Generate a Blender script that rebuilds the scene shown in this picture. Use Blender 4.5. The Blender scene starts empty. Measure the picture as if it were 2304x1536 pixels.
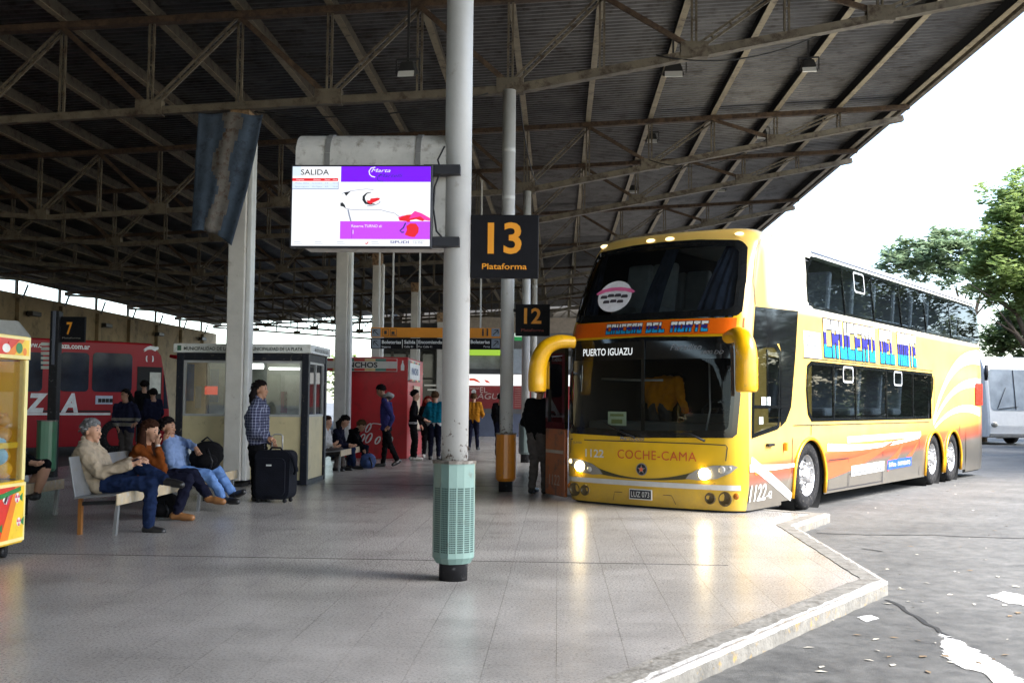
import bpy, bmesh, math, random
import numpy as np
from mathutils import Vector, Matrix, kdtree
from mathutils.geometry import tessellate_polygon
R = math.radians
random.seed(7)
SC = bpy.context.scene
COL = SC.collection
EXPOSURE = 2.3
SUN_AZ, SUN_EL = 110.0, 46.0      # compass angle from +Y towards +X, height
# ---------------------------------------------------------------- camera
F_PX, CXP, CYP = 2400.0, 1152.0, 768.0
CAM = Vector((0, 0, 1.45))
_y, _p, _r = R(2.50), R(3.29), R(0.55)
FWD = Vector((-math.sin(_y) * math.cos(_p), math.cos(_y) * math.cos(_p), math.sin(_p)))
_rt = Vector((math.cos(_y), math.sin(_y), 0)); _up = _rt.cross(FWD)
RT = _rt * math.cos(_r) + _up * math.sin(_r)
UP = _up * math.cos(_r) - _rt * math.sin(_r)
cd = bpy.data.cameras.new('camera'); cam = bpy.data.objects.new('camera', cd); COL.objects.link(cam)
cam.matrix_world = Matrix(((RT.x, UP.x, -FWD.x, CAM.x), (RT.y, UP.y, -FWD.y, CAM.y), (RT.z, UP.z, -FWD.z, CAM.z), (0, 0, 0, 1)))
cd.sensor_width = 36; cd.lens = 36 * F_PX / 2304; cd.clip_start = 0.05; cd.clip_end = 2000
SC.camera = cam
# ---------------------------------------------------------------- world, sun, exposure
W = bpy.data.worlds.new("World"); SC.world = W; W.use_nodes = True
wn = W.node_tree.nodes; wn.clear()
sky = wn.new('ShaderNodeTexSky'); sky.sky_type = 'NISHITA'; sky.sun_disc = False
sky.sun_elevation = R(SUN_EL); sky.sun_rotation = R(SUN_AZ)
sky.air_density = 1.0; sky.dust_density = 1.5; sky.ozone_density = 1.0
bg = wn.new('ShaderNodeBackground'); bg.inputs['Strength'].default_value = 0.15
wo = wn.new('ShaderNodeOutputWorld')
W.node_tree.links.new(sky.outputs[0], bg.inputs[0]); W.node_tree.links.new(bg.outputs[0], wo.inputs[0])
sd = bpy.data.lights.new('sun', 'SUN'); sd.energy = 3.2; sd.angle = R(34); sd.color = (1.0, 0.98, 0.95)
so = bpy.data.objects.new('sun', sd); COL.objects.link(so)
_sv = Vector((math.sin(R(SUN_AZ)) * math.cos(R(SUN_EL)), math.cos(R(SUN_AZ)) * math.cos(R(SUN_EL)), math.sin(R(SUN_EL))))
so.rotation_euler = _sv.to_track_quat('Z', 'Y').to_euler()
SC.view_settings.view_transform = 'Standard'; SC.view_settings.look = 'None'
SC.view_settings.gamma = 1.0; SC.view_settings.exposure = EXPOSURE
SC.render.engine = 'CYCLES'
SC.cycles.max_bounces = 8; SC.cycles.transparent_max_bounces = 12
SC.cycles.caustics_reflective = False; SC.cycles.caustics_refractive = False
SC.cycles.sample_clamp_indirect = 4.0

# ---------------------------------------------------------------- pixel -> place
def ray(px, py):
    return FWD + RT * ((px - CXP) / F_PX) - UP * ((py - CYP) / F_PX)
def at(px, py, Y):
    d = ray(px, py); return CAM + d * (Y / d.y)
def onx(px, py, X):
    d = ray(px, py); return CAM + d * (X / d.x)
def gnd(px, py, z=0.0):
    d = ray(px, py); return CAM + d * ((z - CAM.z) / d.z)

# ---------------------------------------------------------------- materials
MATS = {}
def lin(c):
    return tuple(((v / 255) / 12.92 if v / 255 <= 0.04045 else ((v / 255 + 0.055) / 1.055) ** 2.4) for v in c)
def mat(name, col=(.5, .5, .5), rough=.6, metal=0.0, var=0.15, scale=6.0, dirt=None, dirt_amt=.5, bump=0.0, bscale=40.0, coat=0.0, spec=.5, emit=None, estr=0.0, alpha=None, rvar=.08, zdirt=None):
    """a worn surface: base colour varied by noise, optional dirt patches, roughness variation and bump"""
    if name in MATS: return MATS[name]
    m = bpy.data.materials.new(name); m.use_nodes = True; MATS[name] = m
    nt = m.node_tree; N = nt.nodes; L = nt.links
    b = N['Principled BSDF']
    b.inputs['Roughness'].default_value = rough; b.inputs['Metallic'].default_value = metal
    b.inputs['Coat Weight'].default_value = coat; b.inputs['Specular IOR Level'].default_value = spec
    c = tuple(col[:3]) + (1,)
    b.inputs['Base Color'].default_value = c
    if emit is not None:
        b.inputs['Emission Color'].default_value = tuple(emit) + (1,); b.inputs['Emission Strength'].default_value = estr
        return m
    tc = N.new('ShaderNodeTexCoord')
    ns = N.new('ShaderNodeTexNoise'); ns.inputs['Scale'].default_value = scale; ns.inputs['Detail'].default_value = 6
    ns.inputs['Roughness'].default_value = .62
    L.new(tc.outputs['Object'], ns.inputs['Vector'])
    cur = None
    if var > 0:
        mp = N.new('ShaderNodeMapRange'); mp.inputs[1].default_value = .3; mp.inputs[2].default_value = .7
        mp.inputs[3].default_value = 1 - var; mp.inputs[4].default_value = 1 + var
        L.new(ns.outputs[0], mp.inputs[0])
        mx = N.new('ShaderNodeVectorMath'); mx.operation = 'SCALE'; mx.inputs[0].default_value = c[:3]
        L.new(mp.outputs[0], mx.inputs['Scale']); L.new(mx.outputs[0], b.inputs['Base Color']); cur = mx.outputs[0]
    if dirt is not None:
        n2 = N.new('ShaderNodeTexNoise'); n2.inputs['Scale'].default_value = scale * 1.7; n2.inputs['Detail'].default_value = 9
        n2.inputs['Roughness'].default_value = .7
        L.new(tc.outputs['Object'], n2.inputs['Vector'])
        rp = N.new('ShaderNodeMapRange'); rp.inputs[1].default_value = .62 - .25 * dirt_amt; rp.inputs[2].default_value = .78 - .25 * dirt_amt
        L.new(n2.outputs[0], rp.inputs[0])
        mm = N.new('ShaderNodeMix'); mm.data_type = 'RGBA'
        L.new(rp.outputs[0], mm.inputs[0])
        if cur is not None: L.new(cur, mm.inputs[6])
        else: mm.inputs[6].default_value = c
        mm.inputs[7].default_value = tuple(dirt) + (1,)
        L.new(mm.outputs[2], b.inputs['Base Color'])
    if zdirt is not None:
        zc, z0, z1 = zdirt; src = b.inputs['Base Color'].links[0].from_socket
        sp = N.new('ShaderNodeSeparateXYZ'); L.new(tc.outputs['Object'], sp.inputs[0])
        mz = N.new('ShaderNodeMapRange'); mz.inputs[1].default_value = z0; mz.inputs[2].default_value = z1; mz.inputs[3].default_value = .44; mz.inputs[4].default_value = .72; L.new(sp.outputs[2], mz.inputs[0])
        n5 = N.new('ShaderNodeTexNoise'); n5.inputs['Scale'].default_value = 15; n5.inputs['Detail'].default_value = 8; n5.inputs['Roughness'].default_value = .7; L.new(tc.outputs['Object'], n5.inputs['Vector'])
        sb_ = N.new('ShaderNodeMath'); sb_.operation = 'SUBTRACT'; L.new(n5.outputs[0], sb_.inputs[0]); L.new(mz.outputs[0], sb_.inputs[1])
        th = N.new('ShaderNodeMapRange'); th.inputs[1].default_value = 0; th.inputs[2].default_value = .06; L.new(sb_.outputs[0], th.inputs[0])
        m5 = N.new('ShaderNodeMix'); m5.data_type = 'RGBA'; m5.inputs[7].default_value = tuple(zc) + (1,); L.new(th.outputs[0], m5.inputs[0]); L.new(src, m5.inputs[6]); L.new(m5.outputs[2], b.inputs['Base Color'])
    if rvar > 0:
        rr = N.new('ShaderNodeMapRange'); rr.inputs[3].default_value = max(.02, rough - rvar); rr.inputs[4].default_value = min(1, rough + rvar)
        L.new(ns.outputs[0], rr.inputs[0]); L.new(rr.outputs[0], b.inputs['Roughness'])
    if bump > 0:
        n3 = N.new('ShaderNodeTexNoise'); n3.inputs['Scale'].default_value = bscale; n3.inputs['Detail'].default_value = 5
        L.new(tc.outputs['Object'], n3.inputs['Vector'])
        bp = N.new('ShaderNodeBump'); bp.inputs['Strength'].default_value = bump; bp.inputs['Distance'].default_value = .02
        L.new(n3.outputs[0], bp.inputs['Height']); L.new(bp.outputs[0], b.inputs['Normal'])
    return m
def glass(name, tint, trans, rough=.02, ior=1.5):
    """window glass: Fresnel reflection over a tinted, partly clear pane"""
    if name in MATS: return MATS[name]
    m = bpy.data.materials.new(name); m.use_nodes = True; MATS[name] = m
    nt = m.node_tree; N = nt.nodes; L = nt.links; N.clear()
    out = N.new('ShaderNodeOutputMaterial')
    tr = N.new('ShaderNodeBsdfTransparent'); tr.inputs[0].default_value = tuple(tint) + (1,)
    df = N.new('ShaderNodeBsdfDiffuse'); df.inputs[0].default_value = tuple(x * .12 for x in tint) + (1,)
    m1 = N.new('ShaderNodeMixShader'); m1.inputs[0].default_value = trans
    L.new(df.outputs[0], m1.inputs[1]); L.new(tr.outputs[0], m1.inputs[2])
    gl = N.new('ShaderNodeBsdfGlossy'); gl.inputs['Roughness'].default_value = rough
    fr = N.new('ShaderNodeFresnel'); fr.inputs[0].default_value = ior
    m2 = N.new('ShaderNodeMixShader')
    L.new(fr.outputs[0], m2.inputs[0]); L.new(m1.outputs[0], m2.inputs[1]); L.new(gl.outputs[0], m2.inputs[2])
    L.new(m2.outputs[0], out.inputs[0])
    return m
def emit(name, col, s):
    return mat(name, (0, 0, 0), .5, emit=col, estr=s)

# ---------------------------------------------------------------- mesh collecting
class MB:
    def __init__(self): self.v = []; self.f = []; self.m = []; self.sm = []
    def add(self, vs, fs, mi=0, smooth=False):
        o = len(self.v); self.v += [tuple(p) for p in vs]
        for f in fs:
            self.f.append(tuple(i + o for i in f)); self.m.append(mi); self.sm.append(smooth)
        return self
    def box(self, c, s, mi=0, M=None):
        hx, hy, hz = s[0] / 2, s[1] / 2, s[2] / 2
        vs = [Vector((x, y, z)) for x in (-hx, hx) for y in (-hy, hy) for z in (-hz, hz)]
        if M is not None: vs = [M @ v for v in vs]
        c = Vector(c); vs = [v + c for v in vs]
        return self.add(vs, [(0, 1, 3, 2), (4, 6, 7, 5), (0, 4, 5, 1), (2, 3, 7, 6), (0, 2, 6, 4), (1, 5, 7, 3)], mi)
    def bar(self, a, b, w, h, mi=0, up=(0, 0, 1)):
        """box beam from a to b: w across, h along up"""
        a, b = Vector(a), Vector(b); d = (b - a).normalized(); u = Vector(up)
        if abs(d.dot(u)) > .98: u = Vector((0, 1, 0))
        s = d.cross(u).normalized(); t = s.cross(d).normalized()
        vs = [p + s * i * w / 2 + t * j * h / 2 for p in (a, b) for i in (-1, 1) for j in (-1, 1)]
        return self.add(vs, [(0, 1, 3, 2), (4, 6, 7, 5), (0, 4, 5, 1), (2, 3, 7, 6), (0, 2, 6, 4), (1, 5, 7, 3)], mi)
    def tube(self, pts, rad, seg=10, mi=0, cap=True, flat=1.0, side=None):
        """tube along pts; rad one value or one per point; flat squashes it along its second axis"""
        pts = [Vector(p) for p in pts]; n = len(pts)
        if not hasattr(rad, '__len__'): rad = [rad] * n
        vs = []; prev = Vector(side) if side is not None else None
        for i, p in enumerate(pts):
            d = (pts[min(i + 1, n - 1)] - pts[max(i - 1, 0)])
            d = d.normalized() if d.length > 1e-9 else Vector((0, 0, 1))
            if prev is None: prev = Vector((1, 0, 0)) if abs(d.x) < .9 else Vector((0, 1, 0))
            s = prev - d * prev.dot(d)
            s = s.normalized() if s.length > 1e-6 else d.orthogonal().normalized()
            t = d.cross(s); prev = s
            for k in range(seg):
                a = 2 * math.pi * k / seg
                vs.append(p + s * math.cos(a) * rad[i] + t * math.sin(a) * rad[i] * flat)
        fs = [(i * seg + k, i * seg + (k + 1) % seg, (i + 1) * seg + (k + 1) % seg, (i + 1) * seg + k) for i in range(n - 1) for k in range(seg)]
        self.add(vs, fs, mi, True)
        if cap:
            o = len(self.v) - n * seg
            self.f.append(tuple(o + k for k in reversed(range(seg)))); self.m.append(mi); self.sm.append(False)
            self.f.append(tuple(o + (n - 1) * seg + k for k in range(seg))); self.m.append(mi); self.sm.append(False)
        return self
    def sweep(self, pts, rad, seg=16, mi=0, n=6, **kw):
        """tube through smoothed points"""
        P = [Vector(p) for p in pts]; Q = []; Rr = []
        for i in range(len(P) - 1):
            p0, p1, p2, p3 = P[max(i - 1, 0)], P[i], P[i + 1], P[min(i + 2, len(P) - 1)]
            for k in range(n):
                t = k / n; Q.append(.5 * (2 * p1 + (p2 - p0) * t + (2 * p0 - 5 * p1 + 4 * p2 - p3) * t * t + (3 * p1 - p0 - 3 * p2 + p3) * t ** 3)); Rr.append(rad[i] + (rad[i + 1] - rad[i]) * t)
        return self.tube(Q + [P[-1]], Rr + [rad[-1]], seg, mi, **kw)
    def lathe(self, c, prof, seg=24, mi=0, ax='z', smooth=True):
        """turn profile [(r, h)] round an axis through c"""
        c = Vector(c); vs = []
        for r_, h in prof:
            for k in range(seg):
                a = 2 * math.pi * k / seg; x, y = r_ * math.cos(a), r_ * math.sin(a)
                p = Vector((x, y, h)) if ax == 'z' else (Vector((h, x, y)) if ax == 'x' else Vector((y, h, x)))
                vs.append(c + p)
        n = len(prof)
        fs = [(i * seg + k, i * seg + (k + 1) % seg, (i + 1) * seg + (k + 1) % seg, (i + 1) * seg + k) for i in range(n - 1) for k in range(seg)]
        return self.add(vs, fs, mi, smooth)
    def ball(self, c, r, mi=0, u=12, v=8, M=None):
        r = Vector(r) if hasattr(r, '__len__') else Vector((r, r, r)); c = Vector(c); vs = []
        for i in range(v + 1):
            t = math.pi * i / v
            for k in range(u):
                a = 2 * math.pi * k / u
                p = Vector((r.x * math.sin(t) * math.cos(a), r.y * math.sin(t) * math.sin(a), r.z * math.cos(t)))
                vs.append(c + (M @ p if M is not None else p))
        fs = [(i * u + k, (i + 1) * u + k, (i + 1) * u + (k + 1) % u, i * u + (k + 1) % u) for i in range(v) for k in range(u)]
        return self.add(vs, fs, mi, True)
    def poly(self, pts, mi=0, ext=None):
        """flat polygon (any outline); ext = vector to give it thickness"""
        pts = [Vector(p) for p in pts]; n = len(pts)
        tri = tessellate_polygon([pts])
        if ext is None: return self.add(pts, [tuple(t) for t in tri], mi)
        e = Vector(ext); vs = pts + [p + e for p in pts]
        fs = [tuple(t) for t in tri] + [tuple(i + n for i in reversed(t)) for t in tri] + [(i, (i + 1) % n, (i + 1) % n + n, i + n) for i in range(n)]
        return self.add(vs, fs, mi)
    def map(self, fn):
        self.v = [tuple(fn(Vector(p))) for p in self.v]; return self
    def build(self, name, mats, parent=None, bevel=0.0, smooth=None, fix=True):
        me = bpy.data.meshes.new(name); me.from_pydata(self.v, [], self.f)
        if not isinstance(mats, (list, tuple)): mats = [mats]
        for m in mats: me.materials.append(m)
        me.polygons.foreach_set('material_index', self.m)
        me.polygons.foreach_set('use_smooth', self.sm if smooth is None else [smooth] * len(self.f))
        if fix:
            bm = bmesh.new(); bm.from_mesh(me); bmesh.ops.recalc_face_normals(bm, faces=bm.faces[:]); bm.to_mesh(me); bm.free()
        me.update()
        o = bpy.data.objects.new(name, me); COL.objects.link(o)
        if parent is not None: o.parent = parent
        if bevel > 0:
            md = o.modifiers.new('bevel', 'BEVEL'); md.width = bevel; md.segments = 2; md.limit_method = 'ANGLE'; md.angle_limit = R(40)
        return o
def tag(o, label, cat, group=None, kind=None):
    o['label'] = label; o['category'] = cat
    if group: o['group'] = group
    if kind: o['kind'] = kind
    return o
def thing(name, label, cat, loc=(0, 0, 0), rz=0.0, group=None):
    o = bpy.data.objects.new(name, None); COL.objects.link(o); o.empty_display_size = .2
    o.location = loc; o.rotation_euler = (0, 0, rz); return tag(o, label, cat, group)
def structure(o):
    o['kind'] = 'structure'; return o
def copy_tree(o, parent=None):
    c = o.copy(); COL.objects.link(c)
    if parent is not None: c.parent = parent
    for ch in list(o.children): copy_tree(ch, c)
    return c

# ---------------------------------------------------------------- lettering
_TXT = {}
def letters(s, h=1.0, bold=0.0, shear=0.0, width=None, align='l', space=1.0):
    """built-in font turned to flat faces: capital height h, optional total width"""
    key = (s, bold, shear, space)
    if key not in _TXT:
        cu = bpy.data.curves.new('lettering', 'FONT'); cu.body = s; cu.size = 1.0; cu.offset = bold; cu.shear = shear
        cu.space_character = space; cu.resolution_u = 3; cu.fill_mode = 'FRONT'
        ob = bpy.data.objects.new('lettering', cu); COL.objects.link(ob)
        dg = bpy.context.evaluated_depsgraph_get(); ev = ob.evaluated_get(dg); me = ev.to_mesh()
        vs = [(v.co.x, v.co.y) for v in me.vertices]; fs = [tuple(p.vertices) for p in me.polygons]
        ev.to_mesh_clear(); bpy.data.objects.remove(ob); bpy.data.curves.remove(cu)
        _TXT[key] = (vs, fs)
    vs, fs = _TXT[key]
    if not vs: return [], []
    k = h / 0.70
    x0 = min(v[0] for v in vs); x1 = max(v[0] for v in vs)
    kx = k if width is None else width / (x1 - x0)
    off = {'l': 0, 'c': -(x1 - x0) * kx / 2, 'r': -(x1 - x0) * kx}[align]
    return [((v[0] - x0) * kx + off, v[1] * k) for v in vs], fs
def put_text(mb, s, org, ex, ez, h, mi=0, **kw):
    """letters on the plane through org spanned by ex (reading direction) and ez (up)"""
    vs, fs = letters(s, h, **kw); o = Vector(org); ex = Vector(ex); ez = Vector(ez)
    mb.add([o + ex * x + ez * y for x, y in vs], fs, mi)
# ================================================================ SETTING
ZR = -0.12                                       # road level; the platform top is z = 0
def floor_material():
    m = bpy.data.materials.new('platform tiles'); m.use_nodes = True
    nt = m.node_tree; N = nt.nodes; L = nt.links; b = N['Principled BSDF']
    tc = N.new('ShaderNodeTexCoord')
    br = N.new('ShaderNodeTexBrick'); br.offset = 0; br.inputs['Scale'].default_value = 1.0
    br.inputs['Brick Width'].default_value = .40; br.inputs['Row Height'].default_value = .40
    br.inputs['Mortar Size'].default_value = .0022; br.inputs['Mortar Smooth'].default_value = .3
    br.inputs['Color1'].default_value = (.325, .312, .300, 1); br.inputs['Color2'].default_value = (.308, .296, .284, 1)
    br.inputs['Mortar'].default_value = (.15, .14, .13, 1); br.inputs['Bias'].default_value = 0
    L.new(tc.outputs['Object'], br.inputs['Vector'])
    mp = N.new('ShaderNodeMapping'); mp.inputs['Scale'].default_value = (1.0, 1.0, 1.0)
    L.new(tc.outputs['Object'], mp.inputs['Vector'])
    n1 = N.new('ShaderNodeTexNoise'); n1.inputs['Scale'].default_value = .9; n1.inputs['Detail'].default_value = 8; n1.inputs['Roughness'].default_value = .68
    n2 = N.new('ShaderNodeTexNoise'); n2.inputs['Scale'].default_value = 55; n2.inputs['Detail'].default_value = 8; n2.inputs['Roughness'].default_value = .75
    n4 = N.new('ShaderNodeTexVoronoi'); n4.inputs['Scale'].default_value = 90
    for n in (n1, n2, n4): L.new(mp.outputs[0], n.inputs['Vector'])
    r1 = N.new('ShaderNodeMapRange'); r1.inputs[1].default_value = .3; r1.inputs[2].default_value = .72; r1.inputs[1].default_value = .38; r1.inputs[2].default_value = .62; r1.inputs[3].default_value = .72; r1.inputs[4].default_value = 1.08
    r2 = N.new('ShaderNodeMapRange'); r2.inputs[1].default_value = .34; r2.inputs[2].default_value = .66; r2.inputs[3].default_value = .91; r2.inputs[4].default_value = 1.08
    L.new(n1.outputs[0], r1.inputs[0]); L.new(n2.outputs[0], r2.inputs[0])
    mu = N.new('ShaderNodeMath'); mu.operation = 'MULTIPLY'; L.new(r1.outputs[0], mu.inputs[0]); L.new(r2.outputs[0], mu.inputs[1])
    sc = N.new('ShaderNodeVectorMath'); sc.operation = 'SCALE'; L.new(br.outputs[0], sc.inputs[0]); L.new(mu.outputs[0], sc.inputs['Scale'])
    # dark scuffs
    n3 = N.new('ShaderNodeTexNoise'); n3.inputs['Scale'].default_value = 3.4; n3.inputs['Detail'].default_value = 10; n3.inputs['Roughness'].default_value = .8
    L.new(mp.outputs[0], n3.inputs['Vector'])
    r3 = N.new('ShaderNodeMapRange'); r3.inputs[1].default_value = .58; r3.inputs[2].default_value = .74; r3.inputs[4].default_value = .42
    L.new(n3.outputs[0], r3.inputs[0])
    mx = N.new('ShaderNodeMix'); mx.data_type = 'RGBA'; mx.inputs[7].default_value = (.17, .155, .14, 1)
    L.new(r3.outputs[0], mx.inputs[0]); L.new(sc.outputs[0], mx.inputs[6]); L.new(mx.outputs[2], b.inputs['Base Color'])
    vo = N.new('ShaderNodeTexVoronoi'); vo.inputs['Scale'].default_value = 1.7; L.new(mp.outputs[0], vo.inputs['Vector'])
    vs_ = N.new('ShaderNodeMapRange'); vs_.inputs[1].default_value = .035; vs_.inputs[2].default_value = .05; vs_.inputs[3].default_value = .5; vs_.inputs[4].default_value = 0; L.new(vo.outputs['Distance'], vs_.inputs[0])
    m6 = N.new('ShaderNodeMix'); m6.data_type = 'RGBA'; m6.inputs[7].default_value = (.10, .095, .09, 1); L.new(vs_.outputs[0], m6.inputs[0]); L.new(mx.outputs[2], m6.inputs[6]); L.new(m6.outputs[2], b.inputs['Base Color'])
    rr = N.new('ShaderNodeMapRange'); rr.inputs[1].default_value = .3; rr.inputs[2].default_value = .7; rr.inputs[3].default_value = .17; rr.inputs[4].default_value = .40
    L.new(n2.outputs[0], rr.inputs[0]); L.new(rr.outputs[0], b.inputs['Roughness'])
    bp = N.new('ShaderNodeBump'); bp.inputs['Strength'].default_value = .05; bp.inputs['Distance'].default_value = .003
    L.new(n2.outputs[0], bp.inputs['Height']); L.new(bp.outputs[0], b.inputs['Normal'])
    b.inputs['Specular IOR Level'].default_value = .5
    return m
def road_material():
    m = bpy.data.materials.new('worn asphalt'); m.use_nodes = True
    nt = m.node_tree; N = nt.nodes; L = nt.links; b = N['Principled BSDF']
    tc = N.new('ShaderNodeTexCoord')
    def noise(s, d, r):
        n = N.new('ShaderNodeTexNoise'); n.inputs['Scale'].default_value = s; n.inputs['Detail'].default_value = d; n.inputs['Roughness'].default_value = r
        L.new(tc.outputs['Object'], n.inputs['Vector']); return n
    a = noise(.35, 8, .7); c = noise(7, 8, .75); e = noise(140, 3, .7)
    def rng(n, x, y, p, q):
        r_ = N.new('ShaderNodeMapRange'); r_.inputs[1].default_value = x; r_.inputs[2].default_value = y; r_.inputs[3].default_value = p; r_.inputs[4].default_value = q
        L.new(n.outputs[0], r_.inputs[0]); return r_
    m1 = N.new('ShaderNodeMath'); m1.operation = 'MULTIPLY'; L.new(rng(a, .35, .65, .62, 1.3).outputs[0], m1.inputs[0]); L.new(rng(c, .3, .7, .5, 1.45).outputs[0], m1.inputs[1])
    m2 = N.new('ShaderNodeMath'); m2.operation = 'MULTIPLY'; L.new(m1.outputs[0], m2.inputs[0]); L.new(rng(e, .3, .7, .7, 1.3).outputs[0], m2.inputs[1])
    s = N.new('ShaderNodeVectorMath'); s.operation = 'SCALE'; s.inputs[0].default_value = (.097, .096, .092); L.new(m2.outputs[0], s.inputs['Scale'])
    L.new(s.outputs[0], b.inputs['Base Color'])
    L.new(rng(c, .3, .7, .62, .9).outputs[0], b.inputs['Roughness'])
    bp = N.new('ShaderNodeBump'); bp.inputs['Strength'].default_value = .5; bp.inputs['Distance'].default_value = .008
    L.new(e.outputs[0], bp.inputs['Height']); L.new(bp.outputs[0], b.inputs['Normal'])
    return m
M_FLOOR = floor_material(); M_ROAD = road_material()
M_CRACK = mat('crack tar', (.02, .02, .02), .9, var=.3)
# road: one sheet out to the horizon; cracks lie on it as thin dark strips
mb = MB(); mb.add([(-500, -300, ZR), (500, -300, ZR), (500, 900, ZR), (-500, 900, ZR)], [(0, 1, 2, 3)], 0)
def crack(pts, w):
    rnd = random.Random(int(pts[0][0] * 100)); P = []
    for (a, b) in zip(pts[:-1], pts[1:]):
        a, b = Vector(a), Vector(b); n = max(2, int((b - a).length / .12))
        for i in range(n):
            P.append(a.lerp(b, i / n) + Vector((rnd.uniform(-.018, .018), rnd.uniform(-.018, .018))))
    P.append(Vector(pts[-1])); vs = []
    for i, p in enumerate(P):
        d = (P[min(i + 1, len(P) - 1)] - P[max(i - 1, 0)]).normalized(); s = Vector((-d.y, d.x)) * w * rnd.uniform(.3, .75)
        vs += [(p.x + s.x, p.y + s.y, ZR + .004), (p.x - s.x, p.y - s.y, ZR + .004)]
    mb.add(vs, [(2 * i, 2 * i + 1, 2 * i + 3, 2 * i + 2) for i in range(len(P) - 1)], 1)
def g2(px, py): p = gnd(px, py, ZR); return (p.x, p.y)
crack([g2(1838, 1199), g2(1950, 1203), g2(2070, 1203), g2(2200, 1208), g2(2304, 1211), g2(2500, 1215)], .05)
crack([g2(2000, 1350), g2(2075, 1395), g2(2130, 1430), g2(2230, 1495), g2(2320, 1560)], .03)
crack([g2(1935, 1234), g2(1985, 1240)], .04)
structure(mb.build('road', [M_ROAD, M_CRACK], fix=False))
# platform slab with its saw-tooth bus bays on the right
A0 = Vector((0.829, -0.559)); A1 = Vector((0.559, 0.829)); BUS_O = Vector((1.18, 15.08))
def bl(x, y): p = BUS_O + A0 * x + A1 * y; return (p.x, p.y)
edge = [(2.9, -40), (2.9, -.6), (-1.6, 2.6), (.44, 5.67), (2.75, 9.14), (2.86, 13.15), (3.66, 14.67), bl(-1.75, 1.04), bl(-1.75, 7.0), (3.9, 27), (4.6, 28.5), (1.6, 31), (4.2, 35.4), (4.2, 60)]
ring = edge + [(-10.6, 60), (-10.6, -40)]
def slab(name, ring, z0, z1, m):
    mb = MB(); n = len(ring); top = [Vector((x, y, z1)) for x, y in ring]
    mb.add(top, [tuple(t) for t in tessellate_polygon([top])], 0)
    mb.add([(x, y, z0) for x, y in ring] + [(x, y, z1) for x, y in ring], [(i, (i + 1) % n, (i + 1) % n + n, i + n) for i in range(n)], 0)
    return mb.build(name, m)
structure(slab('platform', ring, ZR - .05, 0, M_FLOOR))
mb = MB()
for y in (1.05, 9.88, 18.7, 27.5, 36.3): mb.bar((-10.5, y + .02, .0015), (1.55 if y < 20 else 3, y - .03, .0015), .016, .002)
structure(mb.build('floor_joint', mat('joint tar', (.05, .045, .04), .9)))
def kerb_mat():
    m = mat('kerb concrete', (.20, .19, .17), .75, var=.3, scale=5, dirt=(.10, .09, .075), dirt_amt=.5, bump=.5, bscale=25); return m
M_KERB = kerb_mat()
M_KWHITE = mat('worn white kerb paint', (.40, .395, .385), .7, var=.12, scale=14, dirt=(.22, .2, .17), dirt_amt=.5, bump=.3)
M_KFACE = mat('kerb face', (.17, .16, .14), .85, var=.3, scale=6, dirt=(.40, .24, .03), dirt_amt=.2, bump=.5, bscale=30)
mb = MB(); W0, W1 = .035, .20
E_ = [Vector(p) for p in edge]
def off(i, d):
    p = E_[i]; a = (E_[i] - E_[i - 1]).normalized() if i else (E_[1] - E_[0]).normalized()
    b = (E_[i + 1] - E_[i]).normalized() if i < len(E_) - 1 else a
    na, nb = Vector((-a.y, a.x)), Vector((-b.y, b.x)); t = (na + nb).normalized()
    return p + t * (d / max(.35, t.dot(na)))
kr = random.Random(11)
def chain(d, jit):
    P = []
    for i in range(2, len(E_) - 1):
        a, b = off(i, d), off(i + 1, d); n = max(1, int((b - a).length / .11))
        for k in range(n): P.append((a.lerp(b, k / n), i, k / n))
    return P
def jl(i0, i1, t, d, j):
    a, b = off(i0, d), off(i1, d); p = a.lerp(b, t); n = Vector((-(b - a).y, (b - a).x)).normalized(); return p + n * j
for i in range(2, len(E_) - 1):
    n = max(1, int((E_[i + 1] - E_[i]).length / .10)); L5 = []
    for k in range(n + 1):
        t = k / n; f = 0 if k in (0, n) else 1; w = .018 * f
        L5.append([jl(i, i + 1, t, -.012, kr.uniform(-.008, .006) * f), jl(i, i + 1, t, W0, kr.uniform(-.5, 1.1) * w), jl(i, i + 1, t, W1, kr.uniform(-1, 1) * w * .5), kr.uniform(-.008, .001) * f])
    for p, q in zip(L5[:-1], L5[1:]):
        def z(v, h): return (v.x, v.y, h)
        mb.add([z(p[1], .006), z(q[1], .006), z(q[2], .006), z(p[2], .006)], [(0, 1, 2, 3)], 0)
        mb.add([z(p[2], .006), z(q[2], .006), z(q[2], -.01), z(p[2], -.01)], [(0, 1, 2, 3)], 0)
        mb.add([z(p[0], -.006 + p[3]), z(q[0], -.006 + q[3]), z(q[1], .006), z(p[1], .006)], [(0, 1, 2, 3)], 1)
        mb.add([z(p[0], ZR - .02), z(q[0], ZR - .02), z(q[0], -.03), z(p[0], -.03)], [(0, 1, 2, 3)], 2)
        mb.add([z(p[0], -.03), z(q[0], -.03), z(q[0], -.006 + q[3]), z(p[0], -.006 + p[3])], [(0, 1, 2, 3)], 1)
structure(mb.build('kerb', [M_KERB, M_KWHITE, M_KFACE], fix=False))
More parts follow.
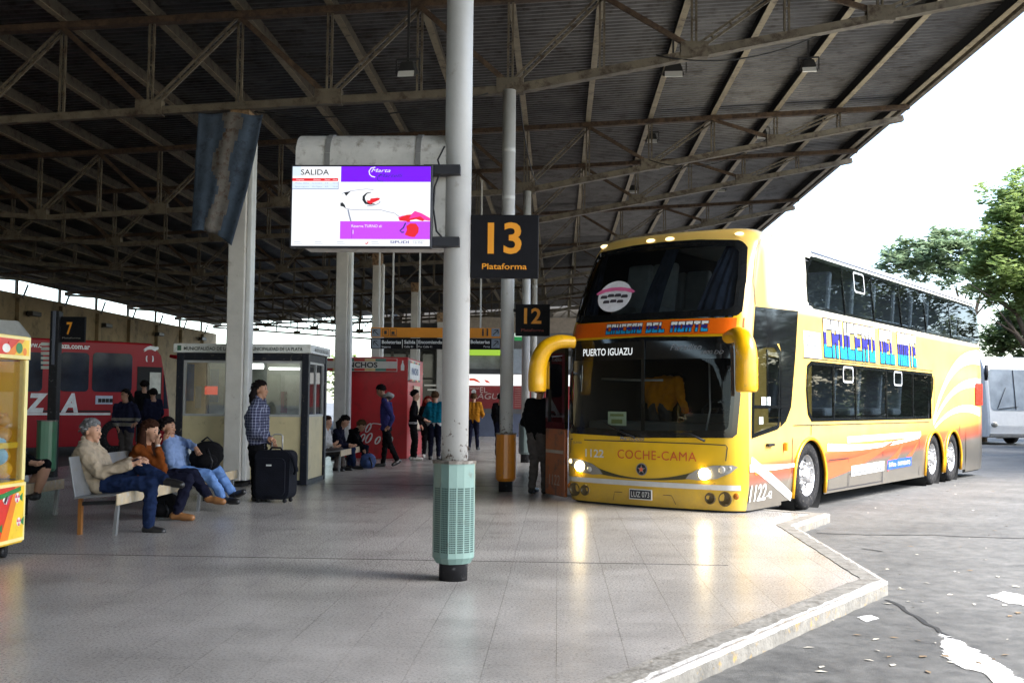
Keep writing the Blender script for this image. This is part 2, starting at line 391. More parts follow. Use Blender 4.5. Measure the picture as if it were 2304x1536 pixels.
# puddles lying along the crack, and scattered dry leaves
M_PUD = mat('still water', (.05, .05, .05), .03, var=0, rvar=0, spec=1.0)
M_PALE = mat('pale sky reflection', (.78, .78, .76), .6, var=.1, scale=10)  # flat white for sky mirrored in the puddles
def patch_material():
    m = bpy.data.materials.new('painted sky reflection'); m.use_nodes = True; nt = m.node_tree; N = nt.nodes; L = nt.links; b = N['Principled BSDF']
    b.inputs['Base Color'].default_value = (.74, .74, .72, 1); b.inputs['Roughness'].default_value = .6  # bright sky mirrored in the puddles, painted as matt white
    at_ = N.new('ShaderNodeAttribute'); at_.attribute_name = 'core'; tc = N.new('ShaderNodeTexCoord')
    n1 = N.new('ShaderNodeTexNoise'); n1.inputs['Scale'].default_value = 7; n1.inputs['Detail'].default_value = 9; n1.inputs['Roughness'].default_value = .72; L.new(tc.outputs['Object'], n1.inputs['Vector'])
    a_ = N.new('ShaderNodeMath'); a_.operation = 'MULTIPLY_ADD'; a_.inputs[1].default_value = .42; L.new(at_.outputs['Fac'], a_.inputs[0]); L.new(n1.outputs[0], a_.inputs[2])
    r_ = N.new('ShaderNodeMapRange'); r_.inputs[1].default_value = .64; r_.inputs[2].default_value = .70; L.new(a_.outputs[0], r_.inputs[0])
    tr = N.new('ShaderNodeBsdfTransparent'); ms = N.new('ShaderNodeMixShader'); L.new(r_.outputs[0], ms.inputs[0]); L.new(tr.outputs[0], ms.inputs[1]); L.new(b.outputs[0], ms.inputs[2]); L.new(ms.outputs[0], N['Material Output'].inputs[0]); return m
M_PATCH = patch_material()
def puddle(pts):
    """puddle on the asphalt, its sky reflection painted white; its edge is frayed by noise between core and rim"""
    P = [gnd(x, y, ZR + .005) for x, y in pts]; c = sum(P, Vector()) / len(P); n = len(P)
    vs = [c + (p - c) * 1.22 for p in P] + [c + (p - c) * .80 for p in P] + [c]
    fs = [(i, (i + 1) % n, (i + 1) % n + n, i + n) for i in range(n)] + [(i + n, (i + 1) % n + n, 2 * n) for i in range(n)]
    o = MB().add(vs, fs).build('puddle', M_PATCH, fix=False)
    at_ = o.data.attributes.new('core', 'FLOAT', 'POINT')
    for i in range(2 * n + 1): at_.data[i].value = 0.0 if i < n else (.75 if i < 2 * n else 1.0)
    return structure(o)
puddle([(2118, 1425), (2160, 1440), (2210, 1470), (2262, 1500), (2330, 1555), (2250, 1550), (2215, 1512), (2160, 1498), (2128, 1476), (2120, 1452)])
puddle([(2222, 1340), (2262, 1330), (2330, 1345), (2330, 1368), (2260, 1352)])
puddle([(1928, 1387), (1960, 1382), (1978, 1390), (1950, 1397)])
mb = MB(); rnd = random.Random(4)
for i in range(150):
    px, py = rnd.uniform(1800, 2500), 1085 + 440 * rnd.random() ** 1.3
    if px < 1700 + (1536 - py) * .95 and py > 1180 or py < 1215 and px < 1890: continue
    p = gnd(px, py, ZR + .004); a = rnd.uniform(0, 6.28); s = rnd.uniform(.012, .042)
    c, n_ = math.cos(a) * s, math.sin(a) * s; w = rnd.uniform(.35, .7)
    mi = 0 if rnd.random() < .6 else 1
    mb.add([p + Vector((c, n_, .002)), p + Vector((-n_ * w, c * w, .003)), p + Vector((-c, -n_, .002)), p + Vector((n_ * w, -c * w, .006))], [(0, 1, 2, 3)], mi)
o = mb.build('leaf_litter', [mat('dry pale leaf', (.62, .58, .48), .7), mat('dry brown leaf', (.20, .14, .08), .8)], fix=False); o['kind'] = 'stuff'
tag(o, 'scattered dry leaves and scraps lying on the asphalt bus yard', 'leaves')

# ================================================================ ROOF
TX0, TP = -0.85, 1.55                            # truss nodes across the hall
def z_top(x): return 8.43 + .055 * x             # underside of purlins
def z_bot(x):
    if x < -13: return 6.036 + (-13 - x) / 12.8 * .82
    return 6.74 + (.195 if x > -.87 else .058) * (x + .87)
X_WALL, X_EAVE = -25.8, 8.62
M_STEEL = mat('old cream steel paint', (.128, .106, .074), .6, var=.3, scale=3, dirt=(.04, .022, .012), dirt_amt=.5, bump=.2)
M_RUST = mat('rusty steel', (.085, .053, .030), .75, var=.4, scale=5, dirt=(.04, .022, .012), dirt_amt=.7, bump=.3)
M_DECK = mat('weathered roof sheet', (.115, .110, .105), .42, metal=.75, var=.3, scale=1.2, dirt=(.06, .052, .045), dirt_amt=.5)
M_PURL = mat('cream beam flange', (.27, .225, .15), .6, var=.25, scale=3, dirt=(.07, .045, .03), dirt_amt=.35)
M_DARKST = mat('dark steel', (.015, .015, .016), .7, spec=.2)
roof = thing('station_roof', 'large dark corrugated metal canopy roof spanning the whole bus station', 'roof', (0, 20, 8))
def world_child(mb, name, m, par, **kw):
    l = par.location; mb.v = [(v[0] - l.x, v[1] - l.y, v[2] - l.z) for v in mb.v]; return mb.build(name, m, par, **kw)
mb = MB(); Y0, Y1, pit = -40.0, 80.0, .19; vs = []; n = int((Y1 - Y0) / pit)
prof = []
for i in range(n):
    y = Y0 + i * pit; prof += [(y, .0), (y + .055, .0), (y + .085, .045), (y + .16, .045)]
for x in (X_WALL - .6, X_EAVE + .25):
    zz = z_top(x) + .27; vs += [(x, y, zz + h) for y, h in prof]
k = len(prof)
mb.add(vs, [(i, i + 1, k + i + 1, k + i) for i in range(k - 1)], 0)
world_child(mb, 'roof_deck', M_DECK, roof, fix=False)
for i in range(-16, 7):
    x = TX0 + TP * i
    if x > X_EAVE: continue
    z = z_top(x) + .005; mb = MB()
    mb.box((x, (Y0 + Y1) / 2, z + .13), (.055, Y1 - Y0, .24), 0); mb.box((x, (Y0 + Y1) / 2, z + .006), (.125, Y1 - Y0, .014), 1)
    world_child(mb, 'roof_beam', [M_DARKST if i > 0 else M_STEEL, M_PURL], roof)
mb = MB(); mb.box((X_EAVE + .05, (Y0 + Y1) / 2, z_top(X_EAVE) + .13), (.10, Y1 - Y0, .26), 0); world_child(mb, 'eave_beam', M_STEEL, roof)
mb = MB(); mb.box((X_EAVE + .28, (Y0 + Y1) / 2, z_top(X_EAVE) + .26), (.03, Y1 - Y0, .22), 0); world_child(mb, 'eave_strip', mat('pale gutter', (.30, .32, .36), .5), roof)

TRUSS_Y = [(17.8, 'nearest truss in view, its lower chord passing just above the hanging flag'),
           (26.4, 'second truss from the camera, resting on the column with the grey bin'),
           (31.0, 'third truss from the camera, just behind the one on the grey bin column'),
           (38.5, 'fourth truss from the camera, lower chord showing just above the bus roof'),
           (46.5, 'fifth truss from the camera, above the ticket office front'),
           (54.5, 'sixth truss from the camera, in the dark far half of the roof'),
           (62.5, 'seventh truss from the camera, deep in the dark roof'),
           (70.5, 'last truss but one at the far end of the roof'),
           (78.5, 'farthest truss, at the open bright far end of the roof')]
def lattice(mb, a, b, w, gap, dn=.34):
    """two slim bars with battens between them"""
    a, b = Vector(a), Vector(b); d = (b - a).normalized(); s = d.cross(Vector((0, 1, 0))).normalized()
    for sg in (-1, 1): mb.bar(a + s * sg * gap / 2, b + s * sg * gap / 2, w, .045, 0, up=(0, 1, 0))
    L_ = (b - a).length; n = max(2, int(L_ / dn))
    for i in range(1, n):
        p = a + d * (L_ * i / n); mb.bar(p - s * gap / 2, p + s * gap / 2, .03, .05, 0, up=(0, 1, 0))
for ti, (ty, lab) in enumerate(TRUSS_Y):
    t = thing('roof_truss', lab, 'truss', (TX0, ty, 6.74), 0, 'steel trusses carrying the station roof')
    far = ty > 40; base = Vector((TX0, ty, 6.74))
    def child(mb, name, m):
        mb.v = [tuple(Vector(v) - base) for v in mb.v]; return mb.build(name, m, t)
    mb = MB(); mb.bar((X_WALL, ty, z_top(X_WALL) - .07), (X_EAVE, ty, z_top(X_EAVE) - .07), .16, .11); child(mb, 'top_chord', M_RUST)
    mb = MB(); xe = X_EAVE - .15
    mb.bar((X_WALL, ty, z_bot(X_WALL)), (-13, ty, z_bot(-13)), .12, .12); mb.bar((-13, ty, z_bot(-13)), (-.87, ty, z_bot(-.87)), .13, .13); mb.bar((-.87, ty, z_bot(-.87)), (xe, ty, z_bot(xe)), .13, .13)
    mb.bar((-.87, ty, z_bot(-.87) - .082), (xe, ty, z_bot(xe) - .072), .18, .012)
    child(mb, 'bottom_chord', M_STEEL)
    for i in range(-16, 6):
        x = TX0 + TP * i
        if x < X_WALL + .3: continue
        zb, zt = z_bot(x) + .075, z_top(x) - .13
        if zt - zb > .12:
            mb = MB(); lattice(mb, (x, ty, zb), (x, ty, zt), .035, .075) if not far else mb.bar((x, ty, zb), (x, ty, zt), .08, .05)
            child(mb, 'post', M_STEEL)
        x2 = x + TP
        if i < 5:
            a, b = ((x, z_bot(x) + .07), (x2, z_top(x2) - .12)) if i % 2 == 0 else ((x, z_top(x) - .12), (x2, z_bot(x2) + .07))
            mb = MB()
            if far: mb.bar((a[0], ty, a[1]), (b[0], ty, b[1]), .09, .05)
            elif i % 2 == 0: lattice(mb, (a[0], ty, a[1]), (b[0], ty, b[1]), .04, .085)
            else: mb.bar((a[0], ty, a[1]), (b[0], ty, b[1]), .05, .09, up=(0, 1, 0)); mb.bar((a[0], ty - .05, a[1]), (b[0], ty - .05, b[1]), .09, .02, up=(0, 1, 0))
            child(mb, 'brace', M_RUST if i % 2 else M_STEEL)
        if i % 2 == 0:
            mb = MB(); mb.box((x, ty, z_bot(x) + .06), (.46, .17, .26), 0); child(mb, 'gusset', M_STEEL)
# floodlights under the roof beams
M_LAMPB = mat('lamp housing', (.03, .03, .03), .5); M_LAMPG = mat('lamp face glass', (.75, .75, .72), .2, var=0)
def floodlight(px, py, Y, lab, sc=1.0):
    p = at(px, py, Y); t = thing('floodlight', lab, 'floodlight', p, R(random.uniform(-8, 8)), 'floodlights under the roof')
    mb = MB(); s = sc
    mb.add([(-.17 * s, -.08 * s, -.12 * s), (.17 * s, -.08 * s, -.12 * s), (.17 * s, .16 * s, -.02 * s), (-.17 * s, .16 * s, -.02 * s), (-.10 * s, -.02 * s, .14 * s), (.10 * s, -.02 * s, .14 * s), (.10 * s, .12 * s, .16 * s), (-.10 * s, .12 * s, .16 * s)],
           [(0, 1, 2, 3), (4, 7, 6, 5), (0, 4, 5, 1), (1, 5, 6, 2), (2, 6, 7, 3), (3, 7, 4, 0)], 0)
    mb.build('housing', M_LAMPB, t, bevel=.012)
    m2 = MB(); m2.box((-.0, -.075 * s, -.085 * s), (.27 * s, .02, .11 * s), 0, Matrix.Rotation(R(-25), 3, 'X')); m2.build('lamp_face', M_LAMPG, t)
    m3 = MB(); top = z_top(p.x) - p.z
    m3.bar((0, .06, .12 * s), (0, .06, max(.2, top)), .04, .03); m3.bar((-.2 * s, .06, -.05), (-.2 * s, .06, .2 * s), .02, .03); m3.bar((.2 * s, .06, -.05), (.2 * s, .06, .2 * s), .02, .03)
    m3.bar((-.2 * s, .06, .2 * s), (.2 * s, .06, .2 * s), .02, .03)
    m3.build('bracket', M_LAMPB, t)
for a in ((1515, 158, 20.5, 'large floodlight left of the pair nearest the camera under the right side of the roof', 1.25),
          (1820, 150, 21.0, 'large floodlight nearest the bright roof edge, above the bus'),
          (1466, 312, 28.5, 'floodlight hanging behind the second truss, left one'),
          (1714, 302, 28.8, 'floodlight hanging behind the second truss, close to the roof edge'),
          (1424, 427, 36, 'small dark floodlight seen just above the bus left roof corner'),
          (1622, 424, 36.5, 'small floodlight above the middle of the bus roof'),
          (916, 158, 17.3, 'small pale floodlight standing on the nearest truss left of the tall near column')):
    floodlight(*a)

# ================================================================ COLUMNS
M_WCOL = mat('white column paint', (.49, .485, .47), .40, var=.10, scale=2.2, dirt=(.24, .19, .14), dirt_amt=-.02, bump=.06, zdirt=((.06, .028, .015), .92, 1.45))
M_PIPE = mat('white pipe paint', (.54, .54, .52), .45, var=.12, scale=3)
M_WCOL2 = mat('grimy column paint', (.50, .475, .43), .5, var=.12, scale=2.5, dirt=(.22, .18, .14), dirt_amt=.08, bump=.1)
M_BLK = mat('black paint', (.012, .012, .014), .5, spec=.25, var=.25, dirt=(.25, .25, .26), dirt_amt=.1, scale=9)
M_GRIME = mat('flaking grimy base', (.55, .53, .49), .6, var=.2, scale=9, dirt=(.075, .035, .018), dirt_amt=.62, bump=.5)
def round_column(x, y, r, lab, ztop=None, grime=True, m=None):
    t = thing('canopy_column', lab, 'column', (x, y, 0), 0, 'round columns along the platform edge')
    zt = (z_bot(x) - .07 if ztop is None else ztop); m = m or M_WCOL
    MB().lathe((0, 0, 0), [(0, .42), (r, .42), (r, zt), (0, zt)], 40, 0).build('shaft', m, t)
    MB().lathe((0, 0, 0), [(0, 0), (r * 1.05, 0), (r * 1.05, .425), (0, .425)], 40, 0).build('base', M_BLK, t)
    for z in (zt - 1.85, zt - 1.05): MB().lathe((0, 0, 0), [(r * 1.012, z), (r * 1.012, z + .05), (r, z + .06)], 40, 0).build('joint_ring', M_PIPE, t)
    return t
round_column(-.85, 8.82, .112, 'tall white round column nearest the camera, carrying the television and the 13 sign', z_top(-.85))
round_column(-.85, 17.6, .11, 'white round column behind the 13 sign, with an orange bin round its foot')
round_column(-.80, 26.2, .10, 'white round column behind the 12 sign, with a grey bin at its foot', grime=False)
round_column(-.95, 31.0, .10, 'slim white round column just right of and behind the grey bin column', grime=False, m=M_WCOL2)
round_column(-.88, 38.5, .10, 'farthest slim round column beside the bus mirror', grime=False, m=M_WCOL2)
# far building below supplies the rest of that row
def square_column(x, y, w, lab, zt=None):
    t = thing('square_column', lab, 'column', (x, y, 0), 0, 'square columns down the middle of the hall')
    h = w / 2; zt = zt or z_bot(x) - .07
    MB().box((0, 0, (zt - .35) / 2 + .05), (w * .82, w, zt - .45), 0).build('shaft', M_WCOL2, t, bevel=.02)
    MB().box((h * .82 + .045, 0, (zt - .35) / 2 + .05), (.085, w * .7, zt - .45), 0).build('drain_pipe', M_PIPE, t, bevel=.02)
    MB().box((0, 0, .03), (w * 1.05, w * 1.1, .06), 0).build('foot', M_DARKST, t)
    MB().box((0, 0, zt - .2), (w * .9, w * 1.05, .4), 0).build('head', mat('rusty column head', (.30, .19, .10), .7, var=.3, dirt=(.07, .035, .02), dirt_amt=.6), t)
square_column(-5.47, 17.95, .36, 'square cream column in front of the municipal booth, flag hanging from its top')
square_column(-5.40, 26.4, .36, 'square pale column in front of the red snack kiosk')
square_column(-6.05, 35.2, .34, 'square pale column at the left end of the hanging direction sign')
square_column(-5.95, 43.8, .34, 'square pale column behind the middle of the hanging direction sign')
square_column(-4.95, 44.6, .34, 'greenish pale column beside the teal sweater woman', 5.2)

# cables slung under the roof
M_CAB = mat('black cable', (.01, .01, .01), .7)
for k, (p, q, sag, lab) in enumerate((((1.6, 17.7, 7.3), (4.9, 17.9, 8.0), .35, 'thin black cable looping below the nearest truss on its right side'), ((2.2, 26.3, 7.5), (5.2, 26.5, 8.1), .4, 'thin black cable looping below the second truss'), ((-.7, 17.6, 6.6), (-.45, 26.2, 6.9), .5, 'thin black cable slung between the two columns behind the signs'), ((-5.2, 17.7, 6.35), (-1.2, 17.5, 6.6), .22, 'black cable running along the nearest truss from the flag column'))):
    p, q = Vector(p), Vector(q); c = MB().tube([p.lerp(q, t / 12) - Vector((0, 0, sag * 4 * (t / 12) * (1 - t / 12))) for t in range(13)], .012, 6).build('cable', M_CAB); tag(c, lab, 'cable', 'cables under the roof')
# litter bins fixed round the round columns
def bin_(x, y, r, z0, z1, col, lab, perforated=True):
    t = thing('litter_bin', lab, 'bin', (x, y, 0), 0, 'bins fixed round the columns')
    ring = []
    for k in range(24):                          # octagon-ish front with rounded back
        a = 2 * math.pi * k / 24; q = 1.0 if math.sin(a) > .2 else 1 / max(.80, abs(math.cos(((a + math.pi / 3) % (math.pi / 1.5)) - math.pi / 3)) ** .35)
        ring.append((math.cos(a) * r, math.sin(a) * r * .95))
    ring = [(-r, .0), (-r * .99, -r * .22), (-r * .90, -r * .45), (-r * .55, -r * .80), (-.16 * r, -r * 1.02), (r * .22, -r * .93), (r * .55, -r * .78), (r * .82, -r * .55), (r * .97, -r * .26), (r, .0)]
    ring += [(math.cos(math.pi * k / 9) * r, math.sin(math.pi * k / 9) * r) for k in range(1, 9)]
    mb = MB(); n = len(ring)
    def band(za, zb, s0=1.0, s1=1.0, mi=0):
        mb.add([(a * s0, b * s0, za) for a, b in ring] + [(a * s1, b * s1, zb) for a, b in ring], [(i, (i + 1) % n, (i + 1) % n + n, i + n) for i in range(n)], mi)
    band(z0 + .05, z1, 1, 1); band(z0, z0 + .05, .82, 1)
    mb.poly([(a * .82, b * .82, z0) for a, b in ring], 0)
    mcol = mat('bin paint ' + lab[:14], col, .35, var=.1, scale=4, dirt=(.1, .1, .09), dirt_amt=.12)
    body_ = mb
    mb = MB(); band(z1, z1 + .025, 1.05, 1.05, 0); band(z1 + .025, z1 + .025, 1.05, .6, 0); mb.build('rim', mat('dark bin rim', (.10, .085, .07), .5, dirt=(.3, .28, .25), dirt_amt=.3), t)
    mb = body_
    if perforated:
        for (p, q) in ((4, 5), (5, 6), (6, 7), (7, 8), (2, 3), (3, 4)):
            a, b = Vector(ring[p] + (0,)), Vector(ring[q] + (0,)); d = (b - a); nrm = Vector((d.y, -d.x, 0)).normalized(); L_ = d.length
            cols = 4; rows = 30
            for i in range(cols):
                for j in range(rows):
                    c = a + d * ((i + 1) / (cols + 1)) + nrm * .002; zz = z0 + .10 + (z1 - z0 - .30) * j / (rows - 1); s = .0052; e = d.normalized() * s
                    mb.add([c - e + Vector((0, 0, zz - s)), c + e + Vector((0, 0, zz - s)), c + e + Vector((0, 0, zz + s)), c - e + Vector((0, 0, zz + s))], [(0, 1, 2, 3)], 1)
    mb.build('body', [mcol, mat('bin hole dark', (.03, .06, .055), .9)], t, smooth=False)
    return t
bin_(-.85, 8.82, .172, .14, .95, (.165, .26, .235), 'pale mint green perforated metal bin round the foot of the nearest column')
bin_(-.85, 17.6, .168, .17, .93, (.50, .17, .012), 'orange metal bin round the foot of the second column', False)
bin_(-.80, 26.2, .16, .20, .93, (.13, .17, .17), 'grey green metal bin beside the bus mirror, on the third column', False)

# ================================================================ LEFT WALL
M_WALLB = mat('old ochre render', (.30, .24, .15), .85, var=.3, scale=.6, dirt=(.12, .10, .07), dirt_amt=.4, bump=.2)
ew = thing('end_wall', 'dim wall closing the far right end of the roofed hall', 'wall', (-2.5, 80.2, 0))
MB().box((0, .15, 4.65), (21.5, .3, 9.3), 0).build('panel', mat('dim end wall', (.10, .09, .075), .8, var=.3, scale=.7), ew)
for k in range(6): MB().box((-9.5 + 3.8 * k, -.1, 4.2), (.35, .2, 8.4), 0).build('pilaster', MATS['dim end wall'], ew)
wl = thing('perimeter_wall', 'long dim ochre wall behind the red bus, with a bright open strip under the roof', 'wall', (X_WALL, 50, 0))
MB().box((-.15, -30.7, 3.15), (.3, 120, 6.55), 0).build('panel', M_WALLB, wl)
for k in range(12):
    y = -22.4 + 4.4 * k
    mb = MB(); mb.box((.10, y, 3.1), (.2, .32, 6.2), 0); mb.build('pilaster', M_WALLB, wl)
    mb = MB(); mb.box((-.05, y, 6.75), (.10, .16, .66), 0); mb.bar((.1, y + .1, 5.9), (.25, y + .5, 6.9), .07, .07); mb.build('strut', M_STEEL, wl)
for k, (px, py) in enumerate(((72, 706), (236, 732), (355, 752), (452, 762))):
    p = onx(px, py, X_WALL + .2); t = thing('wall_lamp', ['dark lamp on the ochre wall, leftmost, above the red bus', 'dark lamp on the ochre wall right of the number 7 sign', 'dark lamp on the ochre wall above the greyhound emblem', 'dark lamp on the ochre wall above the booth sign'][k], 'lamp', p, 0, 'lamps along the ochre wall')
    MB().box((.12, 0, 0), (.3, .9, .22), 0).build('housing', M_LAMPB, t, bevel=.03); MB().bar((-.2, 0, -.1), (.1, 0, 0), .08, .08).build('bracket', M_LAMPB, t)
# ================================================================ FIXTURES
KE = 1.0 / 2 ** EXPOSURE
def em(name, srgb, gain=1.0):
    c = lin(srgb); return emit(name, c, KE * gain)
def flat(name, srgb, rough=.5, **kw): return mat(name, lin(srgb), rough, **kw)
EX, EZ = Vector((1, 0, 0)), Vector((0, 0, 1))
# ---------------- television on the near column
tl, br_ = at(655, 371, 8.55), at(971, 558, 8.55)
cx, cz = (tl.x + br_.x) / 2, (tl.z + br_.z) / 2; tw, th = br_.x - tl.x, tl.z - br_.z
tv = thing('television', 'large lit flat screen showing departures and a purple advertisement, on the near column', 'screen', (cx, 8.55, cz), 0)
MB().box((0, .035, 0), (tw, .07, th), 0).build('casing', mat('tv plastic', (.012, .012, .018), .3), tv, bevel=.006)
def sc(u, v, d=.004): return Vector(((u - .5) * (tw - .03), -d, (.5 - v) * (th - .03)))
class Scr(MB):
    def rect(self, u0, v0, u1, v1, mi, d): return self.add([sc(u0, v1, d), sc(u1, v1, d), sc(u1, v0, d), sc(u0, v0, d)], [(0, 1, 2, 3)], mi)
    def text(self, s, u, v, h, mi, d, w=None, **kw):
        put_text(self, s, sc(u, v, d), EX, EZ, h * (th - .03), mi, width=None if w is None else w * (tw - .03), **kw)
    def line(self, pts, w, mi, d):
        P = [sc(u, v, d) for u, v in pts]; n = len(P); vs = []
        ww = w if hasattr(w, '__len__') else [w] * n
        for i, p in enumerate(P):
            t = (P[min(i + 1, n - 1)] - P[max(i - 1, 0)]).normalized(); s = Vector((-t.z, 0, t.x)) * ww[i] * th / 2
            vs += [p + s, p - s]
        return self.add(vs, [(2 * i, 2 * i + 1, 2 * i + 3, 2 * i + 2) for i in range(n - 1)], mi)
    def blob(self, pts, mi, d): return self.poly([sc(u, v, d) for u, v in pts], mi)
sm = [em('screen white', (248, 250, 255), 1.15), em('screen purple', (122, 0, 255), 1.1), em('screen violet', (205, 75, 250), 1.1), em('screen red', (232, 30, 45), 1.1),
      em('screen ink', (35, 40, 45)), em('screen blue ink', (45, 50, 140)), em('screen pink', (255, 60, 170), 1.1), em('screen pale blue', (222, 238, 255), 1.1), em('screen grey', (150, 160, 180))]
s_ = Scr(); s_.rect(0, 0, 1, 1, 0, .002)
s_.rect(.0, .0, .06, .12, 7, .003); s_.rect(0, .2, .335, .285, 7, .003)
s_.text('SALIDA', .06, .105, .068, 4, .005, w=.205, bold=.012)
s_.rect(0, .148, .332, .185, 3, .005)
for u, w, t in ((.03, .055, 'Empresa'), (.155, .05, 'Destino'), (.235, .04, 'Sector'), (.295, .03, 'Hora')): s_.text(t, u, .176, .018, 0, .007, w=w)
for v, r in ((.218, ('Plaza, Este', 'La Costera', '12', '16:15')), (.262, ('Expreso Argentino', 'Mar Chiquita', '10', '16:25'))):
    for u, w, t in zip((.02, .145, .24, .295), (.10, .07, .02, .035), r): s_.text(t, u, v, .016, 8, .005, w=w)
s_.line([(0, .286), (.335, .286)], .006, 5, .005); s_.line([(.335, .19), (.335, .286)], .004, 5, .005)
s_.rect(.352, 0, 1, .195, 1, .004)
s_.rect(.352, .69, 1, .915, 2, .004)
s_.text('Marta', .57, .072, .045, 0, .006, w=.14, shear=.35); s_.line([(.60, .01), (.57, .02), (.555, .06), (.56, .10), (.575, .125), (.60, .135)], .012, 0, .006)
s_.text('Martelli', .625, .135, .042, 5, .006, w=.175, shear=.4); s_.line([(.64, .10), (.62, .125), (.615, .165), (.63, .185), (.66, .19)], .008, 5, .006)
s_.text('Reserva TURNO al:', .435, .768, .035, 0, .006, w=.22); s_.text('1', .445, .85, .05, 0, .006); s_.line([(.438, .72), (.438, .91)], .003, 5, .006)
s_.text('SIPUDI', .715, .968, .034, 5, .006, w=.135, bold=.015); s_.text('16:06', .88, .972, .03, 8, .006, w=.07); s_.line([(.875, .935), (.965, .935)], .004, 8, .006)
s_.line([(.537, .965), (.545, .98), (.558, .95)], .012, 3, .006)
for u in (.02, .17, .33, .58): s_.line([(u, .95), (u + .05, .95)], .005, 8, .006); s_.line([(u, .975), (u + .06, .975)], .004, 8, .006)
# line drawing of a reclining figure with red flowers
s_.line([(.36, .345), (.39, .325), (.43, .31), (.48, .295), (.54, .285), (.59, .295)], .006, 8, .006)
s_.blob([(.375, .325), (.405, .325), (.428, .305), (.41, .34), (.392, .375)], 4, .006)
s_.line([(.575, .325), (.54, .34), (.52, .38), (.52, .42), (.535, .46), (.565, .475), (.60, .475)], [.006, .015, .03, .035, .03, .02, .01], 4, .006)
s_.blob([(.54, .43), (.565, .43), (.57, .405), (.62, .395), (.64, .40), (.63, .425), (.60, .45), (.57, .475), (.55, .46)], 3, .007)
s_.line([(.545, .50), (.58, .495), (.62, .475), (.64, .45), (.63, .435)], .010, 8, .006)
s_.blob([(.352, .46), (.368, .455), (.385, .49), (.392, .535), (.375, .51), (.352, .50)], 4, .006)
s_.line([(.39, .53), (.43, .545), (.50, .55), (.56, .55), (.64, .545), (.69, .57), (.745, .59), (.78, .635)], .007, 8, .006)
s_.line([(.408, .545), (.418, .62), (.43, .69)], .018, 8, .006)
s_.blob([(.77, .64), (.80, .62), (.86, .61), (.89, .56), (.94, .59), (1.0, .65), (1.0, .685), (.95, .675), (.92, .66), (.88, .66), (.85, .685), (.78, .685)], 6, .006)
s_.blob([(.775, .65), (.83, .61), (.865, .605), (.85, .66), (.93, .63), (.96, .67), (.95, .69), (.90, .665), (.855, .68), (.86, .70), (.835, .70), (.83, .69), (.79, .685)], 3, .008)
s_.line([(.825, .71), (.81, .77), (.785, .81), (.80, .83), (.815, .825)], .016, 5, .007)
s_.blob([(.83, .75), (.86, .715), (.90, .72), (.92, .77), (.918, .83), (.89, .89), (.86, .885), (.82, .86), (.835, .80)], 3, .007)
s_.map(lambda p: p); s_.build('screen', sm, tv, fix=False)
# old sheet-metal housing behind it
hl, hr = at(664, 400, 8.75), at(1003, 400, 8.75)
hs = thing('screen_housing', 'pale curved sheet metal hood behind the lit television', 'housing', (0, 8.75, 0), 0)
zf, zt2, zb2 = at(700, 345, 8.75).z, at(800, 306, 9.0).z, at(980, 545, 8.75).z
prof = [(0, zb2), (0, zf)] + [(.30 * (1 - math.cos(a)) , zf + (zt2 - zf) * math.sin(a)) for a in [math.pi / 2 * k / 8 for k in range(1, 9)]] + [(.62, zt2 - .02), (.62, zb2)]
M_HOOD = mat('pale hood sheet', (.52, .50, .46), .5, var=.15, scale=5, dirt=(.22, .19, .15), dirt_amt=.35)
MB().poly([(hl.x, y, z) for y, z in prof], 0, (hr.x - hl.x, 0, 0)).build('shell', M_HOOD, hs)
for px in (736, 940):
    mb = MB()
    xx = at(px, 340, 8.74).x; mb.bar((xx, -.006, zb2), (xx, -.006, zf), .045, .008, 0, up=(0, 1, 0))
    for (y0, z0), (y1, z1) in zip(prof[1:8], prof[2:9]): mb.bar((xx, y0, z0 + .004), (xx, y1, z1 + .004), .045, .01)
    mb.build('strap', mat('grey strap', (.17, .165, .155), .6), hs)
mb = MB()
for py in (388, 548): q = at(1000, py, 8.75).z; mb.box((hr.x - .02, -.06, q), (.30, .14, .075))
mb.build('bracket', mat('black bracket', (.012, .012, .018), .5), hs)
cab = [at(1000, 330, 8.72), at(985, 360, 8.66), at(992, 385, 8.64), at(978, 420, 8.64), at(975, 470, 8.64), at(982, 520, 8.64), at(1000, 540, 8.66)]
cb = MB().tube([v - Vector((0, 8.75, 0)) for v in cab], .008, 6).build('cable', M_BLK, hs)
# ---------------- platform number signs
M_SIGNB = mat('dark sign face', (.006, .006, .008), .6, var=.3, scale=8, spec=.15); M_SIGNO = mat('orange lettering', lin((228, 148, 20)), .5, var=.05)
M_SIGNR = mat('faded red lettering', lin((120, 45, 30)), .6); M_WHITE = mat('white lettering', (.72, .72, .70), .5, var=.05)
def platform_sign(px0, py0, px1, py1, Y, num, word, lab, wm, nb=(.25, .13, .75, .60), wb=(.17, .77, .83, .86)):
    a, b = at(px0, py0, Y), at(px1, py1, Y); w, h = b.x - a.x, a.z - b.z
    t = thing('platform_sign', lab, 'sign', ((a.x + b.x) / 2, Y, (a.z + b.z) / 2), 0, 'platform number signs')
    MB().box((0, .03, 0), (w, .06, h), 0).build('panel', M_SIGNB, t, bevel=.006)
    def P(u, v): return Vector(((u - .5) * w, -.004, (.5 - v) * h))
    mb = MB(); put_text(mb, num, P(nb[0], nb[3]), EX, EZ, (nb[3] - nb[1]) * h, 0, width=(nb[2] - nb[0]) * w, bold=.022); mb.build('number', M_SIGNO, t, fix=False)
    mb = MB(); put_text(mb, word, P(wb[0], wb[3]), EX, EZ, (wb[3] - wb[1]) * h, 0, width=(wb[2] - wb[0]) * w, bold=.012)
    mb.build('lettering', wm, t, fix=False)
    MB().box((-w / 2 - .03, .03, h * .3), (.08, .04, .05)).build('clamp', M_DARKST, t)
    return t
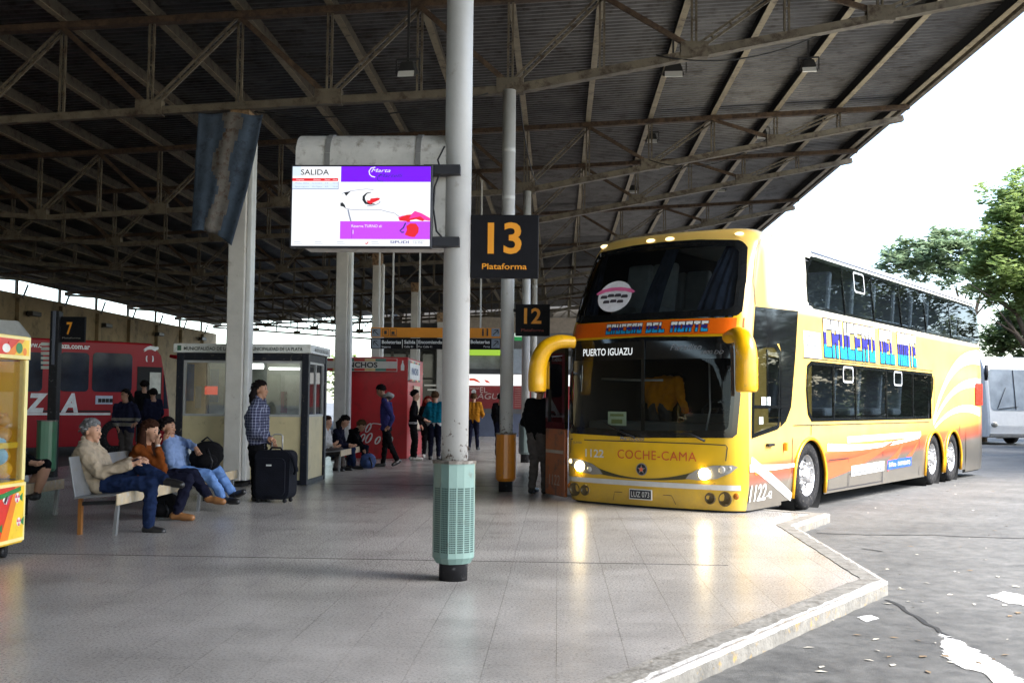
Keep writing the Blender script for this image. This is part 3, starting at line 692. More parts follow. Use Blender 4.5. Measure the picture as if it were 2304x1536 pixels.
platform_sign(1060, 483, 1211, 626, 8.80, '13', 'Plataforma', 'black sign with orange number 13 on the nearest column', M_SIGNO)
platform_sign(1160, 684, 1237, 756, 17.55, '12', 'Plataforma', 'black sign with orange number 12 on the second column', M_SIGNR)
# dark post with number 7
p = gnd(118, 1097, 0); p = Vector((at(123, 850, 19.5).x, 19.5, 0))
post = thing('sign_post', 'dark square post with green bin in front of the red bus', 'post', p, 0)
ztop = at(123, 700, 19.5).z
MB().box((0, 0, ztop / 2), (.165, .165, ztop), 0).build('shaft', M_BLK, post, bevel=.01)
MB().box((0, -.06, ztop - .5), (.05, .09, 1.0), 0).build('front_channel', mat('blue grey channel', (.09, .10, .13), .4), post)  # plain blue-grey strip on the front of the post
mb = MB()
for k in range(6):
    q = at(103, 774 + 10.5 * k, 19.45); mb.box((q.x - p.x, -.07, q.z), (.155, .02, .055), 0)
mb.build('info_plate', mat('pale info plate', (.42, .46, .42), .5, var=.2), post)
platform_sign(133, 712, 190, 770, 19.5, '7', 'Plataforma', 'black sign with orange number 7 on the dark square post', mat('dim white lettering', (.20, .19, .17), .6), (.30, .22, .52, .68), (.15, .80, .85, .86))
bin_(p.x - .01, 19.3, .175, .12, at(110, 948, 19.3).z, (.05, .155, .085), 'plain dark green bin at the foot of the dark post', False)
# ---------------- hanging direction sign
Y = 24.0; a, b = at(835, 736, Y), at(1127, 786, Y); w, h = b.x - a.x, a.z - b.z
ds = thing('direction_sign', 'long hanging direction sign, orange band over black band with arrows', 'sign', ((a.x + b.x) / 2, Y, (a.z + b.z) / 2), 0)
M_ORB = mat('orange sign band', lin((214, 132, 14)), .5, var=.06)
M_GRYB = mat('grey arrow box', (.22, .25, .29), .5, var=.05); M_INK = mat('sign ink', (.015, .015, .018), .5)
def D(px, py): q = at(px, py, Y); return Vector((q.x - ds.location.x, -.045, q.z - ds.location.z))
mb = MB(); mb.box((0, 0, h * .26), (w, .08, h * .46), 0); mb.build('upper_band', M_ORB, ds)
mb = MB(); mb.box((0, 0, -h * .26), (w, .08, h * .50), 0); mb.build('lower_band', M_SIGNB, ds)
mb = MB()
for x0, x1 in ((837, 857), (1106, 1125)):
    for y0, y1 in ((739, 757), (763, 783)):
        c0, c1 = D(x0, y1), D(x1, y0); mb.add([(c0.x, -.044, c0.z), (c1.x, -.044, c0.z), (c1.x, -.044, c1.z), (c0.x, -.044, c1.z)], [(0, 1, 2, 3)], 0)
        s = 1 if x0 > 1000 else -1; m_ = (c0 + c1) / 2; e = .055
        for q0, q1 in (((-s * e, -e), (s * e, e)), ((s * e, e), (-s * e * .5, e)), ((s * e, e), (s * e, -e * .5))):
            mb.bar((m_.x + q0[0], -.049, m_.z + q0[1]), (m_.x + q1[0], -.049, m_.z + q1[1]), .018, .004, 1, up=(0, 1, 0))
put_text(mb, 'Boleterias', D(860, 773), EX, EZ, .075, 2, width=D(902, 0).x - D(860, 0).x, bold=.02); put_text(mb, 'Impares', D(860, 782), EX, EZ, .045, 2)
put_text(mb, 'Salida', D(910, 773), EX, EZ, .075, 2, width=.255, bold=.02); put_text(mb, 'Calle 41', D(910, 782), EX, EZ, .045, 2)
put_text(mb, 'Encomiendas', D(942, 773), EX, EZ, .075, 2, width=D(998, 0).x - D(942, 0).x, bold=.02); put_text(mb, 'Por Calle 41', D(942, 782), EX, EZ, .045, 2)
put_text(mb, 'Boleterias', D(1102, 773), EX, EZ, .075, 2, width=.43, bold=.02, align='r'); put_text(mb, 'Pares', D(1102, 782), EX, EZ, .045, 2, align='r')
for px in (906, 939): mb.bar(D(px, 764), D(px, 783), .014, .003, 2, up=(0, 1, 0))
for px in (1087, 1097): q = D(px, 750); mb.box((q.x, -.047, q.z), (.035, .006, .12), 1); mb.ball((q.x, -.047, q.z + .085), (.022, .004, .022), 1, 10, 6)
for k, px in enumerate((868, 886)):
    q = D(px, 748)
    for u0, u1 in (((-.07, -.075), (.07, -.075)), ((-.07, .075), (.07, .075)), ((-.07, -.075), (-.07, .075)), ((.07, -.075), (.07, .075))): mb.bar((q.x + u0[0], -.046, q.z + u0[1]), (q.x + u1[0], -.046, q.z + u1[1]), .008, .003, 1, up=(0, 1, 0))
    if k: mb.box((q.x - .01, -.046, q.z - .01), (.07, .004, .06), 1); mb.box((q.x, -.046, q.z - .055), (.10, .004, .012), 1); mb.lathe((q.x + .035, -.047, q.z), [(.022, -.001), (.022, .001)], 10, 1, 'y')
    else: mb.box((q.x, -.046, q.z), (.06, .004, .08), 1)
mb.build('lettering', [M_GRYB, M_INK, M_WHITE], ds, fix=False)
mb = MB()
for px in (852, 883, 943, 1081):
    q = D(px, 736); mb.bar((q.x, 0, h / 2), (q.x, 0, 6.5 - ds.location.z), .035, .035)
mb.build('hanger_rod', mat('pale rod', (.5, .49, .46), .5), ds)
# ---------------- flag hanging from the square column
fl = MB(); nu, nv = 24, 30
Lp = [(447, 254), (441, 340), (436, 430), (431, 520)]; Rp = [(592, 257), (574, 348), (557, 425), (521, 553)]
def lerp_poly(P, t): t *= len(P) - 1; i = min(int(t), len(P) - 2); f = t - i; return Vector(P[i]).lerp(Vector(P[i + 1]), f)
for j in range(nv + 1):
    for i in range(nu + 1):
        u, v = i / nu, j / nv; q = lerp_poly(Lp, v).lerp(lerp_poly(Rp, v), u)
        q = q + Vector((0, 9 * math.sin(u * 9) * (1 - v) * .35 + (-14 * math.sin(u * math.pi) if v > .97 else 0)))
        fold = .045 * math.sin(u * 8 + v * 2.5) * (.35 + .65 * v) + .015 * math.sin(u * 23 + 2 * v)
        fl.v.append(tuple(at(q.x, q.y, 17.42 + fold)))
for j in range(nv):
    for i in range(nu):
        k = j * (nu + 1) + i; fl.f.append((k, k + 1, k + nu + 2, k + nu + 1)); u = i / nu
        fl.m.append(1 if .34 + .08 * math.sin(j * .4) <= u <= .62 + .05 * math.sin(j * .3 + 1) else 0); fl.sm.append(True)
o = fl.build('flag', [mat('grimy blue cloth', (.050, .072, .105), .95, var=.35, scale=4, dirt=(.024, .032, .05), dirt_amt=.45), mat('grimy white cloth', (.12, .11, .10), .95, var=.3, scale=5, dirt=(.06, .03, .018), dirt_amt=.5)], fix=False)
o.modifiers.new('thickness', 'SOLIDIFY').thickness = .004
tag(o, 'ragged dirty blue and white striped flag hanging from the square column', 'flag')
# ---------------- municipal booth
M_BCREAM = mat('cream booth panel', (.56, .47, .27), .5, var=.1, scale=3, dirt=(.30, .24, .15), dirt_amt=.2)
M_BFRAME = mat('chipped navy post', (.008, .009, .016), .5, spec=.25, var=.3, scale=8, dirt=(.30, .25, .18), dirt_amt=.12)
M_FASC = mat('white fascia', (.66, .66, .62), .5, var=.08, scale=4, dirt=(.3, .28, .22), dirt_amt=.15)
M_ALU = mat('grey aluminium', (.36, .36, .36), .4, metal=.4)
G_BOOTH = glass('booth glass', (.80, .84, .82), .93, .015, 1.55)
X0, X1, Y0b, Y1b = at(395, 900, 18.35).x, at(693, 900, 18.35).x, 18.35, 19.85
bo = thing('information_booth', 'cream and navy glazed municipal booth behind the suitcase man', 'booth', (X0, Y0b, 0), 0)
bw, bd = X1 - X0, Y1b - Y0b; zw0, zw1, zf0, zf1 = 1.17, 2.14, 2.27, 2.43
def wall_run(ax, L_, panels, o0, m):
    pass
for (x, y) in ((.06, .06), (bw - .06, .06), (bw - .06, bd - .06), (.06, bd - .06)):
    MB().box((x, y, zf0 / 2), (.12, .12, zf0), 0).build('corner_post', M_BFRAME, bo, bevel=.008)
MB().box((bw / 2, .05, zf0 - .065), (bw - .25, .08, .13), 0).build('lintel', M_BFRAME, bo); MB().box((bw - .05, bd / 2, zf0 - .065), (.08, bd - .25, .13), 0).build('lintel', M_BFRAME, bo)
MB().box((bw / 2, .05, .04), (bw - .25, .08, .08), 0).build('plinth', M_BFRAME, bo); MB().box((bw - .05, bd / 2, .04), (.08, bd - .25, .08), 0).build('plinth', M_BFRAME, bo)
xm = bw * .44
for (a, b) in ((.12, xm - .05), (xm + .05, bw - .12)):
    MB().box(((a + b) / 2, .06, (.08 + zw0) / 2), (b - a, .04, zw0 - .08), 0).build('lower_panel', M_BCREAM, bo)
    fr = MB()
    for (c, s) in ((((a + b) / 2, .06, zw0 + .02), (b - a, .06, .04)), (((a + b) / 2, .06, zw1 - .02), (b - a, .06, .04)), ((a + .02, .06, (zw0 + zw1) / 2), (.04, .06, zw1 - zw0 - .08)), ((b - .02, .06, (zw0 + zw1) / 2), (.04, .06, zw1 - zw0 - .08))): fr.box(c, s)
    f = fr.build('window', M_ALU, bo)
    MB().box(((a + b) / 2, .06, (zw0 + zw1) / 2), (b - a - .08, .008, zw1 - zw0 - .08)).build('pane', G_BOOTH, f)
MB().box((xm, .05, 1.1), (.10, .08, 2.06), 0).build('mullion', M_BFRAME, bo)
MB().box((bw - .06, bd / 2, (.08 + zw0) / 2), (.04, bd - .24, zw0 - .08), 0).build('lower_panel', M_BCREAM, bo)
fr = MB()
for (c, s) in (((bw - .06, bd / 2, zw0 + .02), (.06, bd - .24, .04)), ((bw - .06, bd / 2, zw1 - .02), (.06, bd - .24, .04)), ((bw - .06, .14, 1.655), (.06, .04, .89)), ((bw - .06, bd - .14, 1.655), (.06, .04, .89)), ((bw - .06, bd / 2, 1.655), (.05, .03, .89))): fr.box(c, s)
f = fr.build('window', M_ALU, bo); MB().box((bw - .06, bd / 2, 1.655), (.008, bd - .32, .89)).build('pane', G_BOOTH, f)
MB().box((bw / 2, bd - .06, 1.13), (bw - .25, .04, 2.1), 0).build('back_wall', mat('booth back wall', (.42, .44, .42), .7, var=.15), bo)
MB().box((.05, bd / 2, 1.13), (.04, bd - .25, 2.1), 0).build('side_wall', M_BCREAM, bo)
mb = MB(); mb.box((bw / 2, bd / 2, (zf0 + zf1) / 2), (bw + .10, bd + .10, zf1 - zf0), 0); mb.build('fascia', M_FASC, bo, bevel=.02)
mb = MB(); zt = zf0 + .045
put_text(mb, 'MUNICIPALIDAD DE LA PLATA', (.14, -.055, zt), EX, EZ, .058, 0, width=1.02, bold=.018)
put_text(mb, 'MUNICIPALIDAD DE LA PLATA', (1.30, -.055, zt), EX, EZ, .058, 0, width=.93, bold=.018)
mb.box((.06, -.054, zf0 + .08), (.07, .004, .09), 1)
put_text(mb, 'MUNICIPALIDAD DE LA PLATA', (bw + .055, .22, zt), (0, 1, 0), EZ, .058, 0, width=1.1, bold=.018)
mb.build('lettering', [mat('grey green sign ink', (.05, .06, .05), .6), mat('green crest', (.05, .14, .08), .6)], bo, fix=False)
mb = MB(); mb.box((bw * .5, .8, 1.05), (bw - .3, .5, .05), 0); mb.build('counter', mat('booth counter', (.2, .17, .13), .5), bo)
for (x, z, w_, h_, c) in ((.22, 1.72, .16, .62, (70, 105, 160)), (.50, 1.50, .20, .40, (150, 150, 140)), (1.78, 1.62, .45, .62, (190, 192, 186)), (1.55, 1.42, .12, .40, (120, 25, 60)), (1.35, 1.7, .24, .5, (165, 172, 160)), (2.05, 1.55, .16, .3, (110, 125, 140))):
    MB().box((x, bd - .10, z), (w_, .02, h_)).build('notice', flat('notice %d %d %d' % c, c, .6, var=.12, scale=9), bo)
MB().box((.46, .50, 1.62), (.22, .05, .15)).build('lit_sign', em('red lit sign', (240, 70, 45), .9), bo)
MB().tube([(1.32, bd - .35, 2.04), (2.10, bd - .35, 2.04)], .022, 8).build('lamp_tube', em('booth tube light', (255, 255, 250), 6), bo)
MB().tube([(1.02, .55, 2.06), (1.38, .55, 2.06)], .05, 8).build('lamp_tube', MATS['booth tube light'], bo)
MB().box((.078, .50, 1.76), (.012, .36, .66)).build('notice', flat('blue poster', (70, 110, 170), .5, var=.2, scale=7), bo)
MB().box((.078, .95, 1.50), (.012, .30, .40)).build('notice', flat('pale poster', (180, 185, 180), .5, var=.2, scale=7), bo)
# ---------------- red snack kiosk
M_KRED = mat('red kiosk paint', (.46, .011, .018), .35, var=.12, scale=2, dirt=(.30, .012, .014), dirt_amt=.4)
YK = 27.2; kx0, kx1 = at(770, 900, YK).x, at(917, 900, YK).x; kz = at(850, 803, YK).z
ki = thing('snack_kiosk', 'bright red snack kiosk with striped sign behind the blue hooded man', 'kiosk', (kx1, YK, 0), 0)
kw = kx1 - kx0; kd = 3.0
MB().box((-kw / 2, kd / 2, kz / 2), (kw, kd, kz), 0).build('body', M_KRED, ki, bevel=.02)
sx0 = at(727, 820, YK).x - kx1; sx1 = at(894, 820, YK).x - kx1; sz1, sz0 = at(800, 806, YK).z, at(800, 835, YK).z
MB().box(((sx0 + sx1) / 2, -.05, (sz0 + sz1) / 2), (sx1 - sx0, .10, sz1 - sz0), 0).build('sign', mat('pale sign board', (.55, .53, .48), .5, var=.08), ki)
mb = MB(); cols = [(170, 35, 30), (200, 170, 110), (60, 110, 95), (190, 50, 40), (205, 175, 120), (70, 115, 100), (180, 40, 35)]
cm = [flat('stripe %d %d %d' % c, c, .5) for c in cols]
for k, c in enumerate(cols):
    a_, b_ = sx0 + (sx1 - sx0) * k / 7, sx0 + (sx1 - sx0) * (k + 1) / 7
    for z0, z1 in ((sz0 + .01, sz0 + .075), (sz1 - .075, sz1 - .01)): mb.add([(a_, -.104, z0), (b_, -.104, z0), (b_, -.104, z1), (a_, -.104, z1)], [(0, 1, 2, 3)], k)
tx = at(763, 820, YK).x - kx1; put_text(mb, 'PANCHOS', (tx, -.105, (sz0 + sz1) / 2 - .065), EX, EZ, .13, 7, width=at(851, 820, YK).x - kx1 - tx, bold=.03)
q = at(906, 822, YK); bx = q.x - kx1
mb.poly([(bx - .045, -.006, q.z - .13), (bx + .045, -.006, q.z - .13), (bx + .045, -.006, q.z + .0), (bx + .016, -.006, q.z + .07), (bx + .016, -.006, q.z + .13), (bx - .016, -.006, q.z + .13), (bx - .016, -.006, q.z + .07), (bx - .045, -.006, q.z)], 8)
def ring2(px, py, rx, rz, sh, w=.022):
    q = at(px, py, YK); P = []
    for k in range(17):
        a_ = 2 * math.pi * k / 16; z = math.sin(a_) * rz; P.append(Vector((q.x - kx1 + math.cos(a_) * rx + z * sh, -.006, q.z + z)))
    vs = []
    for k, p_ in enumerate(P):
        c = Vector((q.x - kx1, -.006, q.z)); d = (p_ - c).normalized(); t_ = w * (.6 + .5 * abs(math.cos(2 * math.pi * k / 16))); vs += [p_ + d * t_, p_ - d * t_]
    mb.add(vs, [(2 * k, 2 * k + 1, 2 * k + 3, 2 * k + 2) for k in range(16)], 8)
ring2(829, 962, .05, .11, .45); ring2(815, 985, .05, .10, .45); ring2(830, 985, .06, .12, .45); ring2(800, 978, .05, .10, .4); ring2(850, 990, .05, .09, .45); ring2(878, 990, .045, .08, .45)
pts = [at(x, y, YK) for x, y in ((832, 956), (840, 952), (850, 953), (862, 955))]
mb.tube([(p_.x - kx1, -.008, p_.z) for p_ in pts], .012, 6, 8)
mb.build('lettering', cm + [M_INK, M_WHITE], ki, fix=False)
mb = MB(); mb.box((.03, .95, kz - .33), (.06, 1.9, .52), 0); mb.build('side_sign', M_FASC, ki)
mb = MB(); put_text(mb, 'PANCHO', (.064, .25, kz - .43), (0, 1, 0), EZ, .17, 0, width=1.3, bold=.03)
for k in range(6):
    for z in (kz - .585, kz - .115): mb.box((.062, .15 + .32 * k, z), (.006, .30, .05), 1 + k % 3)
mb.build('side_lettering', [mat('blue ink', (.05, .09, .2), .5), cm[0], cm[1], cm[2]], ki, fix=False)
mb = MB(); mb.box((.02, 1.55, 1.3), (.04, 1.2, 1.15), 0); mb.build('serving_hatch', mat('pale wood hatch', (.62, .50, .34), .6, var=.1), ki)  # light wood shutters at the service opening
MB().box((.12, 1.6, .70), (.3, 1.4, .04)).build('counter', M_ALU, ki)
# ---------------- ticket office at the back
YT = 46.0; tx0, tx1 = at(1003, 900, YT).x, 3.4
to = thing('ticket_office', 'far ticket office with blue base, red panel and bright white lit fascia', 'building', ((tx0 + tx1) / 2, YT, 0), 0)
def TZ(py): return at(1110, py, YT).z
def TX(px): return at(px, 900, YT).x - to.location.x
L0, L1 = tx0 - to.location.x, tx1 - to.location.x
def tbox(name, px0, px1, py0, py1, m, y=0.0, d=.2):
    a_ = L0 if px0 is None else TX(px0); b_ = L1 if px1 is None else TX(px1); z0, z1 = TZ(py1), TZ(py0)
    return MB().box(((a_ + b_) / 2, y + d / 2, (z0 + z1) / 2), (b_ - a_, d, z1 - z0)).build(name, m, to)
tbox('base_wall', None, None, 930, 983, mat('blue grey wall', (.075, .09, .14), .6, var=.1, scale=2), 0, .3)
tbox('grey_band', None, None, 919, 930, mat('grey band', (.09, .09, .09), .6), -.02, .3)
tbox('red_panel', None, None, 868, 919, mat('dark red panel', (.23, .022, .025), .4, var=.2), 0, .3)
tbox('lit_fascia', None, None, 842, 867, em('lit white fascia', (255, 255, 252), 1.2), -.15, .4)
tbox('dark_band', None, None, 830, 842, mat('dark grey band', (.05, .052, .06), .5), -.1, .4)
tbox('upper_glazing', None, None, 800, 830, mat('hazy shop glass', (.22, .23, .24), .2, var=.4, scale=1.5), .1, .3)
tbox('green_sign', None, 1126, 787, 799, em('lit green sign', (170, 215, 70), .9), -.1, .3)
tbox('upper_wall', None, None, 748, 787, mat('dim upper wall', (.13, .125, .12), .7, var=.2), .05, .3)
tbox('beige_wall', None, None, 714, 748, mat('beige upper wall', (.26, .21, .16), .7, var=.2), .0, .3)
MB().box((0, 4.5, 2.5), (L1 - L0, 8, 5.0)).build('block', mat('dark building block', (.10, .095, .09), .8), to)
tbox('white_post', 1127, 1131, 770, 836, M_FASC, -.2, .15)
mb = MB()
def TP_(px, py, y=-.006): q = at(px, py, YT); return Vector((q.x - to.location.x, y, q.z))
put_text(mb, 'EL', TP_(1080, 883), EX, EZ, .24, 0, width=.32); put_text(mb, 'AGUILA', TP_(1073, 897), EX, EZ, .25, 0, width=TP_(1150, 0).x - TP_(1073, 0).x, shear=.2)
put_text(mb, 'EMPRESA', TP_(1058, 875), EX, EZ, .07, 0)
mb.lathe(TP_(1066, 881), [(0, -.002), (.10, -.002)], 16, 1, 'y'); put_text(mb, '31', TP_(1062, 884, -.014), EX, EZ, .12, 2, width=.13)
for k in range(9): mb.box(TP_(1165, 874 + 5 * k), (.28, .006, .035), 3)
for pts in (((1057, 851), (1068, 851), (1076, 855), (1083, 862), (1066, 856), (1057, 856)), ((1090, 854), (1098, 856), (1104, 862), (1094, 860))):
    mb.poly([TP_(x, y, -.16) for x, y in pts], 4)
mb.build('lettering', [mat('pale panel lettering', (.5, .42, .38), .5), M_WHITE, M_INK, mat('dim red slats', (.30, .16, .14), .6), em('red emblem', (225, 70, 40), .9)], to, fix=False)
tbox('hanging_lamp', 1158, 1177, 760, 768, em('lit green lamp sign', (40, 150, 80), .8), -.9, .2); tbox('hanging_lamp_white', 1158, 1177, 752, 760, em('lit pale lamp sign', (220, 240, 225), 1.0), -.9, .2)
tbox('screen_wall', 1140, 1176, 786, 840, mat('pale blue grey partition', (.36, .40, .45), .5), -.5, .1)
# dim passage block on the left of it
xa, xb = at(846, 900, 47.5).x, tx0
ph = thing('waiting_hall', 'dark glazed hall front behind the hanging direction sign', 'building', ((xa + xb) / 2, 47.5, 0), 0)
hw_ = (xb - xa) / 2
MB().box((0, 3, 2.5), (2 * hw_, 5.5, 5.0)).build('block', mat('dark hall block', (.05, .048, .045), .7, var=.3), ph)
M_HG = mat('dark hall glass', (.035, .038, .04), .08, var=.3, scale=2)
for k in range(5):
    x = -hw_ + hw_ * 2 * (k + .5) / 5
    f = MB(); f.box((x, .22, 1.9), (hw_ * .36, .04, 3.4)); f = f.build('window', M_HG, ph)
    g = MB(); g.box((x - hw_ * .19, .18, 1.9), (.10, .10, 3.6)); g.box((x, .17, 2.5), (hw_ * .36, .08, .08)); g.build('frame', mat('bronze frame', (.10, .09, .075), .5), f)
for (x, z, w_) in ((-.9, 2.75, .7), (.2, 2.7, .5), (.9, 2.2, .8), (.95, 2.0, .6)): MB().box((x, .1, z), (w_, .06, .07)).build('lamp_tube', em('dim tube light', (200, 200, 190), .45), ph)
# ---------------- claw machine
cmx, cy0, cy1 = -4.93, 8.62, 9.74
cl = thing('claw_machine', 'yellow glass prize machine on castors at the left edge of the picture', 'machine', (cmx, cy0, 0), 0)
cdp, cl_ = .82, cy1 - cy0
M_YEL = mat('yellow cabinet paint', lin((235, 190, 30)), .35, var=.08); M_CRM = mat('cream trim', lin((245, 225, 150)), .35, var=.05)
zc = dict(b=.125, p=.70, g=1.80, t=2.02)
MB().box((-cdp / 2, cl_ / 2, (zc['b'] + zc['p']) / 2), (cdp, cl_, zc['p'] - zc['b']), 0).build('cabinet', M_YEL, cl, bevel=.015)
MB().box((-cdp / 2, cl_ / 2, (zc['g'] + zc['t']) / 2), (cdp, cl_, zc['t'] - zc['g']), 0).build('header', M_YEL, cl, bevel=.015)
for (x, y) in ((-.03, .03), (-.03, cl_ - .03), (-cdp + .03, .03), (-cdp + .03, cl_ - .03)):
    MB().box((x, y, (zc['p'] + zc['g']) / 2), (.055, .055, zc['g'] - zc['p']), 0).build('corner_post', M_CRM if x > -.1 else M_YEL, cl)
MB().box((-.012, cl_ / 2, (zc['p'] + zc['g']) / 2), (.006, cl_ - .11, zc['g'] - zc['p'])).build('pane', glass('machine glass', (.9, .92, .9), .97, .02, 1.12), cl)
MB().box((-cdp + .012, cl_ / 2, (zc['p'] + zc['g']) / 2), (.006, cl_ - .11, zc['g'] - zc['p'])).build('pane', glass('machine glass', (.9, .92, .9), .97, .02, 1.12), cl)
gm = [flat('panel red', (215, 45, 30), .3, var=.1), flat('panel orange', (240, 130, 25), .3, var=.1), flat('panel yellow', (250, 205, 45), .3), flat('panel green', (40, 130, 60), .3), flat('panel white', (240, 235, 225), .3), flat('panel pink', (225, 60, 110), .3), M_CRM]
def graphic(name, z0, z1):
    mb = MB(); rnd = random.Random(int(z0 * 50)); e = .003; h_ = z1 - z0
    mb.box((.004, cl_ / 2, (z0 + z1) / 2), (.012, cl_ - .004, h_ - .004), 6)
    def R4(y0, y1, za, zb, mi, x): mb.add([(x, y0, za), (x, y1, za), (x, y1, zb), (x, y0, zb)], [(0, 1, 2, 3)], mi)
    R4(.05, cl_ - .035, z0 + .035, z1 - .03, 0, .0115)
    mb.poly([(.0135, cl_ - .30, z0 + .035), (.0135, cl_ - .035, z0 + .035), (.0135, cl_ - .035, z1 - .03), (.0135, cl_ - .12, z1 - .03)], 2)
    mb.poly([(.0135, cl_ - .45, z0 + .035), (.0135, cl_ - .30, z0 + .035), (.0135, cl_ - .12, z1 - .03), (.0135, cl_ - .20, z1 - .03)], 1)
    def disc(y, z, r, mi, x, r2=None): mb.poly([(x, y + math.cos(2 * math.pi * k / 18) * r, z + math.sin(2 * math.pi * k / 18) * (r2 or r)) for k in range(18)], mi)
    if h_ > .4:
        for (y, z, r) in ((cl_ - .16, z0 + .40, .045), (cl_ - .12, z0 + .18, .04), (cl_ - .52, z0 + .15, .06), (cl_ - .75, z0 + .3, .07)):
            disc(y, z, r, 4, .0155)
            for k in range(3): a_ = 2.1 * k; mb.poly([(.0172, y, z), (.0172, y + r * math.cos(a_), z + r * math.sin(a_)), (.0172, y + r * math.cos(a_ + 1), z + r * math.sin(a_ + 1))], 5)
            mb.poly([(.0155, y + r, z - .012), (.0155, y + r + .05, z - .04), (.0155, y + r + .05, z + .04), (.0155, y + r, z + .012)], 3)
        for k in range(4): y = cl_ - .36 - .02 * k; mb.poly([(.0155, y, z0 + .34 + .02 * k), (.0155, y + .035, z0 + .36), (.0155, y + .10, z0 + .46), (.0155, y + .065, z0 + .47)], 4 if k % 2 else 5)
        mb.poly([(.0157, cl_ - .48, z1 - .13), (.0157, cl_ - .10, z1 - .075), (.0157, cl_ - .10, z1 - .035), (.0157, cl_ - .48, z1 - .085)], 3)
    else:
        disc(cl_ - .22, z0 + .10, .06, 3, .0155, .05); disc(cl_ - .45, z0 + .09, .07, 4, .0155, .04); disc(cl_ - .12, z0 + .07, .035, 1, .0165); disc(cl_ - .68, z0 + .11, .07, 5, .0155)
    mb.build(name, gm, cl, fix=False)
graphic('lower_graphic', zc['b'] + .02, zc['p'] - .02); graphic('upper_graphic', zc['g'] + .005, zc['t'] - .005)
mb = MB()
for z in (1.02,): mb.box((-cdp / 2, cl_ / 2, z), (cdp - .1, cl_ - .1, .05), 0)
mb.box((-.45, cl_ - .12, 1.4), (.05, .1, .7), 0); mb.box((-cdp + .05, cl_ / 2, 1.25), (.03, cl_ * .3, 1.0), 0)
mb.build('inner_frame', M_YEL, cl)
MB().box((-cdp + .04, cl_ / 2, 1.58), (.01, cl_ - .12, .42)).build('back_panel', M_YEL, cl)
MB().box((-cdp + .04, cl_ / 2, 1.18), (.01, cl_ - .12, .36)).build('back_panel', mat('pale machine panel', (.5, .5, .47), .5, var=.3, scale=6), cl)
mb = MB(); mb.box((-.17, cl_ - .03, 1.25), (.22, .03, 1.08)); mb.box((-.5, cl_ - .03, 1.05), (.44, .03, .06)); mb.box((-.5, cl_ - .03, 1.62), (.44, .03, .34)); mb.build('end_frame', M_YEL, cl)
MB().box((-.5, cl_ - .025, 1.25), (.44, .01, .9)).build('end_panel', MATS['pale machine panel'], cl)
MB().tube([(-.3, .15, 1.77), (-.3, cl_ - .15, 1.77)], .02, 8).build('lamp_tube', em('machine lamp', (255, 240, 200), 6), cl)
MB().box((-.35, .95, 1.68), (.25, .2, .16), 0).build('claw_motor', M_YEL, cl, bevel=.02)
mb = MB(); mb.tube([(-.35, .8, 1.65), (-.35, .8, 1.45)], .012, 6)
for k in range(3): a_ = 2.1 * k; mb.tube([(-.35, .8, 1.45), (-.35 + .1 * math.cos(a_), .8 + .1 * math.sin(a_), 1.36), (-.35 + .09 * math.cos(a_), .8 + .09 * math.sin(a_), 1.22)], .012, 6)
mb.build('claw', mat('chrome claw', (.6, .6, .6), .15, metal=.9), cl)
for k, (y, z, c) in enumerate(((.98, .80, (240, 175, 30)), (.80, .79, (150, 200, 225)), (.60, .80, (210, 60, 80)), (.9, .92, (150, 195, 225)), (.72, .93, (30, 30, 34)), (.45, .8, (90, 150, 80)), (.95, 1.12, (205, 150, 70)))):
    m_ = MB(); x = -.16 - .12 * (k % 3); m_.ball((x, y, z), (.10, .09, .085)); m_.ball((x + .02, y, z + .12), .06); m_.ball((x + .02, y - .04, z + .17), .025); m_.ball((x + .02, y + .04, z + .17), .025)
    m_.map(lambda p: p + Vector((cmx, cy0, 0))); o = m_.build('plush_toy', flat('plush %d %d %d' % c, c, .95, var=.2)); tag(o, ['orange plush toy', 'pale blue plush toy low', 'pink red plush toy', 'pale blue plush toy on top', 'black plush toy', 'green plush toy', 'tan plush toy on the shelf'][k] + ' inside the yellow prize machine', 'toy', 'plush toys in the prize machine')
for (x, y) in ((-.10, .14), (-.10, cl_ - .16), (-cdp + .1, .14), (-cdp + .1, cl_ - .16)):
    m_ = MB(); m_.lathe((x, y, .052), [(.0, -.02), (.05, -.02), (.05, .02), (0, .02)], 18, 0, 'x'); m_.bar((x, y, .05), (x, y + .02, .125), .05, .05); m_.build('castor', M_BLK, cl)
# ---------------- benches
M_GALV = mat('galvanised sheet', (.20, .205, .21), .4, metal=.35, var=.2, scale=4, dirt=(.2, .17, .13), dirt_amt=.25)
M_APRON = mat('worn beige bench front', (.46, .37, .24), .5, var=.2, scale=8, dirt=(.45, .46, .46), dirt_amt=.4)
M_ORG = mat('orange bench leg', (.22, .085, .015), .5, var=.2)
def bench(y0, y1, xs, lab):
    t = thing('bench', lab, 'bench', (xs, y0, 0), 0, 'metal benches'); L_ = y1 - y0
    MB().poly([(-.48, 0, .385), (-.02, 0, .425), (-.02, 0, .440), (-.48, 0, .400)], 0, (0, L_, 0)).build('seat', M_GALV, t, bevel=.004)
    MB().poly([(-.455, 0, .405), (-.535, 0, .83), (-.550, 0, .828), (-.470, 0, .40)], 0, (0, L_, 0)).build('backrest', M_GALV, t, bevel=.004)
    MB().box((-.008, L_ / 2, .385), (.02, L_, .125)).build('front_panel', M_APRON, t, bevel=.004)
    for y in (.10, L_ - .10):
        MB().bar((-.035, y, .37), (-.06, y, .0), .035, .05, 0, up=(0, 1, 0)).build('leg', M_GALV, t)
        m_ = MB(); m_.bar((-.44, y, .40), (-.44, y, .0), .04, .05, 0, up=(0, 1, 0)); m_.build('leg', M_ORG if y < 1 else M_DARKST, t)
        m_ = MB(); m_.bar((-.44, y, .33), (-.05, y, .35), .03, .04); m_.build('stretcher', M_DARKST, t)
    return t
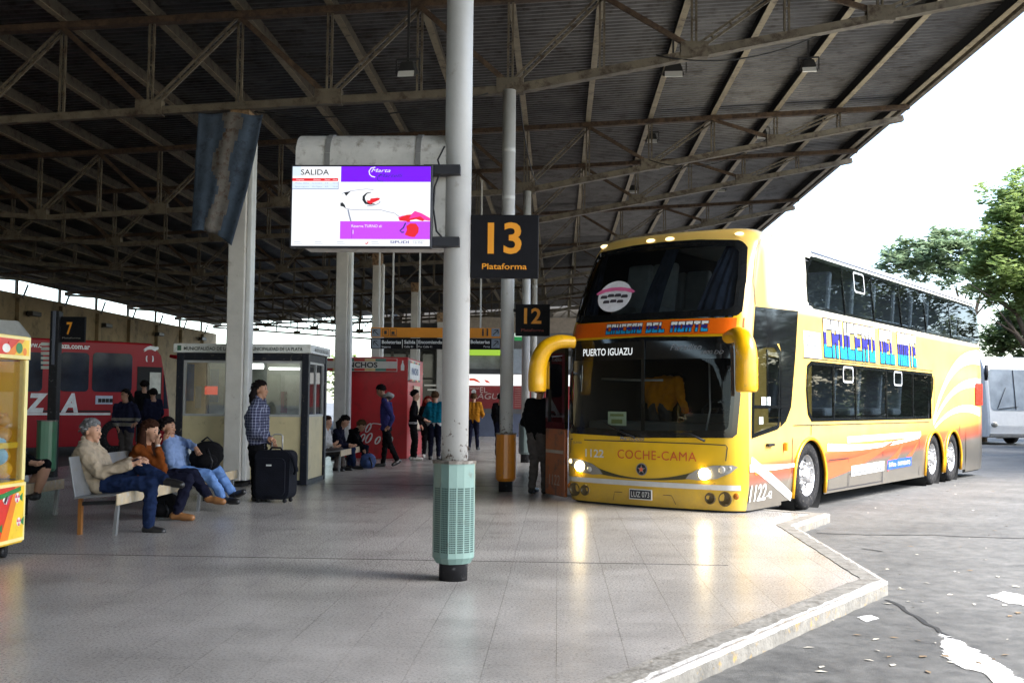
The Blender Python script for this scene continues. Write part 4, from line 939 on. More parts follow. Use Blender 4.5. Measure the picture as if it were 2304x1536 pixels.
bench(11.2, 13.35, -4.66, 'near metal bench with beige front, the grey haired man sitting on it')
bench(13.75, 15.35, -4.63, 'farther metal bench at the foot of the square column')
# ================================================================ YELLOW DOUBLE-DECK COACH
BW, BL, BH = 1.45, 13.55, 4.16
def _tab(T, z):
    if z <= T[0][0]: return T[0][1]
    for (a, p), (b, q) in zip(T[:-1], T[1:]):
        if z <= b: t = (z - a) / (b - a); return p + (q - p) * t
    return T[-1][1]
def hw(z): return _tab([(0, 1.41), (.5, 1.45), (2.3, 1.45), (3.0, 1.42), (3.9, 1.35), (4.02, 1.29), (4.10, 1.19), (4.16, .95)], z)
def sb(z): return _tab([(0, .09), (.3, .02), (.8, 0), (1.15, 0), (2.5, .05), (2.76, .13), (3.2, .28), (3.6, .48), (3.9, .64), (4.02, .72), (4.10, .84), (4.16, 1.25)], z)
RC = .26
def yf(x, z):
    h = hw(z); ax = abs(x); y = sb(z) + .16 * (ax / h) ** 2
    t = ax - (h - RC)
    if t > 0: y += RC - math.sqrt(max(0, RC * RC - t * t))
    return y
def side(y, z, o=.004, s=1): return Vector((s * (hw(z) + o), y, z))
def front(x, z, o=.004): return Vector((x, yf(x, z) - o, z))
def paint_material():
    m = bpy.data.materials.new('coach livery with glare'); m.use_nodes = True
    nt = m.node_tree; N = nt.nodes; L = nt.links; b = N['Principled BSDF']
    b.inputs['Roughness'].default_value = .28; b.inputs['Coat Weight'].default_value = .35; b.inputs['Coat Roughness'].default_value = .08
    tc = N.new('ShaderNodeTexCoord'); sp = N.new('ShaderNodeSeparateXYZ'); L.new(tc.outputs['Object'], sp.inputs[0])
    rp = N.new('ShaderNodeValToRGB'); e = rp.color_ramp.elements
    e[0].position = .0; e[0].color = (.085, .082, .075, 1); e[1].position = .30; e[1].color = (.12, .105, .085, 1)
    for p, c in ((.42, (.32, .06, .025, 1)), (.56, (.52, .13, .04, 1)), (.66, (.74, .40, .08, 1)), (.85, (.80, .52, .13, 1))):  # side yellow paler than the front: overexposure put into the colour
        k = e.new(p); k.color = c
    mz = N.new('ShaderNodeMapRange'); mz.inputs[1].default_value = .1; mz.inputs[2].default_value = 1.2
    ny = N.new('ShaderNodeMath'); ny.operation = 'MULTIPLY'; ny.inputs[1].default_value = -.032; L.new(sp.outputs[1], ny.inputs[0])
    az = N.new('ShaderNodeMath'); L.new(sp.outputs[2], az.inputs[0]); L.new(ny.outputs[0], az.inputs[1]); L.new(az.outputs[0], mz.inputs[0]); L.new(mz.outputs[0], rp.inputs[0])
    gy = N.new('ShaderNodeMath'); gy.operation = 'GREATER_THAN'; gy.inputs[1].default_value = .36; L.new(sp.outputs[1], gy.inputs[0])
    mx = N.new('ShaderNodeMix'); mx.data_type = 'RGBA'; mx.inputs[6].default_value = (.76, .45, .010, 1)
    L.new(gy.outputs[0], mx.inputs[0]); L.new(rp.outputs[0], mx.inputs[7])
    up_ = N.new('ShaderNodeMapRange'); up_.inputs[1].default_value = 2.93; up_.inputs[2].default_value = 3.05; L.new(sp.outputs[2], up_.inputs[0])  # upper side fades to cream: glare painted into the livery
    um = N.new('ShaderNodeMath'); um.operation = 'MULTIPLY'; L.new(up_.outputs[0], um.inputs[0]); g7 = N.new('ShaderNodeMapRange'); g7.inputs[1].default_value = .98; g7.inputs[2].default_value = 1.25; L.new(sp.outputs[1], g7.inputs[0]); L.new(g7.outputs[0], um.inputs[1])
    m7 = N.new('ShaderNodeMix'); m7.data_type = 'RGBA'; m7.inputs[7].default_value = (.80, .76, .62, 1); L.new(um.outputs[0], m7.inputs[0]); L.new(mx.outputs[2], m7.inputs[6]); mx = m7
    ns = N.new('ShaderNodeTexNoise'); ns.inputs['Scale'].default_value = 2.2; ns.inputs['Detail'].default_value = 8; L.new(tc.outputs['Object'], ns.inputs['Vector'])
    mp = N.new('ShaderNodeMapRange'); mp.inputs[1].default_value = .3; mp.inputs[2].default_value = .7; mp.inputs[3].default_value = .88; mp.inputs[4].default_value = 1.06; L.new(ns.outputs[0], mp.inputs[0])
    s = N.new('ShaderNodeVectorMath'); s.operation = 'SCALE'; L.new(mx.outputs[2], s.inputs[0]); L.new(mp.outputs[0], s.inputs['Scale'])
    # road dirt low down
    dz = N.new('ShaderNodeMapRange'); dz.inputs[1].default_value = .75; dz.inputs[2].default_value = .15; dz.inputs[3].default_value = 0; dz.inputs[4].default_value = .75; L.new(sp.outputs[2], dz.inputs[0])
    n2 = N.new('ShaderNodeTexNoise'); n2.inputs['Scale'].default_value = 9; n2.inputs['Detail'].default_value = 9; n2.inputs['Roughness'].default_value = .7; L.new(tc.outputs['Object'], n2.inputs['Vector'])
    dm = N.new('ShaderNodeMath'); dm.operation = 'MULTIPLY'; L.new(dz.outputs[0], dm.inputs[0]); L.new(n2.outputs[0], dm.inputs[1])
    m2 = N.new('ShaderNodeMix'); m2.data_type = 'RGBA'; m2.inputs[7].default_value = (.16, .13, .09, 1); L.new(dm.outputs[0], m2.inputs[0]); L.new(s.outputs[0], m2.inputs[6])
    L.new(m2.outputs[2], b.inputs['Base Color'])
    return m
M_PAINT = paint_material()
M_INT = mat('coach interior', (.018, .018, .020), .8, spec=.2); M_CHAS = mat('chassis black', (.012, .012, .012), .8)
M_GBLK = mat('black glass edge', (.008, .009, .010), .05, var=0, rvar=.02)
G_SCREEN = glass('windscreen glass', (.62, .66, .66), .97, .012, 1.32)
G_SIDE = glass('tinted side glass', (.36, .40, .42), .95, .012, 1.5)
bus = thing('coach', 'yellow double deck coach parked nose first at the platform with its headlights on', 'bus', (BUS_O.x, BUS_O.y, ZR), -R(34))
# --- shell
zs = [.15, .30, .5, .75, .95, 1.13, 1.33, 1.6, 1.95, 2.25, 2.50, 2.76, 2.95, 3.10, 3.35, 3.60, 3.86, 3.94, 4.02, 4.07, 4.11, 4.14, 4.16]
fx = [-1, -.995, -.98, -.955, -.925, -.88, -.82, -.7, -.5, -.25, 0, .25, .5, .7, .82, .88, .925, .955, .98, .995, 1]
sy = [13.55, 13.35, 13.0, 12.0, 11.9, 10.5, 9.2, 7.5, 6.0, 4.5, 3.5, 2.65, 2.45, 2.05, 1.6, 1.5, 1.0]
shell = MB(); rows = []
for z in zs:
    h = hw(z); row = []
    yc = yf(h, z)
    for y in sy: row.append((h - (.10 if y > 13.5 else 0.0), max(y, yc + .02 * (y + .1)), z))
    for f in reversed(fx): row.append((f * h, yf(f * h, z), z))
    for y in reversed(sy): row.append((-h + (.10 if y > 13.5 else 0.0), max(y, yc + .02 * (y + .1)), z))
    rows.append(row)
nr = len(rows[0]); ns_ = len(sy)
shell.v = [p for r_ in rows for p in r_]
def add_cell(j, i): shell.f.append((j * nr + i, j * nr + i + 1, (j + 1) * nr + i + 1, (j + 1) * nr + i)); shell.m.append(0); shell.sm.append(True)
for j in range(len(zs) - 1):
    z = (zs[j] + zs[j + 1]) / 2
    for i in range(nr - 1):
        if i < ns_ - 1 or i >= nr - ns_:
            k = i if i < ns_ - 1 else nr - 2 - i
            y = (sy[k] + sy[k + 1]) / 2; near = i < ns_ - 1
            if 3.10 < z < 3.86 and 2.65 < y < 13.35: continue
            if 1.33 < z < 2.25 and 2.65 < y < 9.2: continue
            if 1.33 < z < 2.25 and y < 1.5 and y > 1.0 and near: continue
            if near and z < 1.13 and 1.5 < y < 11.9: continue
        else:
            q = i - ns_
            if 0 <= q < len(fx) - 1:
                fm = abs((fx[len(fx) - 1 - q] + fx[len(fx) - 2 - q]) / 2)
                if fm < .90 and (1.13 < z < 2.50 or 2.76 < z < 3.86): continue
        add_cell(j, i)
t0 = len(zs) - 1
shell.f.append(tuple(t0 * nr + i for i in range(nr))); shell.m.append(0); shell.sm.append(False)
for j in range(len(zs) - 1): shell.f.append((j * nr, (j + 1) * nr, (j + 1) * nr + nr - 1, j * nr + nr - 1)); shell.m.append(0); shell.sm.append(False)
# skirt with the three wheel arches cut out
WY = (2.55, 9.35, 10.78); WZ, WR = .52, .52
pg = [(1.5, .20)]
for k, c in enumerate(WY):
    r_ = .64
    for a in range(19):
        th = math.pi - math.pi * a / 18
        pg.append((c + math.cos(th) * r_, .42 + math.sin(th) * r_ * 1.0) if 0 < a < 18 else (c + math.cos(th) * r_, .20))
pg += [(11.9, .20), (11.9, 1.13), (1.5, 1.13)]
tri = tessellate_polygon([[Vector((a, b, 0)) for a, b in pg]])
shell.add([side(a, b, 0) for a, b in pg], [tuple(t) for t in tri], 0)
n0 = len(shell.v)
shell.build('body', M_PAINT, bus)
lining = MB(); lining.v = [(p[0] * .965, p[1] + (.05 if p[1] < 6 else -.05), p[2] - .03) for p in shell.v[:len(zs) * nr]]
lining.f = [f for f in shell.f if max(f) < len(zs) * nr and len(f) == 4]; lining.m = [0] * len(lining.f); lining.sm = [True] * len(lining.f)
lining.build('lining', mat('dark lining', (.035, .035, .038), .8, spec=.2), bus, fix=False)
# arch lips and wells, chassis
for c in WY:
    mb = MB(); P = [side(c + math.cos(t) * .655, .42 + math.sin(t) * .655, .012) for t in [math.pi * (1 - a / 18) for a in range(19)]]
    P = [side(c - .655, .22, .012)] + P + [side(c + .655, .22, .012)]
    mb.tube(P, .028, 8, 0); mb.build('wheel_arch', mat('yellow arch trim', lin((225, 160, 20)), .35, var=.08), bus)
mb = MB(); mb.box((-.2, 6.5, .72), (2.1, 10.5, .9), 0); mb.box((0, 12.6, .6), (2.5, 1.6, .6), 0); mb.box((0, 6.6, .3), (1.8, 12.6, .1), 0); mb.box((-1.0, 6.6, .7), (.75, 12.0, .85))
for c in WY: mb.lathe((.75, c, .42), [(.62, 0), (.62, .66)], 20, 0, 'x')
mb.build('chassis', M_CHAS, bus)
# floors, walls inside
mb = MB(); mb.box((0, 7, 1.10), (2.76, 12.6, .06), 0); mb.box((0, 7.0, 2.62), (2.7, 12.3, .12), 0); mb.box((0, 9.9, 1.85), (2.7, .06, 1.5), 0); mb.box((0, 13.2, 3.3), (2.5, .05, 1.5), 0)
mb.box((-.55, 2.3, 1.85), (1.5, .06, 1.45), 0); mb.box((0, 1.05, 2.64), (2.4, 1.3, .08), 0)
mb.build('inner_floor', M_INT, bus)
# --- wheels
M_TYRE = mat('tyre rubber', (.016, .016, .017), .9, spec=.15, var=.3, dirt=(.12, .11, .10), dirt_amt=.25, scale=12); M_RIM = mat('polished wheel', (.55, .55, .56), .25, metal=.8, var=.1)
for s in (1, -1):
    for c in WY:
        w_ = thing('tmp', '', '', (s * (BW - .19), c, WZ)); w_.name = 'wheel'
        for k in ('label', 'category'): del w_[k]
        w_.parent = bus; w_.rotation_euler = (0, 0, 0 if s > 0 else math.pi)
        MB().lathe((0, 0, 0), [(.30, -.14), (.47, -.16), (.515, -.12), (.52, -.05), (.52, .05), (.515, .12), (.48, .16), (.40, .165), (.315, .15), (.30, .10)], 40, 0, 'x').build('tyre', M_TYRE, w_)
        r = MB(); r.lathe((0, 0, 0), [(.315, .145), (.29, .13), (.27, .06), (.24, .05), (.21, .09), (.15, .13), (.13, .14), (.12, .17), (.06, .19), (0, .195)], 36, 0, 'x')
        for k in range(10): a_ = 2 * math.pi * k / 10; r.lathe((0, math.cos(a_) * .18, math.sin(a_) * .18), [(.022, .10), (.022, .16), (.012, .175), (0, .175)], 8, 0, 'x')
        for k in range(10):
            a_ = 2 * math.pi * (k + .5) / 10; r.ball((.062, math.cos(a_) * .245, math.sin(a_) * .245), (.012, .028, .028), 1, 8, 6)
        r.build('rim', [M_RIM, M_CHAS], w_)
# --- side glass and livery on the near side
def grid_patch(mb, poly, fn, mi=0, step=.22):
    """fill a 2-D outline with cells small enough to follow the bodywork"""
    poly = [Vector((a, b, 0)) for a, b in poly]
    bm = bmesh.new(); vs = [bm.verts.new(p) for p in poly]
    for t in tessellate_polygon([poly]):
        try: bm.faces.new([vs[i] for i in t])
        except ValueError: pass
    for ax in (0, 1):
        lo, hi = min(p[ax] for p in poly), max(p[ax] for p in poly); n = int((hi - lo) / step)
        for i in range(1, n + 1):
            c = [0, 0, 0]; c[ax] = lo + (hi - lo) * i / (n + 1); nn = [0, 0, 0]; nn[ax] = 1
            bmesh.ops.bisect_plane(bm, geom=bm.verts[:] + bm.edges[:] + bm.faces[:], plane_co=c, plane_no=nn)
    bm.verts.index_update()
    mb.add([fn(v.co.x, v.co.y) for v in bm.verts], [tuple(v.index for v in f.verts) for f in bm.faces], mi, True); bm.free()
def rrect(y0, z0, y1, z1, r, n=6):
    P = []
    for cx_, cz_, a0 in ((y1 - r, z0 + r, -90), (y1 - r, z1 - r, 0), (y0 + r, z1 - r, 90), (y0 + r, z0 + r, 180)):
        for k in range(n + 1): a_ = R(a0 + 90 * k / n); P.append((cx_ + math.cos(a_) * r, cz_ + math.sin(a_) * r))
    return P
def ring_patch(mb, outer, inner, fn, mi=0):
    n = len(outer); vs = [fn(*p) for p in outer] + [fn(*p) for p in inner]
    mb.add(vs, [(i, (i + 1) % n, (i + 1) % n + n, i + n) for i in range(n)], mi, True)
def resample(P, n):
    P = [Vector(p) for p in P] + [Vector(P[0])]; L_ = [0]
    for a, b in zip(P[:-1], P[1:]): L_.append(L_[-1] + (b - a).length)
    out = []
    for k in range(n):
        t = L_[-1] * k / n; i = max(j for j in range(len(L_) - 1) if L_[j] <= t + 1e-9); f = (t - L_[i]) / max(1e-9, L_[i + 1] - L_[i]); out.append(tuple(P[i].lerp(P[i + 1], f)))
    return out
def shrink(P, d):
    c = Vector((sum(p[0] for p in P) / len(P), sum(p[1] for p in P) / len(P))); xs = [p[0] for p in P]; ys = [p[1] for p in P]
    kx = 1 - 2 * d / (max(xs) - min(xs)); ky = 1 - 2 * d / (max(ys) - min(ys))
    cx_, cy_ = (max(xs) + min(xs)) / 2, (max(ys) + min(ys)) / 2
    return [(cx_ + (p[0] - cx_) * kx, cy_ + (p[1] - cy_) * ky) for p in P]
upper = [(2.60, 3.16), (2.62, 3.10), (2.68, 3.07), (13.30, 3.03), (13.40, 3.08), (13.43, 3.2), (13.40, 3.78), (13.34, 3.87), (13.2, 3.91), (3.0, 3.91), (2.82, 3.89), (2.72, 3.80), (2.62, 3.55)]
lower = [(2.62, 1.33), (8.85, 1.33), (8.98, 1.42), (9.30, 1.9), (9.34, 2.16), (9.28, 2.25), (2.52, 2.25), (2.44, 2.16), (2.40, 1.75), (2.48, 1.42)]
def side_window(name, P, mulls, vents, s):
    fn = lambda a, b: side(a, b, .006, s)
    P = resample(P, 80); inner = shrink(P, .055)
    mb = MB(); ring_patch(mb, P, inner, lambda a, b: side(a, b, .007, s))
    ys = [p[1] for p in P]
    for y in mulls: mb.box(side(y, (min(ys) + max(ys)) / 2, .0, s), (.03, .055, max(ys) - min(ys) - .06), 0, Matrix.Rotation(R(0 if max(ys) < 3 else 5.2 * s * -1), 3, 'Y'))
    f = mb.build('window', M_GBLK, bus)
    mb = MB(); grid_patch(mb, inner, fn, 0, .5); mb.build('pane', G_SIDE, f)
    if s > 0:
        for (y0, z0, y1, z1) in vents:
            mb = MB(); o_ = rrect(y0, z0, y1, z1, .06); ring_patch(mb, o_, shrink(o_, .03), lambda a, b: side(a, b, .014, s)); mb.build('vent_frame', mat('vent frame', (.45, .47, .48), .4), f)
for s in (1, -1):
    side_window('w', upper, (4.25, 5.75, 7.35, 9.0, 10.9), ((4.8, 3.50, 5.35, 3.86),), s)
    side_window('w', lower, (3.58, 4.64, 6.28, 7.9), ((4.0, 1.95, 4.5, 2.22), (6.7, 1.95, 7.2, 2.22)), s)
# black glazed quarter behind the driver, driver's window with frame, door line
mb = MB(); quarter = [(.62, 2.93), (.50, 2.5), (.46, 2.30), (1.40, 2.46), (1.46, 2.36), (1.42, 1.26), (1.62, 1.34), (1.82, 1.55), (1.98, 2.25), (2.18, 2.98)]
grid_patch(mb, quarter, lambda a, b: side(a, b, .006), 0, .3); mb.build('quarter_glass', M_GBLK, bus)
dw = resample([(.42, 1.12), (1.38, 1.24), (1.44, 2.34), (1.30, 2.46), (.56, 2.44), (.46, 2.3)], 48); dwi = shrink(dw, .07)
mb = MB(); ring_patch(mb, dw, dwi, lambda a, b: side(a, b, .010)); mb.box(side(.98, 1.55, .006), (.02, 1.0, .04)); mb.box(side(.95, 1.95, .006), (.02, .03, .8)); f = mb.build('driver_window', M_GBLK, bus)
mb = MB(); grid_patch(mb, dwi, lambda a, b: side(a, b, .007), 0, .3); mb.build('pane', G_SIDE, f)
for (y, z) in ((.80, 1.62), (.98, 1.62), (.72, 1.36)):
    mb = MB(); mb.box(side(y, z, .012), (.004, .13, .13 if z > 1.5 else .10))
    mb.build('paper_sticker', mat('pale paper sticker', (.62, .68, .68), .6), f)
# livery: stripes, lettering
M_LWHITE = mat('livery white', (.80, .80, .77), .3, var=.05, coat=.3); M_LNAVY = mat('livery navy', lin((48, 46, 130)), .3, var=.04); M_LCYAN = mat('livery cyan', lin((30, 150, 200)), .3, var=.04); M_LINE = mat('livery line', (.02, .02, .03), .4)
M_LORG = mat('livery orange', lin((222, 98, 12)), .3, var=.06, coat=.3); M_LRED = mat('livery red', lin((196, 84, 48)), .35, var=.06); M_LDYEL = mat('livery amber', lin((225, 140, 20)), .3)
def strip(mb, pts, w0, w1, mi, fn):
    n = len(pts); vs = []
    P = [Vector(p) for p in pts]
    for i, p in enumerate(P):
        t = (P[min(i + 1, n - 1)] - P[max(i - 1, 0)]).normalized(); s = Vector((-t.y, t.x)) * (w0 + (w1 - w0) * i / (n - 1)) / 2
        vs += [fn(*(p + s)), fn(*(p - s))]
    mb.add(vs, [(2 * i, 2 * i + 1, 2 * i + 3, 2 * i + 2) for i in range(n - 1)], mi, True)
def bez(p0, p1, p2, n=24): return [tuple(Vector(p0) * (1 - t) ** 2 + Vector(p1) * 2 * t * (1 - t) + Vector(p2) * t * t) for t in [i / n for i in range(n + 1)]]
fs = lambda a, b: side(a, b, .005)
mb = MB()
strip(mb, bez((9.3, 1.30), (10.6, 2.75), (13.3, 2.72)), .06, .34, 0, fs); strip(mb, bez((9.3, 1.22), (10.8, 2.2), (13.3, 2.12)), .05, .22, 0, fs); strip(mb, bez((9.4, 1.16), (11.1, 1.72), (13.2, 1.46)), .05, .20, 0, fs)
strip(mb, [(.36, .72), (1.2, .70), (2.0, .70)], .10, .05, 0, fs)
strip(mb, bez((.40, .80), (.9, .62), (1.85, .24)), .16, .12, 0, lambda a, b: side(a, b, .006))
strip(mb, bez((3.3, .92), (5.5, .82), (8.3, .98)), .12, .04, 0, fs)
strip(mb, bez((3.25, .55), (5.2, .62), (6.9, .98)), .26, .02, 1, fs); strip(mb, bez((6.3, .50), (6.9, .66), (7.3, .92)), .20, .05, 1, fs); strip(mb, bez((7.3, .52), (7.8, .66), (8.2, .88)), .14, .04, 1, fs)
strip(mb, [(4.4, .50), (6.1, .52)], .17, .17, 0, lambda a, b: side(a, b, .007)); strip(mb, [(6.3, .52), (7.75, .54)], .17, .17, 2, lambda a, b: side(a, b, .007))
strip(mb, [(4.2, 1.02), (8.4, 1.04)], .10, .10, 0, lambda a, b: side(a, b, .006))
put = lambda s, y, z, h, mi, o=.009, **kw: mb.add([side(y + a, z + b, o) for a, b in letters(s, h, **kw)[0]], letters(s, h, **kw)[1], mi)
strip(mb, [(2.35, 2.50), (3.05, 2.50)], .40, .40, 0, lambda a, b: side(a, b, .006))
for k in range(4): strip(mb, [(2.42, 2.63 - .07 * k), (2.98 - .1 * (k % 2), 2.63 - .07 * k)], .012, .012, 4, lambda a, b: side(a, b, .009))
put('crucerodelnorte.com.ar', 4.5, .47, .07, 4, width=1.5); put('El Plata - SARMIENTO', 6.38, .49, .075, 0, width=1.28)
put('CRUCERO DEL NORTE', 4.3, 1.0, .055, 3, width=3.9)
put('CRUCERO', .52, .62, .085, 3, width=.55, shear=.1); put('1122', .36, .27, .22, 0, width=.55, shear=.2, bold=.012); put('-42', .94, .28, .10, 0)
mb.build('livery_stripe', [M_LWHITE, M_LRED, mat('livery blue', lin((40, 80, 165)), .35), M_LDYEL, M_LINE], bus, fix=False)
GLY = {'C': ((0, 0, .34, 1), (0, 0, 1, .26), (0, .74, 1, 1)), 'R': ((0, 0, .34, 1), (0, .74, 1, 1), (.66, .52, 1, 1), (0, .40, .86, .60), (.56, 0, .90, .42)), 'U': ((0, 0, .34, 1), (.66, 0, 1, 1), (0, 0, 1, .26)),
       'E': ((0, 0, .34, 1), (0, 0, 1, .26), (0, .76, 1, 1), (0, .40, .85, .60)), 'O': ((0, 0, .34, 1), (.66, 0, 1, 1), (0, 0, 1, .26), (0, .74, 1, 1)), 'D': ((0, 0, .34, 1), (.66, .08, 1, .92), (0, 0, .9, .26), (0, .74, .9, 1)),
       'L': ((0, 0, .34, 1), (0, 0, 1, .28)), 'N': ((0, 0, .34, 1), (.66, 0, 1, 1), (0, .72, .8, 1)), 'T': ((0, .74, 1, 1), (.33, 0, .67, 1))}
def banded(fn, word_parts, z0, h, bold, cuts, mats_, name, olw):
    """block lettering cut into colour bands over a dark outline"""
    mb = MB(); ed = [0] + list(cuts) + [1]
    for (s, x, w_) in word_parts:
        adv = w_ / len(s); gw = adv * .84
        for i, ch in enumerate(s):
            gx = x + i * adv
            for layer in (0, 1):
                for k_, (a0, b0, a1, b1) in enumerate(GLY[ch]):
                    if layer == 0:
                        g_ = olw; mb.add([fn(gx + a * gw + da, z0 + b * h + db, .006 + .0004 * k_) for a, b, da, db in ((a0, b0, -g_, -g_), (a1, b0, g_, -g_), (a1, b1, g_, g_), (a0, b1, -g_, g_))], [(0, 1, 2, 3)], 3); continue
                    for k in range(3):
                        lo, hi = max(b0, ed[k]), min(b1, ed[k + 1])
                        if hi - lo > .001: mb.add([fn(gx + a * gw, z0 + b * h, .0095 + .0004 * k_) for a, b in ((a0, lo), (a1, lo), (a1, hi), (a0, hi))], [(0, 1, 2, 3)], k)
    mb.build(name, mats_, bus, fix=False)
banded(lambda a, b, o: side(a, b, o), (('CRUCERO', 3.20, 2.55), ('DEL', 5.98, .88), ('NORTE', 7.02, 1.2)), 2.34, .60, .035, (.33, .66), [M_LCYAN, M_LNAVY, M_LWHITE, M_LINE], 'company_lettering', .02)
mb = MB(); 
o_ = rrect(12.75, 1.62, 13.42, 2.12, .04); grid_patch(mb, o_, lambda a, b: side(a, b, .02), 0, .3); mb.build('tail_lamp', mat('red lens', lin((190, 50, 35)), .25), bus)
mb = MB()
for y0, y1, z0, z1 in ((3.35, 4.25, .25, .72), (4.3, 6.0, .25, .46), (1.86, 1.868, .22, 1.1), (6.05, 6.06, .22, .95), (8.3, 8.31, .25, 1.1), (2.60, 2.61, 1.13, 1.28), (11.35, 11.36, .3, 1.2), (9.38, 9.39, 1.3, 2.2)):
    P = [(y0, z0), (y1, z0), (y1, z1), (y0, z1)]
    for a, b in zip(P, P[1:] + P[:1]): strip(mb, [a, b], .012, .012, 0, lambda a, b: side(a, b, .008))
strip(mb, [(1.9, 1.28), (9.0, 1.27)], .014, .014, 0, lambda a, b: side(a, b, .008)); strip(mb, [(2.3, 2.29), (9.3, 2.30)], .012, .012, 0, lambda a, b: side(a, b, .008))
strip(mb, [(.62, 2.95), (.66, 3.3), (.85, 3.75), (1.0, 3.92)], .02, .012, 0, lambda a, b: side(a, b, .006)); strip(mb, [(2.22, 3.0), (2.28, 3.95)], .014, .012, 0, lambda a, b: side(a, b, .006))
strip(mb, [(3.0, 3.98), (13.3, 3.97)], .03, .03, 0, lambda a, b: side(a, b, .012))
mb.build('panel_seam', M_LINE, bus, fix=False)
MB().box(side(1.0, 1.02, .03), (.05, .22, .04)).build('door_handle', M_BLK, bus, bevel=.01)
MB().box(side(1.55, .98, .03), (.05, .05, .12)).build('filler_flap', M_LDYEL, bus, bevel=.01)
# --- front
ff = lambda a, b: front(a, b, .005)
def wide(fr, z): return fr * hw(z)
def fw(xn, z, o): return front(xn * hw(z) / 1.45, z, o)
lo_w = resample([(-1.34, 1.18), (-1.30, 1.13), (0, 1.10), (1.30, 1.13), (1.35, 1.18), (1.38, 1.7), (1.36, 2.42), (1.30, 2.49), (0, 2.52), (-1.30, 2.49), (-1.36, 2.42), (-1.38, 1.7)], 120)
up_w = resample([(-1.37, 2.84), (-1.32, 2.78), (0, 2.77), (1.32, 2.78), (1.37, 2.84), (1.38, 3.3), (1.34, 3.80), (1.24, 3.89), (.6, 3.94), (0, 3.95), (-.6, 3.94), (-1.24, 3.89), (-1.34, 3.80), (-1.38, 3.3)], 120)
def screen(P, top_band, name):
    inner = shrink(P, .06); mb = MB(); ring_patch(mb, P, inner, lambda a, b: fw(a, b, .010)); ring_patch(mb, inner, shrink(P, .10), lambda a, b: fw(a, b, .008))
    if top_band: grid_patch(mb, [(-1.36, 2.20), (1.36, 2.20), (1.34, 2.44), (-1.34, 2.44)], lambda a, b: fw(a, b, .0075), 0, .15); mb.box(fw(0, 1.8, .004), (.05, .02, 1.36))
    f = mb.build(name, M_GBLK, bus)
    mb = MB(); grid_patch(mb, inner, lambda a, b: fw(a, b, .006), 0, .15); mb.build('pane', G_SCREEN, f); return f
lw_ = screen(lo_w, True, 'lower_windscreen'); uw_ = screen(up_w, False, 'upper_windscreen')
mb = MB()
for s, x, w_ in (('PUERTO IGUAZU', -1.06, .88),): v_, f_ = letters(s, .10, bold=.012, width=w_); mb.add([fw(x + a, 2.27 + b, .013) for a, b in v_], f_, 0)
mb.build('destination_display', em('lit led text', (235, 240, 240), 1.0), lw_, fix=False)
mb = MB()
for s, x, z, w_, h in (('Paradiso', .42, 2.32, .46, .085), ('1800 DD', .86, 2.26, .32, .05)): v_, f_ = letters(s, h, shear=.35, width=w_); mb.add([fw(x + a, z + b, .013) for a, b in v_], f_, 0)
mb.build('badge_lettering', mat('silver badge', (.22, .23, .25), .4), lw_, fix=False)
mb = MB(); grid_patch(mb, [(-1.40, 2.535), (1.40, 2.535), (1.40, 2.755), (-1.40, 2.755)], lambda a, b: fw(a, b, .008), 0, .12); mb.build('orange_band', M_LORG, bus)
banded(lambda a, b, o: front(a, b, o + .006), (('CRUCERO', -.66, .62), ('DEL', .02, .30), ('NORTE', .40, .56)), 2.575, .145, .03, (.36, .68), [M_LCYAN, M_LNAVY, M_LWHITE, M_LINE], 'company_lettering', .008)
# bonnet panel line, smile grille, bumper stripe
mb = MB()
pl = [(-1.28, 1.045)] + [(x, 1.045 - .01 * (x / 1.2) ** 2) for x in (-.9, -.4, 0, .4, .9)] + [(1.22, 1.03), (1.24, 1.0), (1.22, .82)]
strip(mb, pl, .014, .014, 0, lambda a, b: front(a, b, .007)); strip(mb, [(-1.28, 1.045), (-1.28, .84)], .014, .014, 0, lambda a, b: front(a, b, .007))
n = 30; vs = []
for i in range(n + 1):
    x = -1.0 + 2.0 * i / n; zt = .535 + .20 * (x / 1.0) ** 2; zb = .515 + .085 * (x / 1.0) ** 2; vs += [front(x, zt, .008), front(x, zb, .008)]
mb.add(vs, [(2 * i, 2 * i + 1, 2 * i + 3, 2 * i + 2) for i in range(n)], 1, True)
strip(mb, [(-1.40, .515), (-1.05, .512)], .008, .008, 0, lambda a, b: front(a, b, .007)); strip(mb, [(1.05, .512), (1.40, .515)], .008, .008, 0, lambda a, b: front(a, b, .007)); strip(mb, [(-1.42, .36), (1.42, .36)], .006, .006, 0, lambda a, b: front(a, b, .007)); strip(mb, [(-.5, .20), (-.46, .32), (.45, .32), (.5, .2)], .008, .008, 0, lambda a, b: front(a, b, .007))
mb.build('grille_strip', [M_LINE, mat('olive black grille', (.055, .048, .02), .4)], bus, fix=False)
mb = MB(); grid_patch(mb, [(-1.38, .425), (1.38, .425), (1.38, .495), (-1.38, .495)], lambda a, b: front(a, b, .012), 0, .08); mb.build('bumper_stripe', mat('silver bumper tape', (.55, .54, .52), .35, var=.1), bus)
mb = MB()
v_, f_ = letters('COCHE-CAMA', .125, bold=0, width=1.22, space=1.08); mb.add([front(-.40 + a, .80 + b, .008) for a, b in v_], f_, 0)
v_, f_ = letters('1122', .11, bold=.016, width=.34); mb.add([front(-.98 + a, .80 + b, .008) for a, b in v_], f_, 1)
v_, f_ = letters('Marcopolo', .055, bold=.012, width=.40, shear=.2); mb.add([front(-.36 + a, 1.062 + b, .008) for a, b in v_], f_, 2)
v_, f_ = letters('SCANIA', .03, width=.17); mb.add([front(-1.22 + a, .985 + b, .008) for a, b in v_], f_, 2)
mb.build('front_lettering', [M_LRED, mat('silver number', (.62, .62, .60), .35), mat('chrome script', (.42, .42, .42), .25, metal=.6)], bus, fix=False)
